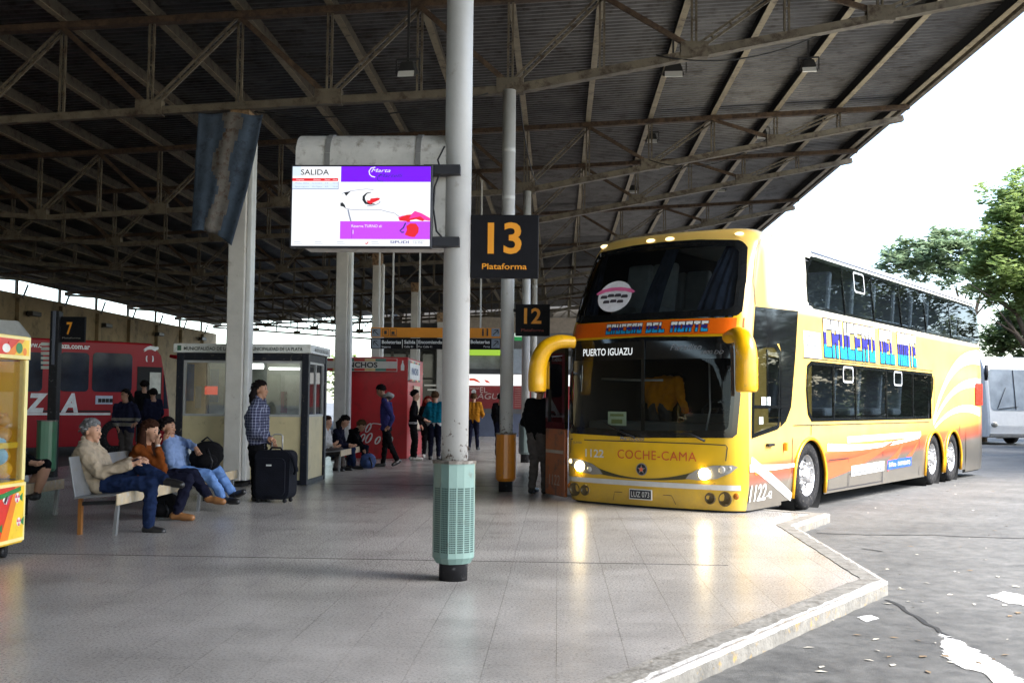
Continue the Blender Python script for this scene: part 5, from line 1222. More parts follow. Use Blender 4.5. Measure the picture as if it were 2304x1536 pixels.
mb = MB(); c = front(0, .66, .012)
for r_, mi, o in ((.088, 0, 0), (.074, 1, .006)):
    P = [c + Vector((math.cos(2 * math.pi * k / 24) * r_, -o, math.sin(2 * math.pi * k / 24) * r_)) for k in range(24)]; mb.poly(P, mi, (0, -.004, 0))
for k in range(5):
    a_ = math.pi / 2 + 2 * math.pi * k / 5; b_ = a_ + math.pi / 5
    mb.poly([c + Vector((0, -.013, 0)), c + Vector((math.cos(a_ - math.pi / 5) * .026, -.013, math.sin(a_ - math.pi / 5) * .026)), c + Vector((math.cos(a_) * .07, -.013, math.sin(a_) * .07)), c + Vector((math.cos(b_) * .026, -.013, math.sin(b_) * .026))], 0)
P = [c + Vector((math.cos(2 * math.pi * k / 16) * .027, -.016, math.sin(2 * math.pi * k / 16) * .027)) for k in range(16)]; mb.poly(P, 2)
mb.build('emblem', [mat('chrome emblem', (.55, .55, .55), .2, metal=.7), M_BLK, M_LRED], bus, fix=False)
mb = MB(); c = front(-.02, .31, .02); mb.box(c, (.36, .015, .145), 1); mb.box(c + Vector((0, -.006, 0)), (.335, .012, .12), 0); put_text(mb, 'LUZ 073', c + Vector((-.145, -.0145, -.036)), EX, EZ, .075, 1, width=.29)
mb.build('number_plate', [mat('black plate', (.02, .02, .025), .4), M_FASC], bus)
# headlights
M_LENS = mat('headlamp shell', (.36, .35, .32), .08, var=.05, metal=.5)
for s in (-1, 1):
    P = [(s * x, z) for x, z in ((.66, .56), (.85, .545), (1.10, .575), (1.28, .66), (1.36, .74), (1.30, .765), (1.05, .755), (.85, .70), (.72, .63))]
    mb = MB(); grid_patch(mb, P, lambda a, b: front(a, b, .012), 0, .06); h_ = mb.build('headlight', M_LENS, bus)
    mb = MB()
    for (x, z, r_) in (((.93, .635, .085),) if s > 0 else ((1.08, .655, .085),)):
        c = front(s * x, z, .02); mb.ball(c, (r_, .02, r_ * .9), 0, 16, 8)
    mb.build('lamp', em('lit headlamp', (255, 228, 170), 60), h_)
    mb = MB()
    for (x, z, r_) in ((1.17, .70, .05), (1.27, .72, .03)) if s > 0 else ((1.27, .72, .035), (.9, .62, .04)):
        mb.ball(front(s * x, z, .016), (r_, .012, r_), 0 if not (s < 0 and r_ < .036) else 1, 12, 6)
    mb.build('side_lamp', [mat('clear lens', (.5, .48, .44), .1, var=0), em('lit small lamp', (255, 220, 150), 4)], h_)
    mb = MB()
    for x, r_ in ((1.0, .06), (1.20, .075)):
        c = front(s * x, .31, .008); mb.lathe(c, [(r_ * 1.35, .0), (r_ * 1.1, -.02), (r_, .0), (r_ * .6, .005), (0, .006)], 18, 0, 'y')
    mb.lathe(front(s * 1.33, .35, .01), [(.045, 0), (.035, -.015), (0, -.016)], 12, 1, 'y')
    mb.build('fog_lamp', [mat('dark fog lens', (.10, .07, .03), .2), mat('amber lens', (.5, .16, .02), .2)], bus)
for x, on in ((-1.14, 1), (-.26, 1), (.06, 1), (1.10, 1)):
    c = front(x, 3.99, .0); mb = MB(); mb.ball(c, (.075, .035, .032), 0, 12, 8); mb.build('marker_lamp', em('lit marker lamp', (255, 225, 165), 2.6), bus)
# mirrors
M_MIR = mat('yellow mirror shell', lin((228, 170, 12)), .3, var=.1, coat=.4, dirt=(.35, .22, .04), dirt_amt=.1)
mb = MB(); mb.sweep([(-1.14, .0, 2.47), (-1.30, -.18, 2.47), (-1.45, -.29, 2.38), (-1.54, -.33, 2.19), (-1.57, -.33, 2.0), (-1.57, -.33, 1.84), (-1.57, -.33, 1.75), (-1.57, -.33, 1.735)], [.09, .11, .125, .14, .145, .145, .135, .09], 18, 0, flat=.95, side=(0, 1, 0)); m_ = mb.build('mirror', M_MIR, bus)
mb = MB(); mb.box((-1.56, -.165, 1.98), (.19, .012, .40)); mb.build('mirror_glass', mat('mirror silver', (.8, .8, .8), .02, metal=1.0, var=0, rvar=0), m_)
mb = MB(); mb.sweep([(1.28, .06, 2.47), (1.48, -.10, 2.50), (1.62, -.22, 2.44), (1.69, -.28, 2.28), (1.70, -.29, 2.05), (1.70, -.29, 1.82), (1.70, -.29, 1.75), (1.70, -.29, 1.735)], [.09, .11, .125, .14, .145, .145, .135, .09], 18, 0, flat=.9, side=(0, 1, 0)); m_ = mb.build('mirror', M_MIR, bus)
mb = MB(); mb.box((1.70, -.130, 1.98), (.19, .012, .42)); mb.build('mirror_glass', MATS['mirror silver'], m_)
# wipers
for pts in (((-.10, 1.10), (-.28, 1.16), (-.62, 1.30)), ((.95, 1.08), (.75, 1.17), (.1, 1.15))):
    MB().tube([front(x, z, .04) for x, z in pts], [.018, .014, .01], 6).build('wiper', M_BLK, bus)
# things behind the windscreens
CURT = mat('navy curtain', (.08, .10, .17), .9, var=.35, scale=6)
def curtain(x0t, x1t, x0b, x1b):
    mb = MB(); nu, nv = 22, 10
    for j in range(nv + 1):
        for i in range(nu + 1):
            v = j / nv; u = i / nu; z = 3.86 - v * .98 * (1 + .0 * u); x = (x0t + (x1t - x0t) * u) * (1 - v) + (x0b + (x1b - x0b) * u) * v
            p = front(x * .93, z, -.10 - .035 * (1 + math.sin(u * 22))); mb.v.append(tuple(p))
    mb.f = [(j * (nu + 1) + i, j * (nu + 1) + i + 1, (j + 1) * (nu + 1) + i + 1, (j + 1) * (nu + 1) + i) for j in range(nv) for i in range(nu)]; mb.m = [0] * len(mb.f); mb.sm = [True] * len(mb.f)
    mb.build('curtain', CURT, bus)
curtain(-.02, .20, -.22, .10); curtain(.98, 1.30, .72, 1.30); curtain(-1.34, -1.18, -1.34, -1.05)
M_SEAT = mat('coach seat cloth', (.42, .47, .54), .9, var=.15)
for zf_, ys in ((2.66, [1.75 + 1.15 * k for k in range(10)]), (1.13, [3.1 + 1.2 * k for k in range(5)])):
    for y in ys:
        for x in (1.02, .5, -.6, -1.05):
            if x < 0 and y > 3 and zf_ > 2: continue
            mb = MB(); mb.box((x, y, zf_ + .72), (.44, .12, .85), 0, Matrix.Rotation(R(-12), 3, 'X')); mb.box((x, y - .28, zf_ + .34), (.46, .5, .14), 0); mb.build('seat', M_SEAT, bus, bevel=.05)
mb = MB(); c = front(-.60, 3.14, .05)
P = [c + Vector((math.cos(2 * math.pi * k / 32) * .28, math.sin(2 * math.pi * k / 32) * .095, math.sin(2 * math.pi * k / 32) * .235)) for k in range(32)]
mb.poly(P, 0, (0, .004, 0)); dd = Vector((0, -.006, 0))
def dp(u, v): return c + dd + Vector((u * .28, v * .095, v * .235))
mb.poly([dp(-1.15, .22), dp(-.9, .45), dp(-.3, .58), (dp(.3, .58)), dp(.9, .45), dp(1.2, .25), dp(1.1, .15), dp(.6, .30), dp(0, .36), dp(-.6, .30), dp(-1.05, .12)], 1)
dd = Vector((0, -.009, 0))
for u, v, r_ in ((-.62, -.02, .20), (-.21, .06, .20), (.21, .06, .20), (.62, -.02, .20), (-.42, -.34, .19), (0, -.30, .19), (.42, -.34, .19)):
    mb.poly([dp(u - r_, v - r_ * .5), dp(u + r_, v - r_ * .5), dp(u + r_, v + r_ * .1), dp(u + r_ * .7, v + r_ * .5), dp(u - r_ * .7, v + r_ * .5), dp(u - r_, v + r_ * .1)], 2)
mb.build('round_sticker', [mat('sticker white', (.85, .83, .85), .6), mat('sticker pink', lin((235, 110, 160)), .6), mat('sticker dark', (.05, .04, .05), .6)], bus, fix=False)
mb = MB(); q = front(-.45, 1.36, -.05); mb.box(q, (.30, .01, .20), 0); mb.box(q + Vector((0, -.008, .05)), (.22, .006, .035), 1); mb.box(q + Vector((0, -.008, -.04)), (.18, .006, .06), 1); mb.build('route_card', [mat('pale route card', (.50, .58, .40), .6), mat('olive card print', (.22, .26, .08), .6)], bus)
mb = MB(); mb.box((0, .75, 1.22), (2.4, .55, .20), 0); mb.box((.62, .95, 1.36), (.8, .3, .16), 0)
mb.build('dashboard', mat('grey dashboard', (.10, .10, .10), .6), bus, bevel=.04)
mb = MB(); mb.lathe((0, 0, 0), [(.24, -.015), (.255, 0), (.24, .015), (.225, 0), (.24, -.015)], 28, 0); mb.bar((-.24, 0, 0), (.24, 0, 0), .03, .02); mb.bar((0, 0, 0), (0, -.24, 0), .03, .02)
Mw = Matrix.Translation((.62, 1.15, 1.52)) @ Matrix.Rotation(R(35), 4, 'X'); mb.map(lambda p: Mw @ p); mb.build('steering_wheel', M_BLK, bus)
mb = MB(); mb.box((.65, 1.85, 1.75), (.5, .12, .75), 0); mb.box((.65, 1.6, 1.42), (.5, .5, .14), 0); mb.build('driver_seat', M_INT, bus, bevel=.04)
mb = MB(); mb.tube([(-1.15, .8, 1.95), (-.4, .62, 1.92), (0, .6, 1.92)], .02, 6); mb.tube([(.86, .35, 2.2), (.9, .30, 1.5), (.86, .25, 1.2)], .014, 6); mb.build('grab_rail', M_ALU, bus)
mb = MB(); mb.tube([(.5, 2.9, 4.0), (1.15, 4.2, 4.0)], .045, 8); mb.build('saloon_lamp', em('saloon strip light', (235, 240, 255), 1.0), bus)
# open front door on the far side
d = MB(); hx = -1.50
door = thing('tmp', '', ''); door.name = 'open_door'
for k in ('label', 'category'): del door[k]
door.parent = bus; door.location = (-1.50, .34, 0); door.rotation_euler = (0, 0, R(58))
dwid = .72
MB().box((0, dwid / 2, .67), (.06, dwid, 1.02), 0).build('lower_panel', mat('orange brown door paint', (.36, .10, .03), .35, var=.2, scale=3, dirt=(.09, .06, .05), dirt_amt=.45), door, bevel=.015)
mb = MB()
for c, s in (((0, dwid / 2, 1.23), (.06, dwid, .10)), ((0, dwid / 2, 2.38), (.06, dwid, .16)), ((0, .05, 1.78), (.06, .10, 1.04)), ((0, dwid - .05, 1.78), (.06, .10, 1.04))): mb.box(c, s)
mb.build('frame', M_GBLK, door)
MB().box((0, dwid / 2, 1.78), (.008, dwid - .2, 1.02)).build('pane', G_SCREEN, door)
mb = MB(); v_, f_ = letters('1122', .16, width=.40, shear=.1)
for xx in (-.034, .034):
    sg = -1 if xx > 0 else 1; mb.add([(xx, (dwid / 2 + .2) - a if sg > 0 else (dwid / 2 - .2) + a, .32 + b) for a, b in v_], f_, 0); mb.box((xx, dwid / 2, .83), (.004, dwid - .06, .05), 0)
mb.build('lettering', mat('worn pale paint', (.42, .36, .30), .5), door, fix=False)

# ================================================================ RED BUS
d_ = Vector((.66, .75)).normalized(); ang = math.atan2(d_.x, d_.y)
q = at(383, 900, 31.0)
rb = thing('coach', 'red single deck coach with white greyhound emblem behind the dark post', 'bus', (q.x, q.y, ZR), 0)
M_RED = mat('red coach paint', (.29, .005, .010), .4, var=.08, scale=1.5, spec=.25); M_RGL = mat('dark coach glass', (.022, .028, .045), .06, var=.35, scale=2)
# local frame: x along the side towards the tail (left in the picture), z up; the seen side is local -y
rb.rotation_euler = (0, 0, math.pi / 2 - ang + math.pi)
Rinv = rb.rotation_euler.to_matrix().inverted(); dirw = Vector((-d_.x, -d_.y, 0))
nrm = Vector((d_.y, -d_.x, 0))                    # outward normal of the seen side
def RB(px, py):
    """picture point on the seen side -> (distance back from the nose, height above road)"""
    r_ = ray(px, py); p0 = Vector((q.x, q.y, 0)); t = ((p0 - CAM).dot(nrm)) / r_.dot(nrm); P = CAM + r_ * t
    return (P - p0).dot(dirw), P.z - ZR
sgn = (Rinv @ nrm).y
def S(x, z, o=0.0): return Vector((x, (1 if sgn > 0 else -1) * o, z))
SG = 1 if sgn > 0 else -1
Ht = RB(375, 774)[1]; Wd = 2.5; Ln = 12.5
def prism_side(mb, pts, mi, o): mb.poly([S(x, z, o) for x, z in pts], mi, (0, SG * .01, 0))
mb = MB(); prof = [(0.10, .25), (-.02, .7), (.0, 1.25), (.16, 2.2), (.30, Ht - .35), (.62, Ht), (Ln, Ht), (Ln, .25)]
mb.poly([(x, 0, z) for x, z in prof], 0, (0, -SG * Wd, 0)); mb.build('body', M_RED, rb, bevel=.06)
mb = MB(); xa = RB(88, 740)[0]; mb.poly([(xa, -SG * .3, Ht - .02), (xa + .4, -SG * .3, Ht + .45), (xa + 4.5, -SG * .3, Ht + .45), (xa + 4.6, -SG * .3, Ht - .02)], 0, (0, -SG * 1.8, 0)); mb.build('roof_unit', mat('pale roof unit', (.40, .42, .43), .4, var=.1), rb, bevel=.08)
def rwin(x0, y0, x1, y1):
    a, b = RB(x0, y1), RB(x1, y0); P = rrect(min(a[0], b[0]), a[1], max(a[0], b[0]), b[1], .12)
    mb = MB(); prism_side(mb, P, 0, .006); return mb.build('window', M_RGL, rb)
rwin(206, 796, 298, 881); rwin(133, 794, 201, 880); rwin(40, 793, 97, 880); rwin(-40, 792, 30, 880)
a, b = RB(305, 962), RB(364, 826)
mb = MB(); prism_side(mb, [(b[0], .35), (a[0], .35), (a[0], b[1]), (b[0], b[1])], 0, .008); mb.build('doorway', M_CHAS, rb)
a2, b2 = RB(335, 885), RB(361, 838); mb = MB(); prism_side(mb, [(b2[0], a2[1]), (a2[0], a2[1]), (a2[0], b2[1]), (b2[0], b2[1])], 0, .022); mb.build('far_window', mat('pale far window', (.55, .55, .48), .3, var=.2), rb)
mb = MB(); prism_side(mb, [(.06, 1.3), (RB(368, 900)[0], 1.3), (RB(368, 840)[0], 2.3), (.22, 2.3)], 0, .006); mb.build('windscreen_corner', M_RGL, rb)
mb = MB(); dp_ = RB(303, 800)[0]
def rtext(s, x0, x1, y, h, mi, **kw):
    """lettering reading left to right in the picture (towards the nose)"""
    p0, p1 = RB(x0, y), RB(x1, y); vs, fs_ = letters(s, h, width=abs(p0[0] - p1[0]), **kw)
    mb.add([S(p0[0] - a, p0[1] + b, .014) for a, b in vs], fs_, mi)
def ppx(y0, y1, x): return RB(x, y0)[1] - RB(x, y1)[1]
rtext('A', -28, 30, 925, ppx(886, 925, 0), 0, bold=.05, shear=.2); rtext('Z', 56, 106, 925, ppx(886, 925, 80), 0, bold=.05, shear=.2); rtext('A', 136, 175, 925, ppx(886, 925, 150), 0, bold=.05, shear=.2)
rtext('www.c', 53, 93, 780, .15, 0, bold=.02); rtext('aza.com.ar', 137, 202, 783, .14, 0, bold=.03)
l0, l1 = RB(20, 931), RB(248, 931); mb.poly([S(l0[0], l0[1] - .03, .013), S(l1[0], l1[1] - .03, .013), S(l1[0], l1[1] + .03, .013), S(l0[0], l0[1] + .03, .013)], 0)
mb.poly([S(l0[0], l0[1] + .05, .013), S(l1[0], l1[1] + .05, .013), S(l1[0], l1[1] + .10, .013), S(l0[0], l0[1] + .10, .013)], 1)
dog = [(322, 787), (326, 783), (331, 780), (338, 778), (345, 779), (350, 780), (354, 779), (357, 782), (356, 786), (352, 787), (349, 790), (345, 788), (341, 786), (335, 786), (331, 787), (327, 790), (323, 791), (326, 787)]
mb.poly([S(RB(x, y)[0], RB(x, y)[1], .014) for x, y in dog], 0)
for x0, sg_ in ((331, 1), (342, -1)):
    P = [RB(x0 - sg_ * 2 * math.cos(t), 807 - 7 * math.sin(t)) for t in [R(-70 + 20 * k) for k in range(8)]]
    vs = []
    for p_ in P: vs += [S(p_[0] - .02, p_[1], .014), S(p_[0] + .02, p_[1], .014)]
    mb.add(vs, [(2 * i, 2 * i + 1, 2 * i + 3, 2 * i + 2) for i in range(7)], 0)
n0_, n1_ = RB(214, 909), RB(253, 890); mb.poly([S(n0_[0], n0_[1], .013), S(n1_[0], n0_[1], .013), S(n1_[0], n1_[1], .013), S(n0_[0], n1_[1], .013)], 2)
for k in range(4): xx = n0_[0] + (n1_[0] - n0_[0]) * (.15 + .22 * k); mb.poly([S(xx, n0_[1] + .05, .016), S(xx - .1, n0_[1] + .05, .016), S(xx - .1, n0_[1] + .16, .016), S(xx, n0_[1] + .16, .016)], 1)
mb.build('lettering', [mat('coach white lettering', (.66, .66, .66), .4), M_CHAS, mat('pale blue notice', (.42, .46, .55), .5)], rb, fix=False)
xw = RB(262, 960)[0]
for x in (xw, xw + 6.2):
    mb = MB(); mb.lathe((x, SG * -.10, .5), [(0, -.11), (.5, -.11), (.5, .11), (.28, .115), (.26, .05), (0, .06)], 28, 0, 'y')
    mb.build('wheel', M_TYRE, rb)
mb = MB(); mb.tube([(.10, SG * .1, Ht - .35), (-.15, SG * .35, Ht - .4), (-.2, SG * .4, Ht - .75), (-.2, SG * .4, Ht - 1.0)], [.05, .09, .10, .06], 10); mb.build('mirror', M_RED, rb)

# ================================================================ WHITE COACH FAR RIGHT
wl_ = gnd(2216, 985, 0.15); Yw = 46.0
wx = at(2216, 900, Yw); wc = thing('coach', 'white coach parked far off at the right edge of the picture', 'bus', (wx.x + 1.3, Yw, ZR), R(10))
M_WB = mat('white coach paint', (.80, .80, .80), .3, var=.05, coat=.3)
mb = MB(); prof = [(0.05, .3), (0, .8), (.03, 1.4), (.25, 3.2), (.55, 3.72), (11, 3.72), (11, .3)]
mb.poly([(-1.3, y, z) for y, z in prof], 0, (2.6, 0, 0)); mb.build('body', M_WB, wc, bevel=.12)
mb = MB()
def wf(x, z, o=.01): return Vector((x, _tab([(0.3, .05), (.8, 0), (1.4, .03), (3.2, .25), (3.72, .55)], z) - o, z))
P = rrect(-1.12, 1.45, 1.12, 3.18, .15); vs = [wf(x, z, .012) for x, z in P]; mb.add(vs, [tuple(range(len(vs)))], 0); f = mb.build('windscreen', mat('hazy windscreen', (.30, .34, .38), .08, var=.25, scale=1.5), wc)
mb = MB(); mb.bar(wf(0, 1.5, .02), wf(0, 3.15, .02), .03, .02); mb.tube([wf(-.8, 1.5, .03), wf(.1, 1.62, .03)], .012, 6); mb.tube([wf(-.85, 1.5, .03), wf(-.4, 2.4, .03)], .012, 6); mb.build('wiper', M_BLK, f)
mb = MB()
for s in (-1, 1): mb.ball(wf(s * 1.0, .85, .0), (.16, .04, .11))
mb.build('headlight', M_LENS, wc)
mb = MB(); mb.box(wf(0, .42, .03), (2.4, .06, .10)); mb.build('bumper_trim', mat('grey bumper', (.2, .2, .2), .5), wc)
for s in (-1, 1):
    for y in (2.2, 8.2):
        mb = MB(); mb.lathe((s * 1.12, y, .5), [(0, -.12), (.5, -.12), (.5, .12), (.28, .12), (0, .08)], 24, 0, 'x')
        mb.build('wheel', M_TYRE, wc)
mb = MB(); mb.box((-1.305, 5.5, 2.35), (.02, 9.5, .95)); mb.build('side_window', M_RGL, wc)
mb = MB(); mb.tube([(-1.2, .1, 3.3), (-1.45, -.2, 3.3), (-1.5, -.25, 3.0), (-1.5, -.25, 2.7)], [.04, .07, .09, .06], 8); mb.build('mirror', M_BLK, wc)
# ================================================================ PEOPLE
SKIN = mat('skin', (.46, .25, .16), .55, var=.08, scale=8); SKIN2 = mat('tanned skin', (.33, .17, .10), .55, var=.08, scale=8)
EYE = mat('eye dark', (.02, .015, .012), .3)
def cloth(name, srgb, var=.25, dark=None, scale=9): return mat(name, tuple(x * .75 for x in lin(srgb)), .95, spec=.1, var=var, scale=scale, bump=.5, bscale=14, dirt=dark, dirt_amt=.3)
def plaid_material():
    m = bpy.data.materials.new('navy plaid cloth'); m.use_nodes = True; nt = m.node_tree; N = nt.nodes; L = nt.links; b = N['Principled BSDF']; b.inputs['Roughness'].default_value = .9
    tc = N.new('ShaderNodeTexCoord'); sp = N.new('ShaderNodeSeparateXYZ'); L.new(tc.outputs['Object'], sp.inputs[0])
    outs = []
    for k in (0, 1, 2):
        a = N.new('ShaderNodeMath'); a.operation = 'MULTIPLY'; a.inputs[1].default_value = 24; L.new(sp.outputs[k], a.inputs[0])
        f = N.new('ShaderNodeMath'); f.operation = 'FRACT'; L.new(a.outputs[0], f.inputs[0])
        g = N.new('ShaderNodeMath'); g.operation = 'LESS_THAN'; g.inputs[1].default_value = .20; L.new(f.outputs[0], g.inputs[0]); outs.append(g)
    s1 = N.new('ShaderNodeMath'); L.new(outs[0].outputs[0], s1.inputs[0]); L.new(outs[2].outputs[0], s1.inputs[1])
    ml = N.new('ShaderNodeMath'); ml.operation = 'MULTIPLY'; ml.inputs[1].default_value = .5; L.new(s1.outputs[0], ml.inputs[0])
    mx = N.new('ShaderNodeMix'); mx.data_type = 'RGBA'; mx.inputs[6].default_value = (.018, .022, .06, 1); mx.inputs[7].default_value = (.30, .32, .42, 1)
    L.new(ml.outputs[0], mx.inputs[0]); L.new(mx.outputs[2], b.inputs['Base Color']); return m
from mathutils import noise as NZ
def person(label, J, mats_, hair=None, vox=.016, bulk=1.0, group=None, fem=False, legr=1.12):
    """one continuous body: limbs and trunk are merged by a voxel remesh, then coloured by the nearest limb.
    mats_: 0 skin 1 top 2 trousers 3 shoes 4 cuff/hem; J: joints in world space"""
    V = lambda p: Vector(p)
    lat = V(J['lat']).normalized(); pel, chest, neck, head = V(J['pelvis']), V(J['chest']), V(J['neck']), V(J['head'])
    face = V(J['face']).normalized(); base = Vector((pel.x, pel.y, J.get('z0', 0.0)))
    caps = []
    def cap(a, b, ra, rb, reg): caps.append((V(a), V(b), ra, rb, reg))
    sw = .155 if fem else .18
    mid = pel.lerp(chest, .5)
    for s in (-1, 0, 1):
        cap(pel + lat * s * .095, mid + lat * s * .085 * bulk, .108, .105 * bulk, 2 if False else 1)
        cap(mid + lat * s * .085 * bulk, chest + lat * s * .105 * bulk, .105 * bulk, .112 * bulk, 1)
        cap(chest + lat * s * .105 * bulk, neck - (neck - chest) * .12 + lat * s * .12, .112 * bulk, .06 * bulk, 1)
    for s in (-1, 1): cap(pel + lat * s * .08 - (chest - pel) * .05, pel + lat * s * .095, .118 * (1.15 if J.get('coat') else 1), .108 * (1.2 if J.get('coat') else 1), 1 if J.get('coat') else 2)
    up = (head - neck).normalized()
    cap(neck - up * .05, head - up * .05, .062, .055, 0)
    side_ = face.cross(Vector((0, 0, 1)))
    side_ = side_.normalized() if side_.length > .1 else lat; fup = side_.cross(face).normalized()
    hc = head
    def H(f, s, u): return hc + face * f + side_ * s + fup * u
    cap(H(-.02, 0, .03), H(.012, 0, .02), .088, .082, 0); cap(H(.03, 0, .0), H(.040, 0, -.065), .060, .042, 0)
    cap(H(.078, 0, .012), H(.105, 0, -.022), .011, .016, 0); cap(H(.082, 0, -.055), H(.084, 0, -.058), .02, .02, 0); cap(H(.068, 0, -.098), H(.07, 0, -.1), .022, .022, 0)
    for s in (-1, 1): cap(H(-.01, s * .083, .01), H(-.012, s * .086, -.03), .018, .012, 0); cap(H(.06, s * .03, .035), H(.07, s * .0, .035), .022, .02, 0)
    fingers = []
    for key, s in (('armR', -1), ('armL', 1)):
        if key not in J: continue
        A = J[key]; el, wr, tip = V(A[-3]), V(A[-2]), V(A[-1]); sh = V(A[0]) if len(A) == 4 else neck - (neck - chest) * .16 + lat * s * sw
        rb = J.get('sleeve', 1.0) * bulk
        cap(sh, el, .066 * rb, .052 * rb, 1); cap(el, el.lerp(wr, .84), .052 * rb, .042 * rb, 1); cap(el.lerp(wr, .84), wr, .036, .030, 4 if len(mats_) > 4 and J.get('cuff') else 0)
        d = (tip - wr); hl = max(.14, min(.19, d.length)); d = d.normalized(); pn = d.orthogonal().normalized() if 'palm' not in J else (V(J['palm']) - d * V(J['palm']).dot(d)).normalized()
        q = d.cross(pn).normalized()
        cap(wr, wr + d * hl * .45, .028, .030, 0)
        for k in (-1, 1): cap(wr + d * hl * .12 + q * k * .016, wr + d * hl * .48 + q * k * .024, .018, .019, 0)
        for k, ln in enumerate((.40, .52, .50, .38)):
            o_ = wr + d * hl * .44 + q * (k - 1.5) * .019; L_ = hl * ln * 1.1; b1 = o_ + d * L_ * .55 + pn * L_ * .10; b2 = b1 + d * L_ * .33 + pn * L_ * .32
            fingers.append(([o_, b1, b2, b2 + (d * .2 + pn * .6) * L_ * .25], [.0105, .0095, .0085, .006]))
        o_ = wr + d * hl * .15 - q * .026; fingers.append(([o_, o_ - q * .02 + d * hl * .18 + pn * .01, o_ - q * .018 + d * hl * .36 + pn * .03], [.013, .011, .008]))
    for key, s in (('legR', -1), ('legL', 1)):
        if key not in J: continue
        kn, an, toe = [V(p) for p in J[key][-3:]]; hip = pel + lat * s * .09 - (chest - pel) * .04
        bare = J.get('bare')
        cap(hip, kn, .092 * legr, .064 * legr, 2); cap(kn, kn.lerp(an, .45), .062 * legr, .058 * legr, 0 if bare else 2); cap(kn.lerp(an, .45), an + (an - kn).normalized() * -.02, .058 * legr, (.04 if bare else .050) * legr, 0 if bare else 2)
        heel = an + (an - kn).normalized() * .055 - (toe - an).normalized() * .03
        d = (toe - an); cap(an, heel, .046, .048, 3); cap(heel, toe, .046, .038, 3); cap(heel.lerp(toe, .5), toe, .050, .040, 3)
    mb = MB()
    for a, b, ra, rb, _r in caps:
        L_ = (b - a).length
        if L_ > .004: mb.tube([a, a.lerp(b, .5), b], [ra, (ra + rb) / 2, rb], 12)
        mb.ball(a, ra, 0, 12, 8); mb.ball(b, rb, 0, 12, 8)
    tmp = mb.build('tmp_body', [SKIN])
    md = tmp.modifiers.new('r', 'REMESH'); md.mode = 'VOXEL'; md.voxel_size = vox
    m2 = tmp.modifiers.new('s', 'SMOOTH'); m2.factor = .5; m2.iterations = 4
    dg = bpy.context.evaluated_depsgraph_get(); me = bpy.data.meshes.new_from_object(tmp.evaluated_get(dg)); bpy.data.objects.remove(tmp)
    n = len(me.polygons); co = np.empty(n * 3); me.polygons.foreach_get('center', co); co = co.reshape(-1, 3)
    best = np.full(n, 1e9); reg = np.zeros(n, int)
    for a, b, ra, rb, r_ in caps:
        a_, b_ = np.array(a), np.array(b); d = b_ - a_; l2 = d @ d
        t = np.clip(((co - a_) @ d) / l2, 0, 1) if l2 > 1e-9 else np.zeros(n)
        dist = np.linalg.norm(co - a_ - t[:, None] * d, axis=1) - (ra + (rb - ra) * t)
        k = dist < best; best[k] = dist[k]; reg[k] = r_
    if 'hem' in J:                                # a pale band at the hem of the top
        zz = co[:, 2]; k = (reg == 1) & (zz < pel.z + J['hem'][1]) & (zz > pel.z + J['hem'][0]); reg[k] = 4
    if 'bands' in J:
        for z0, z1, r_ in J['bands']: k = (reg == 1) & (co[:, 2] > z0) & (co[:, 2] < z1); reg[k] = r_
    ov = [v.co.copy() for v in me.vertices]; of = [tuple(p.vertices) for p in me.polygons]; bpy.data.meshes.remove(me)
    clothv = [True] * len(ov)
    for f_, r_ in zip(of, reg):
        if r_ not in (1, 2): 
            for i in f_: clothv[i] = False
    tmpm = bpy.data.meshes.new('n'); tmpm.from_pydata([tuple(v) for v in ov], [], of); tmpm.update(); nr_ = [v.normal.copy() for v in tmpm.vertices]; bpy.data.meshes.remove(tmpm)
    for i, v in enumerate(ov):
        if clothv[i]:
            a_ = NZ.noise(Vector((v.x * 7, v.y * 7, v.z * 12))); b__ = NZ.noise(v * 22)
            ov[i] = v + nr_[i] * ((.5 - abs(a_)) * .028 - .008 + b__ * .006)
    mb = MB(); mb.v = [tuple(v - base) for v in ov]; mb.f = of; mb.m = [int(r_) for r_ in reg]; mb.sm = [True] * len(of)
    for P, rr in fingers: mb.tube([p - base for p in P], rr, 7, 0); mb.ball(P[-1] - base, rr[-1], 0, 6, 4)
    ei = len(mats_)
    for s in (-1, 1):
        mb.ball(H(.081, s * .032, .018) - base, (.010, .010, .007), ei, 8, 6)
        mb.tube([H(.087, s * .018, .040) - base, H(.084, s * .045, .042) - base], .005, 5, ei)
    mb.tube([H(.096, -.022, -.063) - base, H(.101, 0, -.062) - base, H(.096, .022, -.063) - base], .004, 5, ei + 1)
    o = mb.build('person', list(mats_) + [EYE, mat('lip', (.36, .15, .11), .5)]); o.location = base
    tag(o, label, 'person', group)
    if hair:
        hm = MB(); hcol, style = hair; rnd = random.Random(len(label))
        B = MB(); B.ball((0, 0, 0), 1.0, 0, 28, 18); keep = []
        def hl_(x, y):
            lo = -.62 if style == 'short' else -.5
            return _tab([(-1, lo), (-.45, lo + .04), (-.12, -.35), (.10, -.25), (.20, .10), (.50, .28), (.80, .45), (1, .7)], x) + (.06 * math.sin(9 * y))
        for f in B.f:
            c = sum((Vector(B.v[i]) for i in f), Vector()) / len(f)
            if c.z < hl_(c.x, c.y): continue
            keep.append(f)
        vs = []
        for v in B.v:
            v = Vector(v); e_ = min(1, max(0, (v.z - hl_(v.x, v.y)) / .30)); w = .90 + .13 * e_ ** .6 + .04 * math.sin(v.x * 9 + v.z * 13 + v.y * 5) + rnd.uniform(-.02, .02)
            vs.append(H(-.014 + v.x * .114 * w, v.y * .103 * w, .026 + v.z * .118 * w) - base)
        hm.add(vs, keep, 0, True)
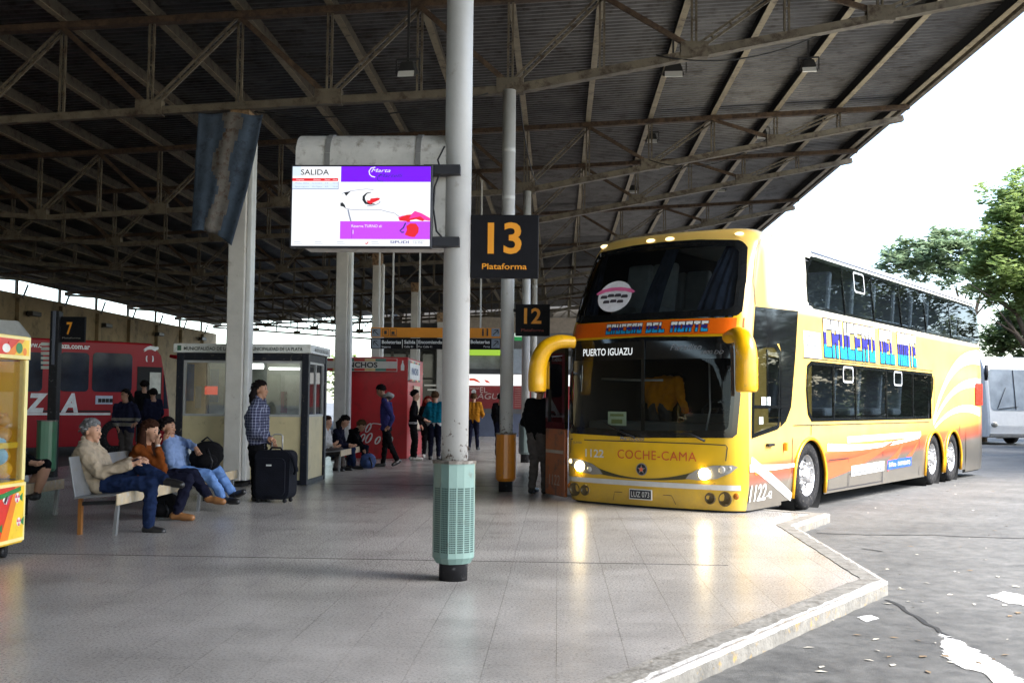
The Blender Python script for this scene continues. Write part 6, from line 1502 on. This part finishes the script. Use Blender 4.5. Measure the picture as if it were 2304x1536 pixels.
        for k in range(150 if vox < .012 else 40):  # tufts break up the outline
            a_, e_ = rnd.uniform(0, 6.28), rnd.uniform(-.2, 1.4); v = Vector((math.cos(a_) * math.cos(e_), math.sin(a_) * math.cos(e_), math.sin(e_)))
            if v.z < hl_(v.x, v.y) + .12: continue
            p0 = H(-.014 + v.x * .108, v.y * .097, .026 + v.z * .112) - base; t_ = (side_ * rnd.uniform(-1, 1) - face * rnd.uniform(0, 1) - fup * rnd.uniform(.0, .8)) * .035
            hm.tube([p0, p0 + t_ * .6 + (p0 + base - hc).normalized() * .012, p0 + t_ * 1.3], [.012, .010, .003], 5, 0)
        if style in ('long', 'mullet', 'bob'):
            dn = {'long': .34, 'mullet': .15, 'bob': .13}[style]
            for k in range(9):
                s = (k - 4) / 4; p0 = H(-.05 - .04 * (1 - abs(s)), s * .088, .03); p1 = H(-.085 + .075 * abs(s) ** 3 * (style == 'long'), s * .112, -.09); p2 = p1 + Vector((0, 0, -dn)) + face * rnd.uniform(-.01, .06) + side_ * s * .02
                hm.tube([p - base for p in (p0, p1, p1.lerp(p2, .6), p2)], [.04, .05, .046, .014], 8, 0)
        if style == 'bun': hm.ball(H(-.09, 0, .09) - base, (.045, .045, .045), 0, 10, 8)
        hm.build('hair', hcol, o, fix=False).parent = o
    if J.get('collar'):
        cb = MB(); up_ = (head - neck).normalized(); c0 = neck + up_ * .0
        P = [c0 + side_ * math.sin(t) * .085 + face * math.cos(t) * .075 + up_ * (.045 - .035 * math.cos(t)) for t in [R(30 + 300 * k / 16) for k in range(17)]]
        cb.tube([p - base for p in P], [.012] + [.026] * 15 + [.012], 8, 0, flat=1.0); cb.build('collar', mats_[1], o)
    return o
def A_(px, py, Y): return at(px, py, Y)
H_GREY = mat('grey hair', (.15, .15, .15), .95, spec=.05, var=.45, scale=30); H_BLK = mat('black hair', (.008, .006, .006), .9, spec=.08, var=.4, scale=30); H_BRN = mat('dark brown hair', (.030, .012, .007), .9, spec=.08, var=.4, scale=30); H_RED = mat('dyed red hair', (.16, .02, .015), .9, spec=.08, var=.4); H_FAIR = mat('fair brown hair', (.09, .05, .025), .9, spec=.08, var=.4)
DENIM = cloth('dark denim', (28, 42, 74), .3); LDENIM = cloth('light denim', (112, 148, 205), .2); BLKC = cloth('black cloth', (17, 17, 20), .3); NAVY = cloth('navy cloth', (24, 26, 44), .3); GREYC = cloth('grey cloth', (88, 82, 80), .2)
BLKS = mat('black shoe leather', (.012, .012, .013), .4, var=.2); TANS = mat('tan leather', (.24, .105, .035), .5, var=.2); WSH = mat('pale trainer', (.45, .44, .42), .6)
BEIGE = cloth('beige jacket cloth', (176, 160, 138), .2, (.24, .20, .15)); BROWN = cloth('rust brown jacket', (120, 62, 24), .25); SHIRTB = cloth('pale blue shirt', (128, 150, 190), .15); WHITEC = cloth('white cloth', (205, 205, 205), .1)
Yf = Vector((0, 1, 0))
person('grey haired man in beige jacket and jeans, seated with legs crossed', dict(
    lat=(0, 1, 0), coat=True, collar=True, pelvis=A_(230, 1084, 11.75), chest=A_(203, 1036, 11.75), neck=A_(200, 1000, 11.75), head=A_(208, 970, 11.75), face=(1, -.18, -.06),
    armR=[A_(186, 1016, 11.52), A_(226, 1064, 11.50), A_(300, 1044, 11.55), A_(332, 1032, 11.6)], armL=[A_(208, 1012, 11.95), A_(250, 1058, 11.98), A_(300, 1036, 11.85), A_(330, 1026, 11.8)],
    legR=[A_(340, 1088, 11.60), A_(334, 1182, 11.60), A_(366, 1195, 11.58)], legL=[A_(310, 1048, 11.78), A_(372, 1080, 11.62), A_(408, 1090, 11.55)], palm=(0, .3, -1)),
    [SKIN, BEIGE, DENIM, BLKS], (H_GREY, 'short'), .009, 1.40, legr=1.28)
person('long haired woman in rust brown jacket on the bench, hand to her face', dict(
    lat=(0, 1, 0), pelvis=A_(328, 1074, 12.9), chest=A_(322, 1030, 12.9), neck=A_(328, 1000, 12.88), head=A_(339, 970, 12.85), face=(.9, -.25, -.25),
    armR=[A_(312, 1012, 12.70), A_(366, 1056, 12.68), A_(355, 1003, 12.70), A_(352, 975, 12.75)], armL=[A_(330, 1010, 13.06), A_(330, 1052, 12.9), A_(344, 1048, 12.72), A_(372, 1049, 12.7)],
    legR=[A_(424, 1078, 12.75), A_(398, 1152, 12.75), A_(432, 1164, 12.72)], legL=[A_(434, 1066, 12.95), A_(468, 1116, 12.85), A_(502, 1128, 12.8)], palm=(.3, .6, .2), cuff=True),
    [SKIN, BROWN, NAVY, TANS, WHITEC], (H_BRN, 'long'), .010, 1.15, fem=True, legr=1.2)
person('man in pale blue shirt and light jeans leaning on the black backpack', dict(
    lat=(0, 1, 0), pelvis=A_(404, 1060, 14.0), chest=A_(397, 1016, 14.0), neck=A_(384, 986, 13.97), head=A_(378, 962, 13.95), face=(1, -.22, -.05),
    armR=[A_(378, 1000, 13.78), A_(384, 1040, 13.72), A_(372, 990, 13.78), A_(374, 966, 13.85)], armL=[A_(400, 993, 14.18), A_(424, 998, 14.10), A_(441, 1008, 13.95), A_(449, 1026, 13.9)],
    legR=[A_(468, 1068, 13.88), A_(502, 1118, 13.86), A_(534, 1128, 13.75)], legL=[A_(490, 1060, 14.12), A_(522, 1108, 14.0), A_(548, 1106, 13.85)], palm=(.3, .6, -.2)),
    [SKIN2, SHIRTB, LDENIM, BLKS], (H_BLK, 'short'), .010, 1.12, legr=1.2)
person('standing man in navy plaid shirt and black trousers holding the suitcase handle', dict(
    lat=(0, 1, 0), collar=True, pelvis=A_(580, 1002, 15.5), chest=A_(578, 940, 15.5), neck=A_(583, 902, 15.5), head=A_(587, 877, 15.5), face=(1, -.12, -.06),
    armR=[A_(570, 922, 15.28), A_(572, 975, 15.24), A_(603, 985, 15.25), A_(620, 990, 15.2)], armL=[A_(594, 920, 15.68), A_(594, 972, 15.7), A_(612, 996, 15.5), A_(620, 1002, 15.4)],
    legR=[A_(578, 1062, 15.36), A_(576, 1114, 15.38), A_(602, 1124, 15.3)], legL=[A_(584, 1062, 15.6), A_(588, 1112, 15.64), A_(612, 1120, 15.6)], palm=(0, .4, -.8)),
    [SKIN2, plaid_material(), BLKC, BLKS], (H_BLK, 'mullet'), .010, 1.32, legr=1.35)
STRIPE = cloth('navy knit', (38, 40, 62), .2); STRIPEW = cloth('grey knit stripe', (150, 145, 135), .1)
zs_ = [A_(283, y, 23.0).z for y in (958, 951, 946, 940, 936)]
person('woman in navy jacket with pale chest stripes beside the red bus', dict(
    lat=(1, -.2, 0), pelvis=A_(283, 968, 23.0), chest=A_(283, 928, 23.0), neck=A_(283, 906, 23.0), head=A_(282, 889, 23.0), face=(-.5, -.85, -.1),
    armR=[A_(262, 914, 23.0), A_(256, 944, 23.0), A_(264, 962, 22.8), A_(270, 972, 22.75)], armL=[A_(302, 914, 22.95), A_(312, 938, 22.95), A_(306, 952, 22.7), A_(298, 956, 22.65)],
    legR=[A_(276, 1008, 22.95), A_(274, 1042, 23.0), A_(270, 1048, 22.8)], legL=[A_(290, 1008, 22.95), A_(292, 1042, 23.0), A_(294, 1048, 22.8)], bands=[(zs_[0], zs_[1], 4), (zs_[2], zs_[3], 4)]),
    [SKIN2, STRIPE, GREYC, BLKS, STRIPEW], (H_BLK, 'bob'), .015, 1.1, fem=True)
def stander(label, px, Y, head_py, fdir, mats_, hair, lean=0.0, z0=0.0, **kw):
    """a standing figure: feet on z0 under px, head at head_py, facing fdir (plan direction)"""
    x = at(px, 900, Y).x; hz = at(px, head_py, Y).z - z0; k = (hz + .10) / 1.75; f = Vector((fdir[0], fdir[1], 0)).normalized(); l = Vector((-f.y, f.x, 0))
    O = Vector((x, Y, z0)); P = lambda a, s, u: O + f * a * k + l * s * k + Vector((0, 0, u * k))
    st = kw.pop('stride', .04); hands = kw.pop('hands', (.16, .92)); gap = kw.pop('gap', .24); ex = kw.pop('extra', {})
    J = dict(lat=l, pelvis=P(-.02, 0, .93), chest=P(.0 + lean * .3, 0, 1.25), neck=P(.01 + lean * .6, 0, 1.47), head=P(.03 + lean, 0, 1.63), face=f + Vector((0, 0, kw.pop('nod', -.08))), z0=z0,
             armR=[P(-.02, -gap, 1.12), P(hands[0], -gap * .8, hands[1]), P(hands[0] + .12, -gap * .5, hands[1] - .08)], armL=[P(-.02, gap, 1.12), P(hands[0], gap * .8, hands[1]), P(hands[0] + .12, gap * .5, hands[1] - .08)],
             legR=[P(.03 + st * .5, -.09, .50), P(st, -.10, .09), P(st + .17, -.12, .045)], legL=[P(.03 - st * .5, .09, .50), P(-st, .10, .09), P(-st + .17, .12, .045)]); J.update(ex)
    return person(label, J, mats_, hair, **kw)
stander('dark coated person stepping up into the red bus doorway', 324, 27.6, 866, (-.6, .9), [SKIN2, BLKC, NAVY, BLKS], (H_BLK, 'short'), z0=.25, vox=.018)
stander('person with dark jacket waiting close behind at the red bus door', 345, 26.6, 884, (-.7, .7), [SKIN2, NAVY, BLKC, BLKS], (H_BLK, 'short'), vox=.018)
person('person in dark shorts seated behind the prize machine, one bare leg showing', dict(
    lat=(0, 1, 0), pelvis=A_(30, 1052, 12.6), chest=A_(26, 995, 12.6), neck=A_(26, 960, 12.6), head=A_(30, 930, 12.6), face=(1, -.1, 0),
    armR=[A_(14, 975, 12.4), A_(30, 1022, 12.4), A_(70, 1040, 12.4), A_(92, 1044, 12.4)], armL=[A_(30, 975, 12.8), A_(50, 1022, 12.8), A_(84, 1040, 12.75), A_(100, 1044, 12.7)],
    legR=[A_(104, 1046, 12.5), A_(84, 1108, 12.5), A_(70, 1118, 12.35)], legL=[A_(98, 1046, 12.8), A_(64, 1104, 12.9), A_(50, 1112, 12.8)], bare=True),
    [SKIN, BLKC, BLKC, BLKS], (H_BLK, 'short'), .014)
bench(11.95, 13.25, -6.2, 'bench behind the prize machine, mostly hidden, with the bare legged person')
person('seated woman in white top and grey trousers just past the booth corner', dict(
    lat=(0, 1, 0), pelvis=A_(726, 1016, 22.3), chest=A_(732, 985, 22.3), neck=A_(734, 966, 22.3), head=A_(737, 950, 22.3), face=(1, -.25, -.1),
    armR=[A_(726, 972, 22.1), A_(732, 1000, 22.05), A_(748, 1000, 22.1), A_(758, 996, 22.1)], armL=[A_(738, 970, 22.5), A_(744, 1000, 22.5), A_(752, 1004, 22.4), A_(762, 1004, 22.4)],
    legR=[A_(762, 1014, 22.2), A_(756, 1050, 22.2), A_(772, 1058, 22.1)], legL=[A_(766, 1012, 22.45), A_(772, 1048, 22.4), A_(790, 1056, 22.3)]), [SKIN, WHITEC, GREYC, BLKS], (H_BRN, 'bob'), .015, fem=True)
person('seated dark haired person in navy bending forward beside the white topped woman', dict(
    lat=(0, 1, 0), pelvis=A_(752, 1015, 23.0), chest=A_(762, 980, 23.0), neck=A_(768, 962, 22.95), head=A_(776, 948, 22.9), face=(.8, -.2, -.55),
    armR=[A_(756, 970, 22.8), A_(768, 1002, 22.75), A_(784, 1000, 22.8), A_(792, 1004, 22.8)], armL=[A_(764, 968, 23.2), A_(776, 1000, 23.2), A_(788, 1000, 23.0), A_(796, 1002, 23.0)],
    legR=[A_(792, 1012, 22.85), A_(796, 1046, 22.9), A_(814, 1053, 22.8)], legL=[A_(794, 1010, 23.15), A_(786, 1044, 23.2), A_(802, 1051, 23.1)], hem=(-.02, .03)), [SKIN, NAVY, DENIM, BLKS, WHITEC], (H_BLK, 'bob'), .015)
person('seated person in black bowing low in front of the red kiosk', dict(
    lat=(0, 1, 0), pelvis=A_(782, 1012, 24.0), chest=A_(797, 980, 24.0), neck=A_(804, 965, 23.95), head=A_(813, 958, 23.9), face=(.75, -.3, -.6),
    armR=[A_(790, 970, 23.8), A_(806, 998, 23.75), A_(818, 1010, 23.8), A_(822, 1020, 23.8)], armL=[A_(800, 968, 24.2), A_(812, 998, 24.2), A_(820, 1010, 24.0), A_(824, 1020, 24.0)],
    legR=[A_(822, 1008, 23.85), A_(816, 1040, 23.85), A_(832, 1047, 23.7)], legL=[A_(824, 1006, 24.1), A_(820, 1038, 24.1), A_(836, 1044, 24.0)]), [SKIN, BLKC, NAVY, BLKS], (H_FAIR, 'short'), .015)
bench(21.7, 24.7, -4.42, 'bench past the booth with three people bending over it')
HOOD = cloth('blue purple hoodie', (62, 62, 118), .2)
o = person('young man in blue hooded top walking past the red kiosk, head bowed', dict(
    lat=(0, -1, 0), pelvis=A_(869, 962, 23.75), chest=A_(868, 922, 23.75), neck=A_(866, 897, 23.75), head=A_(857, 879, 23.75), face=(-.85, -.2, -.45),
    armR=[A_(876, 908, 23.98), A_(880, 938, 24.0), A_(864, 958, 23.95), A_(857, 966, 23.9)], armL=[A_(868, 908, 23.5), A_(884, 940, 23.48), A_(876, 958, 23.5), A_(866, 966, 23.52)],
    legR=[A_(866, 1002, 23.85), A_(862, 1040, 23.85), A_(840, 1048, 23.8)], legL=[A_(878, 1002, 23.6), A_(894, 1034, 23.6), A_(884, 1045, 23.5)]), [SKIN2, HOOD, BLKC, BLKS], (H_BLK, 'short'), .013, 1.05)
mb = MB(); b0 = o.location
mb.tube([at(x, y, yy) - b0 for x, y, yy in ((862, 892, 23.6), (874, 886, 23.62), (882, 890, 23.75), (876, 896, 23.9), (864, 896, 23.9))], [.03, .05, .055, .05, .03], 10); mb.build('hood', cloth('pale hood lining', (165, 165, 160), .1), o)
stander('youth in black sweater with white hem stripes leaning by the kiosk corner', 932, 26.5, 887, (.95, .1), [SKIN, BLKC, BLKC, WSH, WHITEC], (H_BLK, 'short'), vox=.015, hands=(.28, 1.02), extra=dict(hem=(-.02, .03)))
stander('red haired woman in black facing the camera behind the teal sweater woman', 963, 28.0, 902, (.15, -1), [SKIN, BLKC, BLKC, WSH], (H_RED, 'bob'), vox=.016, fem=True)
TEAL = cloth('teal sweater', (18, 112, 138), .12)
stander('woman in teal sweater with hair in a bun, seen from behind', 979, 26.9, 891, (.05, 1), [SKIN, TEAL, NAVY, BLKS, WHITEC], (H_FAIR, 'bun'), vox=.014, hands=(.12, .95), gap=.27, bulk=1.12, fem=True, extra=dict(hem=(-.05, .03)))
stander('person in ochre jacket walking away, half hidden by the nearest column', 1066, 32.7, 893, (.15, 1), [SKIN, cloth('ochre jacket', (196, 132, 40), .15), NAVY, BLKS], (H_FAIR, 'short'), vox=.017, stride=.14, bulk=1.15, hands=(.2, 1.05), gap=.30)
stander('dark figure half hidden behind the column with the orange bin', 1127, 29.5, 894, (.2, 1), [SKIN2, BLKC, NAVY, BLKS], (H_BLK, 'short'), vox=.018)
stander('man in black jacket and grey trousers beside the open coach door', 1213, 17.25, 876, (.55, .8), [SKIN2, BLKC, GREYC, BLKS], (H_BLK, 'short'), vox=.013, bulk=1.32, hands=(.2, 1.0), gap=.28, legr=1.3)
MBUS = Matrix.Translation((BUS_O.x, BUS_O.y, ZR)) @ Matrix.Rotation(-R(34), 4, 'Z')
def BP(x, y, z): return MBUS @ Vector((x, y, z))
person('driver in orange shirt standing turned away and bending behind the coach windscreen', dict(
    lat=(MBUS.to_3x3() @ Vector((-1, 0, 0))), pelvis=BP(-.34, 1.15, 1.52), chest=BP(-.34, 1.30, 1.84), neck=BP(-.34, 1.52, 1.95), head=BP(-.33, 1.72, 1.90), face=(MBUS.to_3x3() @ Vector((.1, .8, -.5))), z0=ZR + .7,
    armR=[BP(-.10, 1.25, 1.90), BP(.02, 1.12, 1.68), BP(.06, 1.22, 1.45), BP(.06, 1.36, 1.40)], armL=[BP(-.58, 1.25, 1.90), BP(-.66, 1.3, 1.68), BP(-.6, 1.5, 1.5), BP(-.55, 1.6, 1.5)],
    legR=[BP(-.22, 1.15, 1.12), BP(-.22, 1.2, .78), BP(-.22, 1.4, .74)], legL=[BP(-.44, 1.15, 1.12), BP(-.44, 1.2, .78), BP(-.44, 1.4, .74)]),
    [SKIN, cloth('orange shirt', (235, 150, 20), .12), GREYC, BLKS], (H_BLK, 'short'), .014, 1.35)

# ================================================================ LUGGAGE
M_CASE = mat('navy black case cloth', (.008, .009, .014), .9, spec=.12, var=.25, bump=.3, bscale=60)
p0, p1 = at(574, 1125, 15.2), at(660, 1012, 15.2); cw, chh = p1.x - p0.x, .74
su = thing('suitcase', 'large black soft suitcase on wheels, its handle held by the plaid shirt man', 'suitcase', ((p0.x + p1.x) / 2, 15.25, 0), R(-8))
P = rrect(-cw / 2, .05, cw / 2, chh, .10); P = [(x + .02 * (z - .05), z) for x, z in P]
MB().poly([(x, -.15, z) for x, z in P], 0, (0, .30, 0)).build('shell', M_CASE, su, bevel=.035)
mb = MB(); P2 = rrect(-cw / 2 + .05, .10, cw / 2 - .05, chh * .86, .08); mb.poly([(x, -.185, z) for x, z in P2], 0, (0, .04, 0)); mb.build('front_pocket', M_CASE, su, bevel=.015)
mb = MB(); mb.box((-.02, -.19, chh * .72), (.075, .01, .022)); mb.build('badge', mat('silver case badge', (.6, .6, .6), .3), su)
mb = MB(); mb.tube([(-.10, .10, chh - .05), (-.10, .10, chh + .20), (-.06, .10, chh + .225), (.03, .10, chh + .225), (.06, .10, chh + .20), (.06, .10, chh - .05)], .011, 8); mb.build('pull_handle', M_ALU, su)
mb = MB(); mb.tube([(-.08, -.02, chh), (-.05, -.02, chh + .035), (.08, -.02, chh + .035), (.11, -.02, chh)], .014, 8); mb.build('carry_handle', M_CASE, su)
mb = MB(); mb.tube([(cw / 2 - .05, -.1, chh - .02), (cw / 2 + .06, -.12, chh - .12), (cw / 2 + .10, -.12, chh - .28), (cw / 2 + .06, -.1, chh - .33)], [.03, .035, .03, .02], 8); mb.build('strap', M_CASE, su)
for x in (-cw / 2 + .07, cw / 2 - .07):
    for y in (-.11, .11): MB().lathe((x, y, .03), [(0, -.012), (.03, -.012), (.03, .012), (0, .012)], 14, 0, 'y').build('wheel', M_BLK, su)
def pack(name, label, c, r, lab_cat, m, rz=0, lean=0, group=None):
    t = thing(name, label, lab_cat, c, rz, group); mb = MB(); mb.ball((0, 0, r[2]), r, 0, 20, 14); V_ = []
    for v in mb.v:
        x, y, z = v; k = 1.0 + .04 * math.sin(9 * z / r[2]) ; zz = max(z, .02); V_.append((math.copysign(abs(x / r[0]) ** .75, x) * r[0] * k + lean * zz, math.copysign(abs(y / r[1]) ** .75, y) * r[1], zz))
    mb.v = V_; mb.build('bag', m, t)
    mb = MB(); mb.ball((.02 + lean * r[2], -r[1] * .8, r[2] * .75), (r[0] * .65, r[1] * .5, r[2] * .5), 0, 14, 10); mb.build('front_pocket', m, t)
    mb = MB(); mb.tube([(-.05, 0, 2 * r[2] - .01), (-.02 + lean * r[2] * 2, 0, 2 * r[2] + .05), (.05 + lean * r[2] * 2, 0, 2 * r[2] - .01)], .012, 8); mb.tube([(.05, -r[1] * .9, r[2] * 1.5), (.12, -r[1] * 1.2, r[2] * .7), (.10, -r[1] * 1.1, .05)], .014, 6); mb.build('strap', M_BLK, t)
    return t
q = at(458, 1060, 14.02); pack('backpack', 'bulging black backpack on the lap of the pale blue shirt man', (q.x, 14.05, q.z), (.22, .13, .20), 'backpack', mat('black bag cloth', (.006, .006, .007), .95, var=.3, bump=.3, spec=.08), R(10), .12)
q = at(365, 1150, 12.9); pack('holdall', 'black bag on the floor under the bench', (q.x, 12.95, 0), (.19, .15, .16), 'bag', MATS['black bag cloth'])
q = at(828, 1045, 22.9); pack('backpack', 'blue and black backpack on the floor in front of the kiosk', (q.x, 22.9, 0), (.17, .14, .17), 'backpack', mat('blue bag cloth', (.018, .04, .13), .8, var=.5, scale=7))
q = at(290, 1040, 12.9); 

# ================================================================ TREES
BARK = mat('grey brown bark', (.12, .09, .065), .9, var=.3, bump=.6)
def leaf_mat(name, a, b, tr=.5):
    m = bpy.data.materials.new(name); m.use_nodes = True; nt = m.node_tree; N = nt.nodes; L = nt.links; bs = N['Principled BSDF']; bs.inputs['Roughness'].default_value = .6
    tc = N.new('ShaderNodeTexCoord'); ns = N.new('ShaderNodeTexNoise'); ns.inputs['Scale'].default_value = 1.1; ns.inputs['Detail'].default_value = 5; L.new(tc.outputs['Object'], ns.inputs['Vector'])
    mr = N.new('ShaderNodeMapRange'); mr.inputs[1].default_value = .35; mr.inputs[2].default_value = .65; L.new(ns.outputs[0], mr.inputs[0])
    mx = N.new('ShaderNodeMix'); mx.data_type = 'RGBA'; mx.inputs[6].default_value = a + (1,); mx.inputs[7].default_value = b + (1,); L.new(mr.outputs[0], mx.inputs[0]); L.new(mx.outputs[2], bs.inputs['Base Color'])
    tl_ = N.new('ShaderNodeBsdfTranslucent'); L.new(mx.outputs[2], tl_.inputs[0]); ms = N.new('ShaderNodeMixShader'); ms.inputs[0].default_value = tr
    L.new(bs.outputs[0], ms.inputs[1]); L.new(tl_.outputs[0], ms.inputs[2]); L.new(ms.outputs[0], N['Material Output'].inputs[0]); return m
LEAF_A = leaf_mat('feathery green leaves', (.20, .29, .09), (.32, .40, .14)); LEAF_B = leaf_mat('dull green leaves', (.18, .26, .15), (.28, .35, .19)); LEAF_C = leaf_mat('dark green leaves', (.08, .13, .05), (.15, .20, .07))
def tree(label, base, clumps, m, leaf, per, limbs, trunk_r, seed, group='trees beyond the bus yard', flat=.8):
    """clumps: (dx, dy, z, radius); leaves are small tilted blades scattered through each clump"""
    rnd = random.Random(seed); t = thing('tree', label, 'tree', base, 0, group); mb = MB(); vs = []; fs = []
    for (cx_, cy_, cz_, cr) in clumps:
        subs = [(Vector((rnd.gauss(0, .5), rnd.gauss(0, .5), rnd.gauss(0, .38))) * cr) for _ in range(14)]
        for k in range(int(per * cr * cr)):
            s = subs[rnd.randrange(14)]; d = Vector((rnd.gauss(0, 1), rnd.gauss(0, 1), rnd.gauss(0, 1))).normalized() * (rnd.random() ** .45) * cr * .46
            p = Vector((cx_, cy_, cz_)) + s + Vector((d.x, d.y, d.z * flat)); a = rnd.uniform(0, 6.28); l_ = leaf * rnd.uniform(.6, 1.5); w = l_ * rnd.uniform(.25, .5); e = rnd.uniform(-.5, .4)
            u = Vector((math.cos(a), math.sin(a), e)) * l_; v = Vector((-math.sin(a) * w, math.cos(a) * w, rnd.uniform(-.6, .6) * w)); o_ = len(vs)
            vs += [p - u, p + v, p + u, p - v]; fs.append((o_, o_ + 1, o_ + 2, o_ + 3))
    mb.add(vs, fs, 0, False); mb.build('crown', m, t, fix=False)
    mb = MB(); top = limbs[0]; mb.tube([(0, 0, -.2), (0.1, 0, top[2] * .5), top], [trunk_r * 1.2, trunk_r, trunk_r * .7], 10)
    for q_ in limbs[1:]:
        mid_ = Vector(top).lerp(Vector(q_), .5) + Vector((rnd.uniform(-.3, .3), rnd.uniform(-.3, .3), rnd.uniform(-.2, .4))); mb.tube([top, mid_, q_], [trunk_r * .55, trunk_r * .35, trunk_r * .12], 7)
        for _ in range(3): e_ = Vector(q_) + Vector((rnd.uniform(-1, 1), rnd.uniform(-1, 1), rnd.uniform(-.2, .8))); mb.tube([mid_, mid_.lerp(e_, .5), e_], [trunk_r * .22, trunk_r * .14, .01], 5)
    mb.build('trunk', BARK, t); return t
def clumps_px(pts, Y, base):
    out = []
    for px, py, r_, dy in pts: p = at(px, py, Y); out.append((p.x - base[0], dy, p.z, r_))
    return out
Yt = 36.0; bx_ = at(2330, 900, Yt).x; b_ = (bx_, Yt, ZR)
tree('large bright green feathery tree at the right edge of the picture', b_, clumps_px([(2255, 440, .75, 0), (2290, 420, .8, .4), (2275, 490, .7, -.3), (2305, 470, .9, .2), (2225, 545, .55, 0), (2262, 545, .8, -.4), (2300, 540, 1.0, .5), (2340, 500, 1.3, 0), (2212, 590, .5, .3), (2240, 600, .75, 0), (2280, 600, 1.0, -.5), (2320, 600, 1.2, .3), (2235, 650, .6, .2), (2270, 655, .8, 0), (2305, 650, .9, -.4), (2360, 590, 1.6, .6), (2360, 660, 1.2, 0), (2380, 440, 1.5, 0)], Yt, b_), LEAF_A, .11, 1500, [(0, 0, 3.2), (-1.6, 0, 5.6), (-.9, .3, 6.6), (.6, .3, 6.5), (-1.2, -.4, 4.6), (.2, 0, 7.2)], .22, 3)
Yt = 50.0; bx_ = at(2205, 900, Yt).x; b_ = (bx_, Yt, ZR)
tree('flat topped dull green tree rising behind the coach rear roof', b_, clumps_px([(2000, 590, .7, 0), (2025, 575, .9, .4), (2050, 560, .9, 0), (2080, 560, 1.0, -.4), (2110, 545, 1.0, .3), (2140, 535, 1.0, 0), (2170, 540, .9, .2), (2045, 600, .9, .3), (2075, 605, .9, -.3), (2110, 590, .9, 0), (2140, 580, .9, .4), (2165, 600, .7, 0), (2190, 570, .8, 0), (2120, 625, .7, 0), (2190, 640, .6, .3), (2215, 620, .8, .2)], Yt, b_), LEAF_B, .15, 700, [(-.3, 0, 4.4), (-1.6, 0, 6.2), (-2.6, .2, 6.8), (-3.6, 0, 7.2), (-.9, .3, 7.2), (.2, 0, 7.0), (-2.0, 0, 5.9)], .24, 5, flat=.55)
Yt = 56.0; bx_ = at(2250, 900, Yt).x; b_ = (bx_, Yt, ZR)
tree('low dark green tree above the far white coach', b_, clumps_px([(2240, 745, .8, 0), (2265, 740, 1.1, .3), (2290, 730, 1.2, 0), (2310, 750, 1.2, -.3), (2275, 705, .9, 0), (2300, 695, 1.0, .4), (2330, 720, 1.4, 0), (2228, 770, .7, .2), (2262, 780, 1.0, 0), (2300, 785, 1.2, .2)], Yt, b_), LEAF_C, .16, 620, [(0, 0, 2.6), (-.7, 0, 4.2), (.4, .2, 5.0), (1.2, 0, 4.4), (-.4, .2, 5.2)], .2, 8)
for k, (x, y, h_, m_, lab) in enumerate(((20.5, 26, 9.5, LEAF_C, 'dense yard tree beside the coach, mirrored in its front windows'), (23.5, 33, 10, LEAF_B, 'dense yard tree mirrored in the middle of the coach windows'),
        (24.5, 41, 9.5, LEAF_C, 'dense yard tree mirrored in the rear coach windows'), (28, 50, 11, LEAF_B, 'tall yard tree behind the far white coach'), (31, 39, 13, LEAF_C, 'tallest yard tree in the second row, mirrored above the others'), (27, 29, 12, LEAF_C, 'tall yard tree in the second row, nearest the platform'))):
    rnd = random.Random(20 + k)
    tree(lab, (x, y, ZR), [(rnd.uniform(-2.8, 2.8), rnd.uniform(-2.8, 2.8), h_ * rnd.uniform(.10, .95), rnd.uniform(1.1, 1.7)) for _ in range(30)], m_, .15, 420, [(0, 0, 3.0), (-1, 0, 5.5), (1, .5, 5.5), (0, -1, 6.0)], .25, 30 + k)
for k, (px, py, Y, lab) in enumerate(((712, 792, 110, 'sunlit far tree seen left of the snack kiosk sign'), (655, 780, 130, 'pale far tree seen between the booth and the hall end'))):
    p = at(px, py, Y); rnd = random.Random(40 + k)
    tree(lab, (p.x, Y, ZR), [(rnd.uniform(-3.5, 3.5), rnd.uniform(-1, 1), max(1.5, p.z - 1.5 + rnd.uniform(-2, 1)), rnd.uniform(1.0, 1.6)) for _ in range(12)], LEAF_A, .3, 90, [(0, 0, 2.5), (-1, 0, 4), (1, 0, 4)], .25, 50 + k, 'trees beyond the open end of the hall')
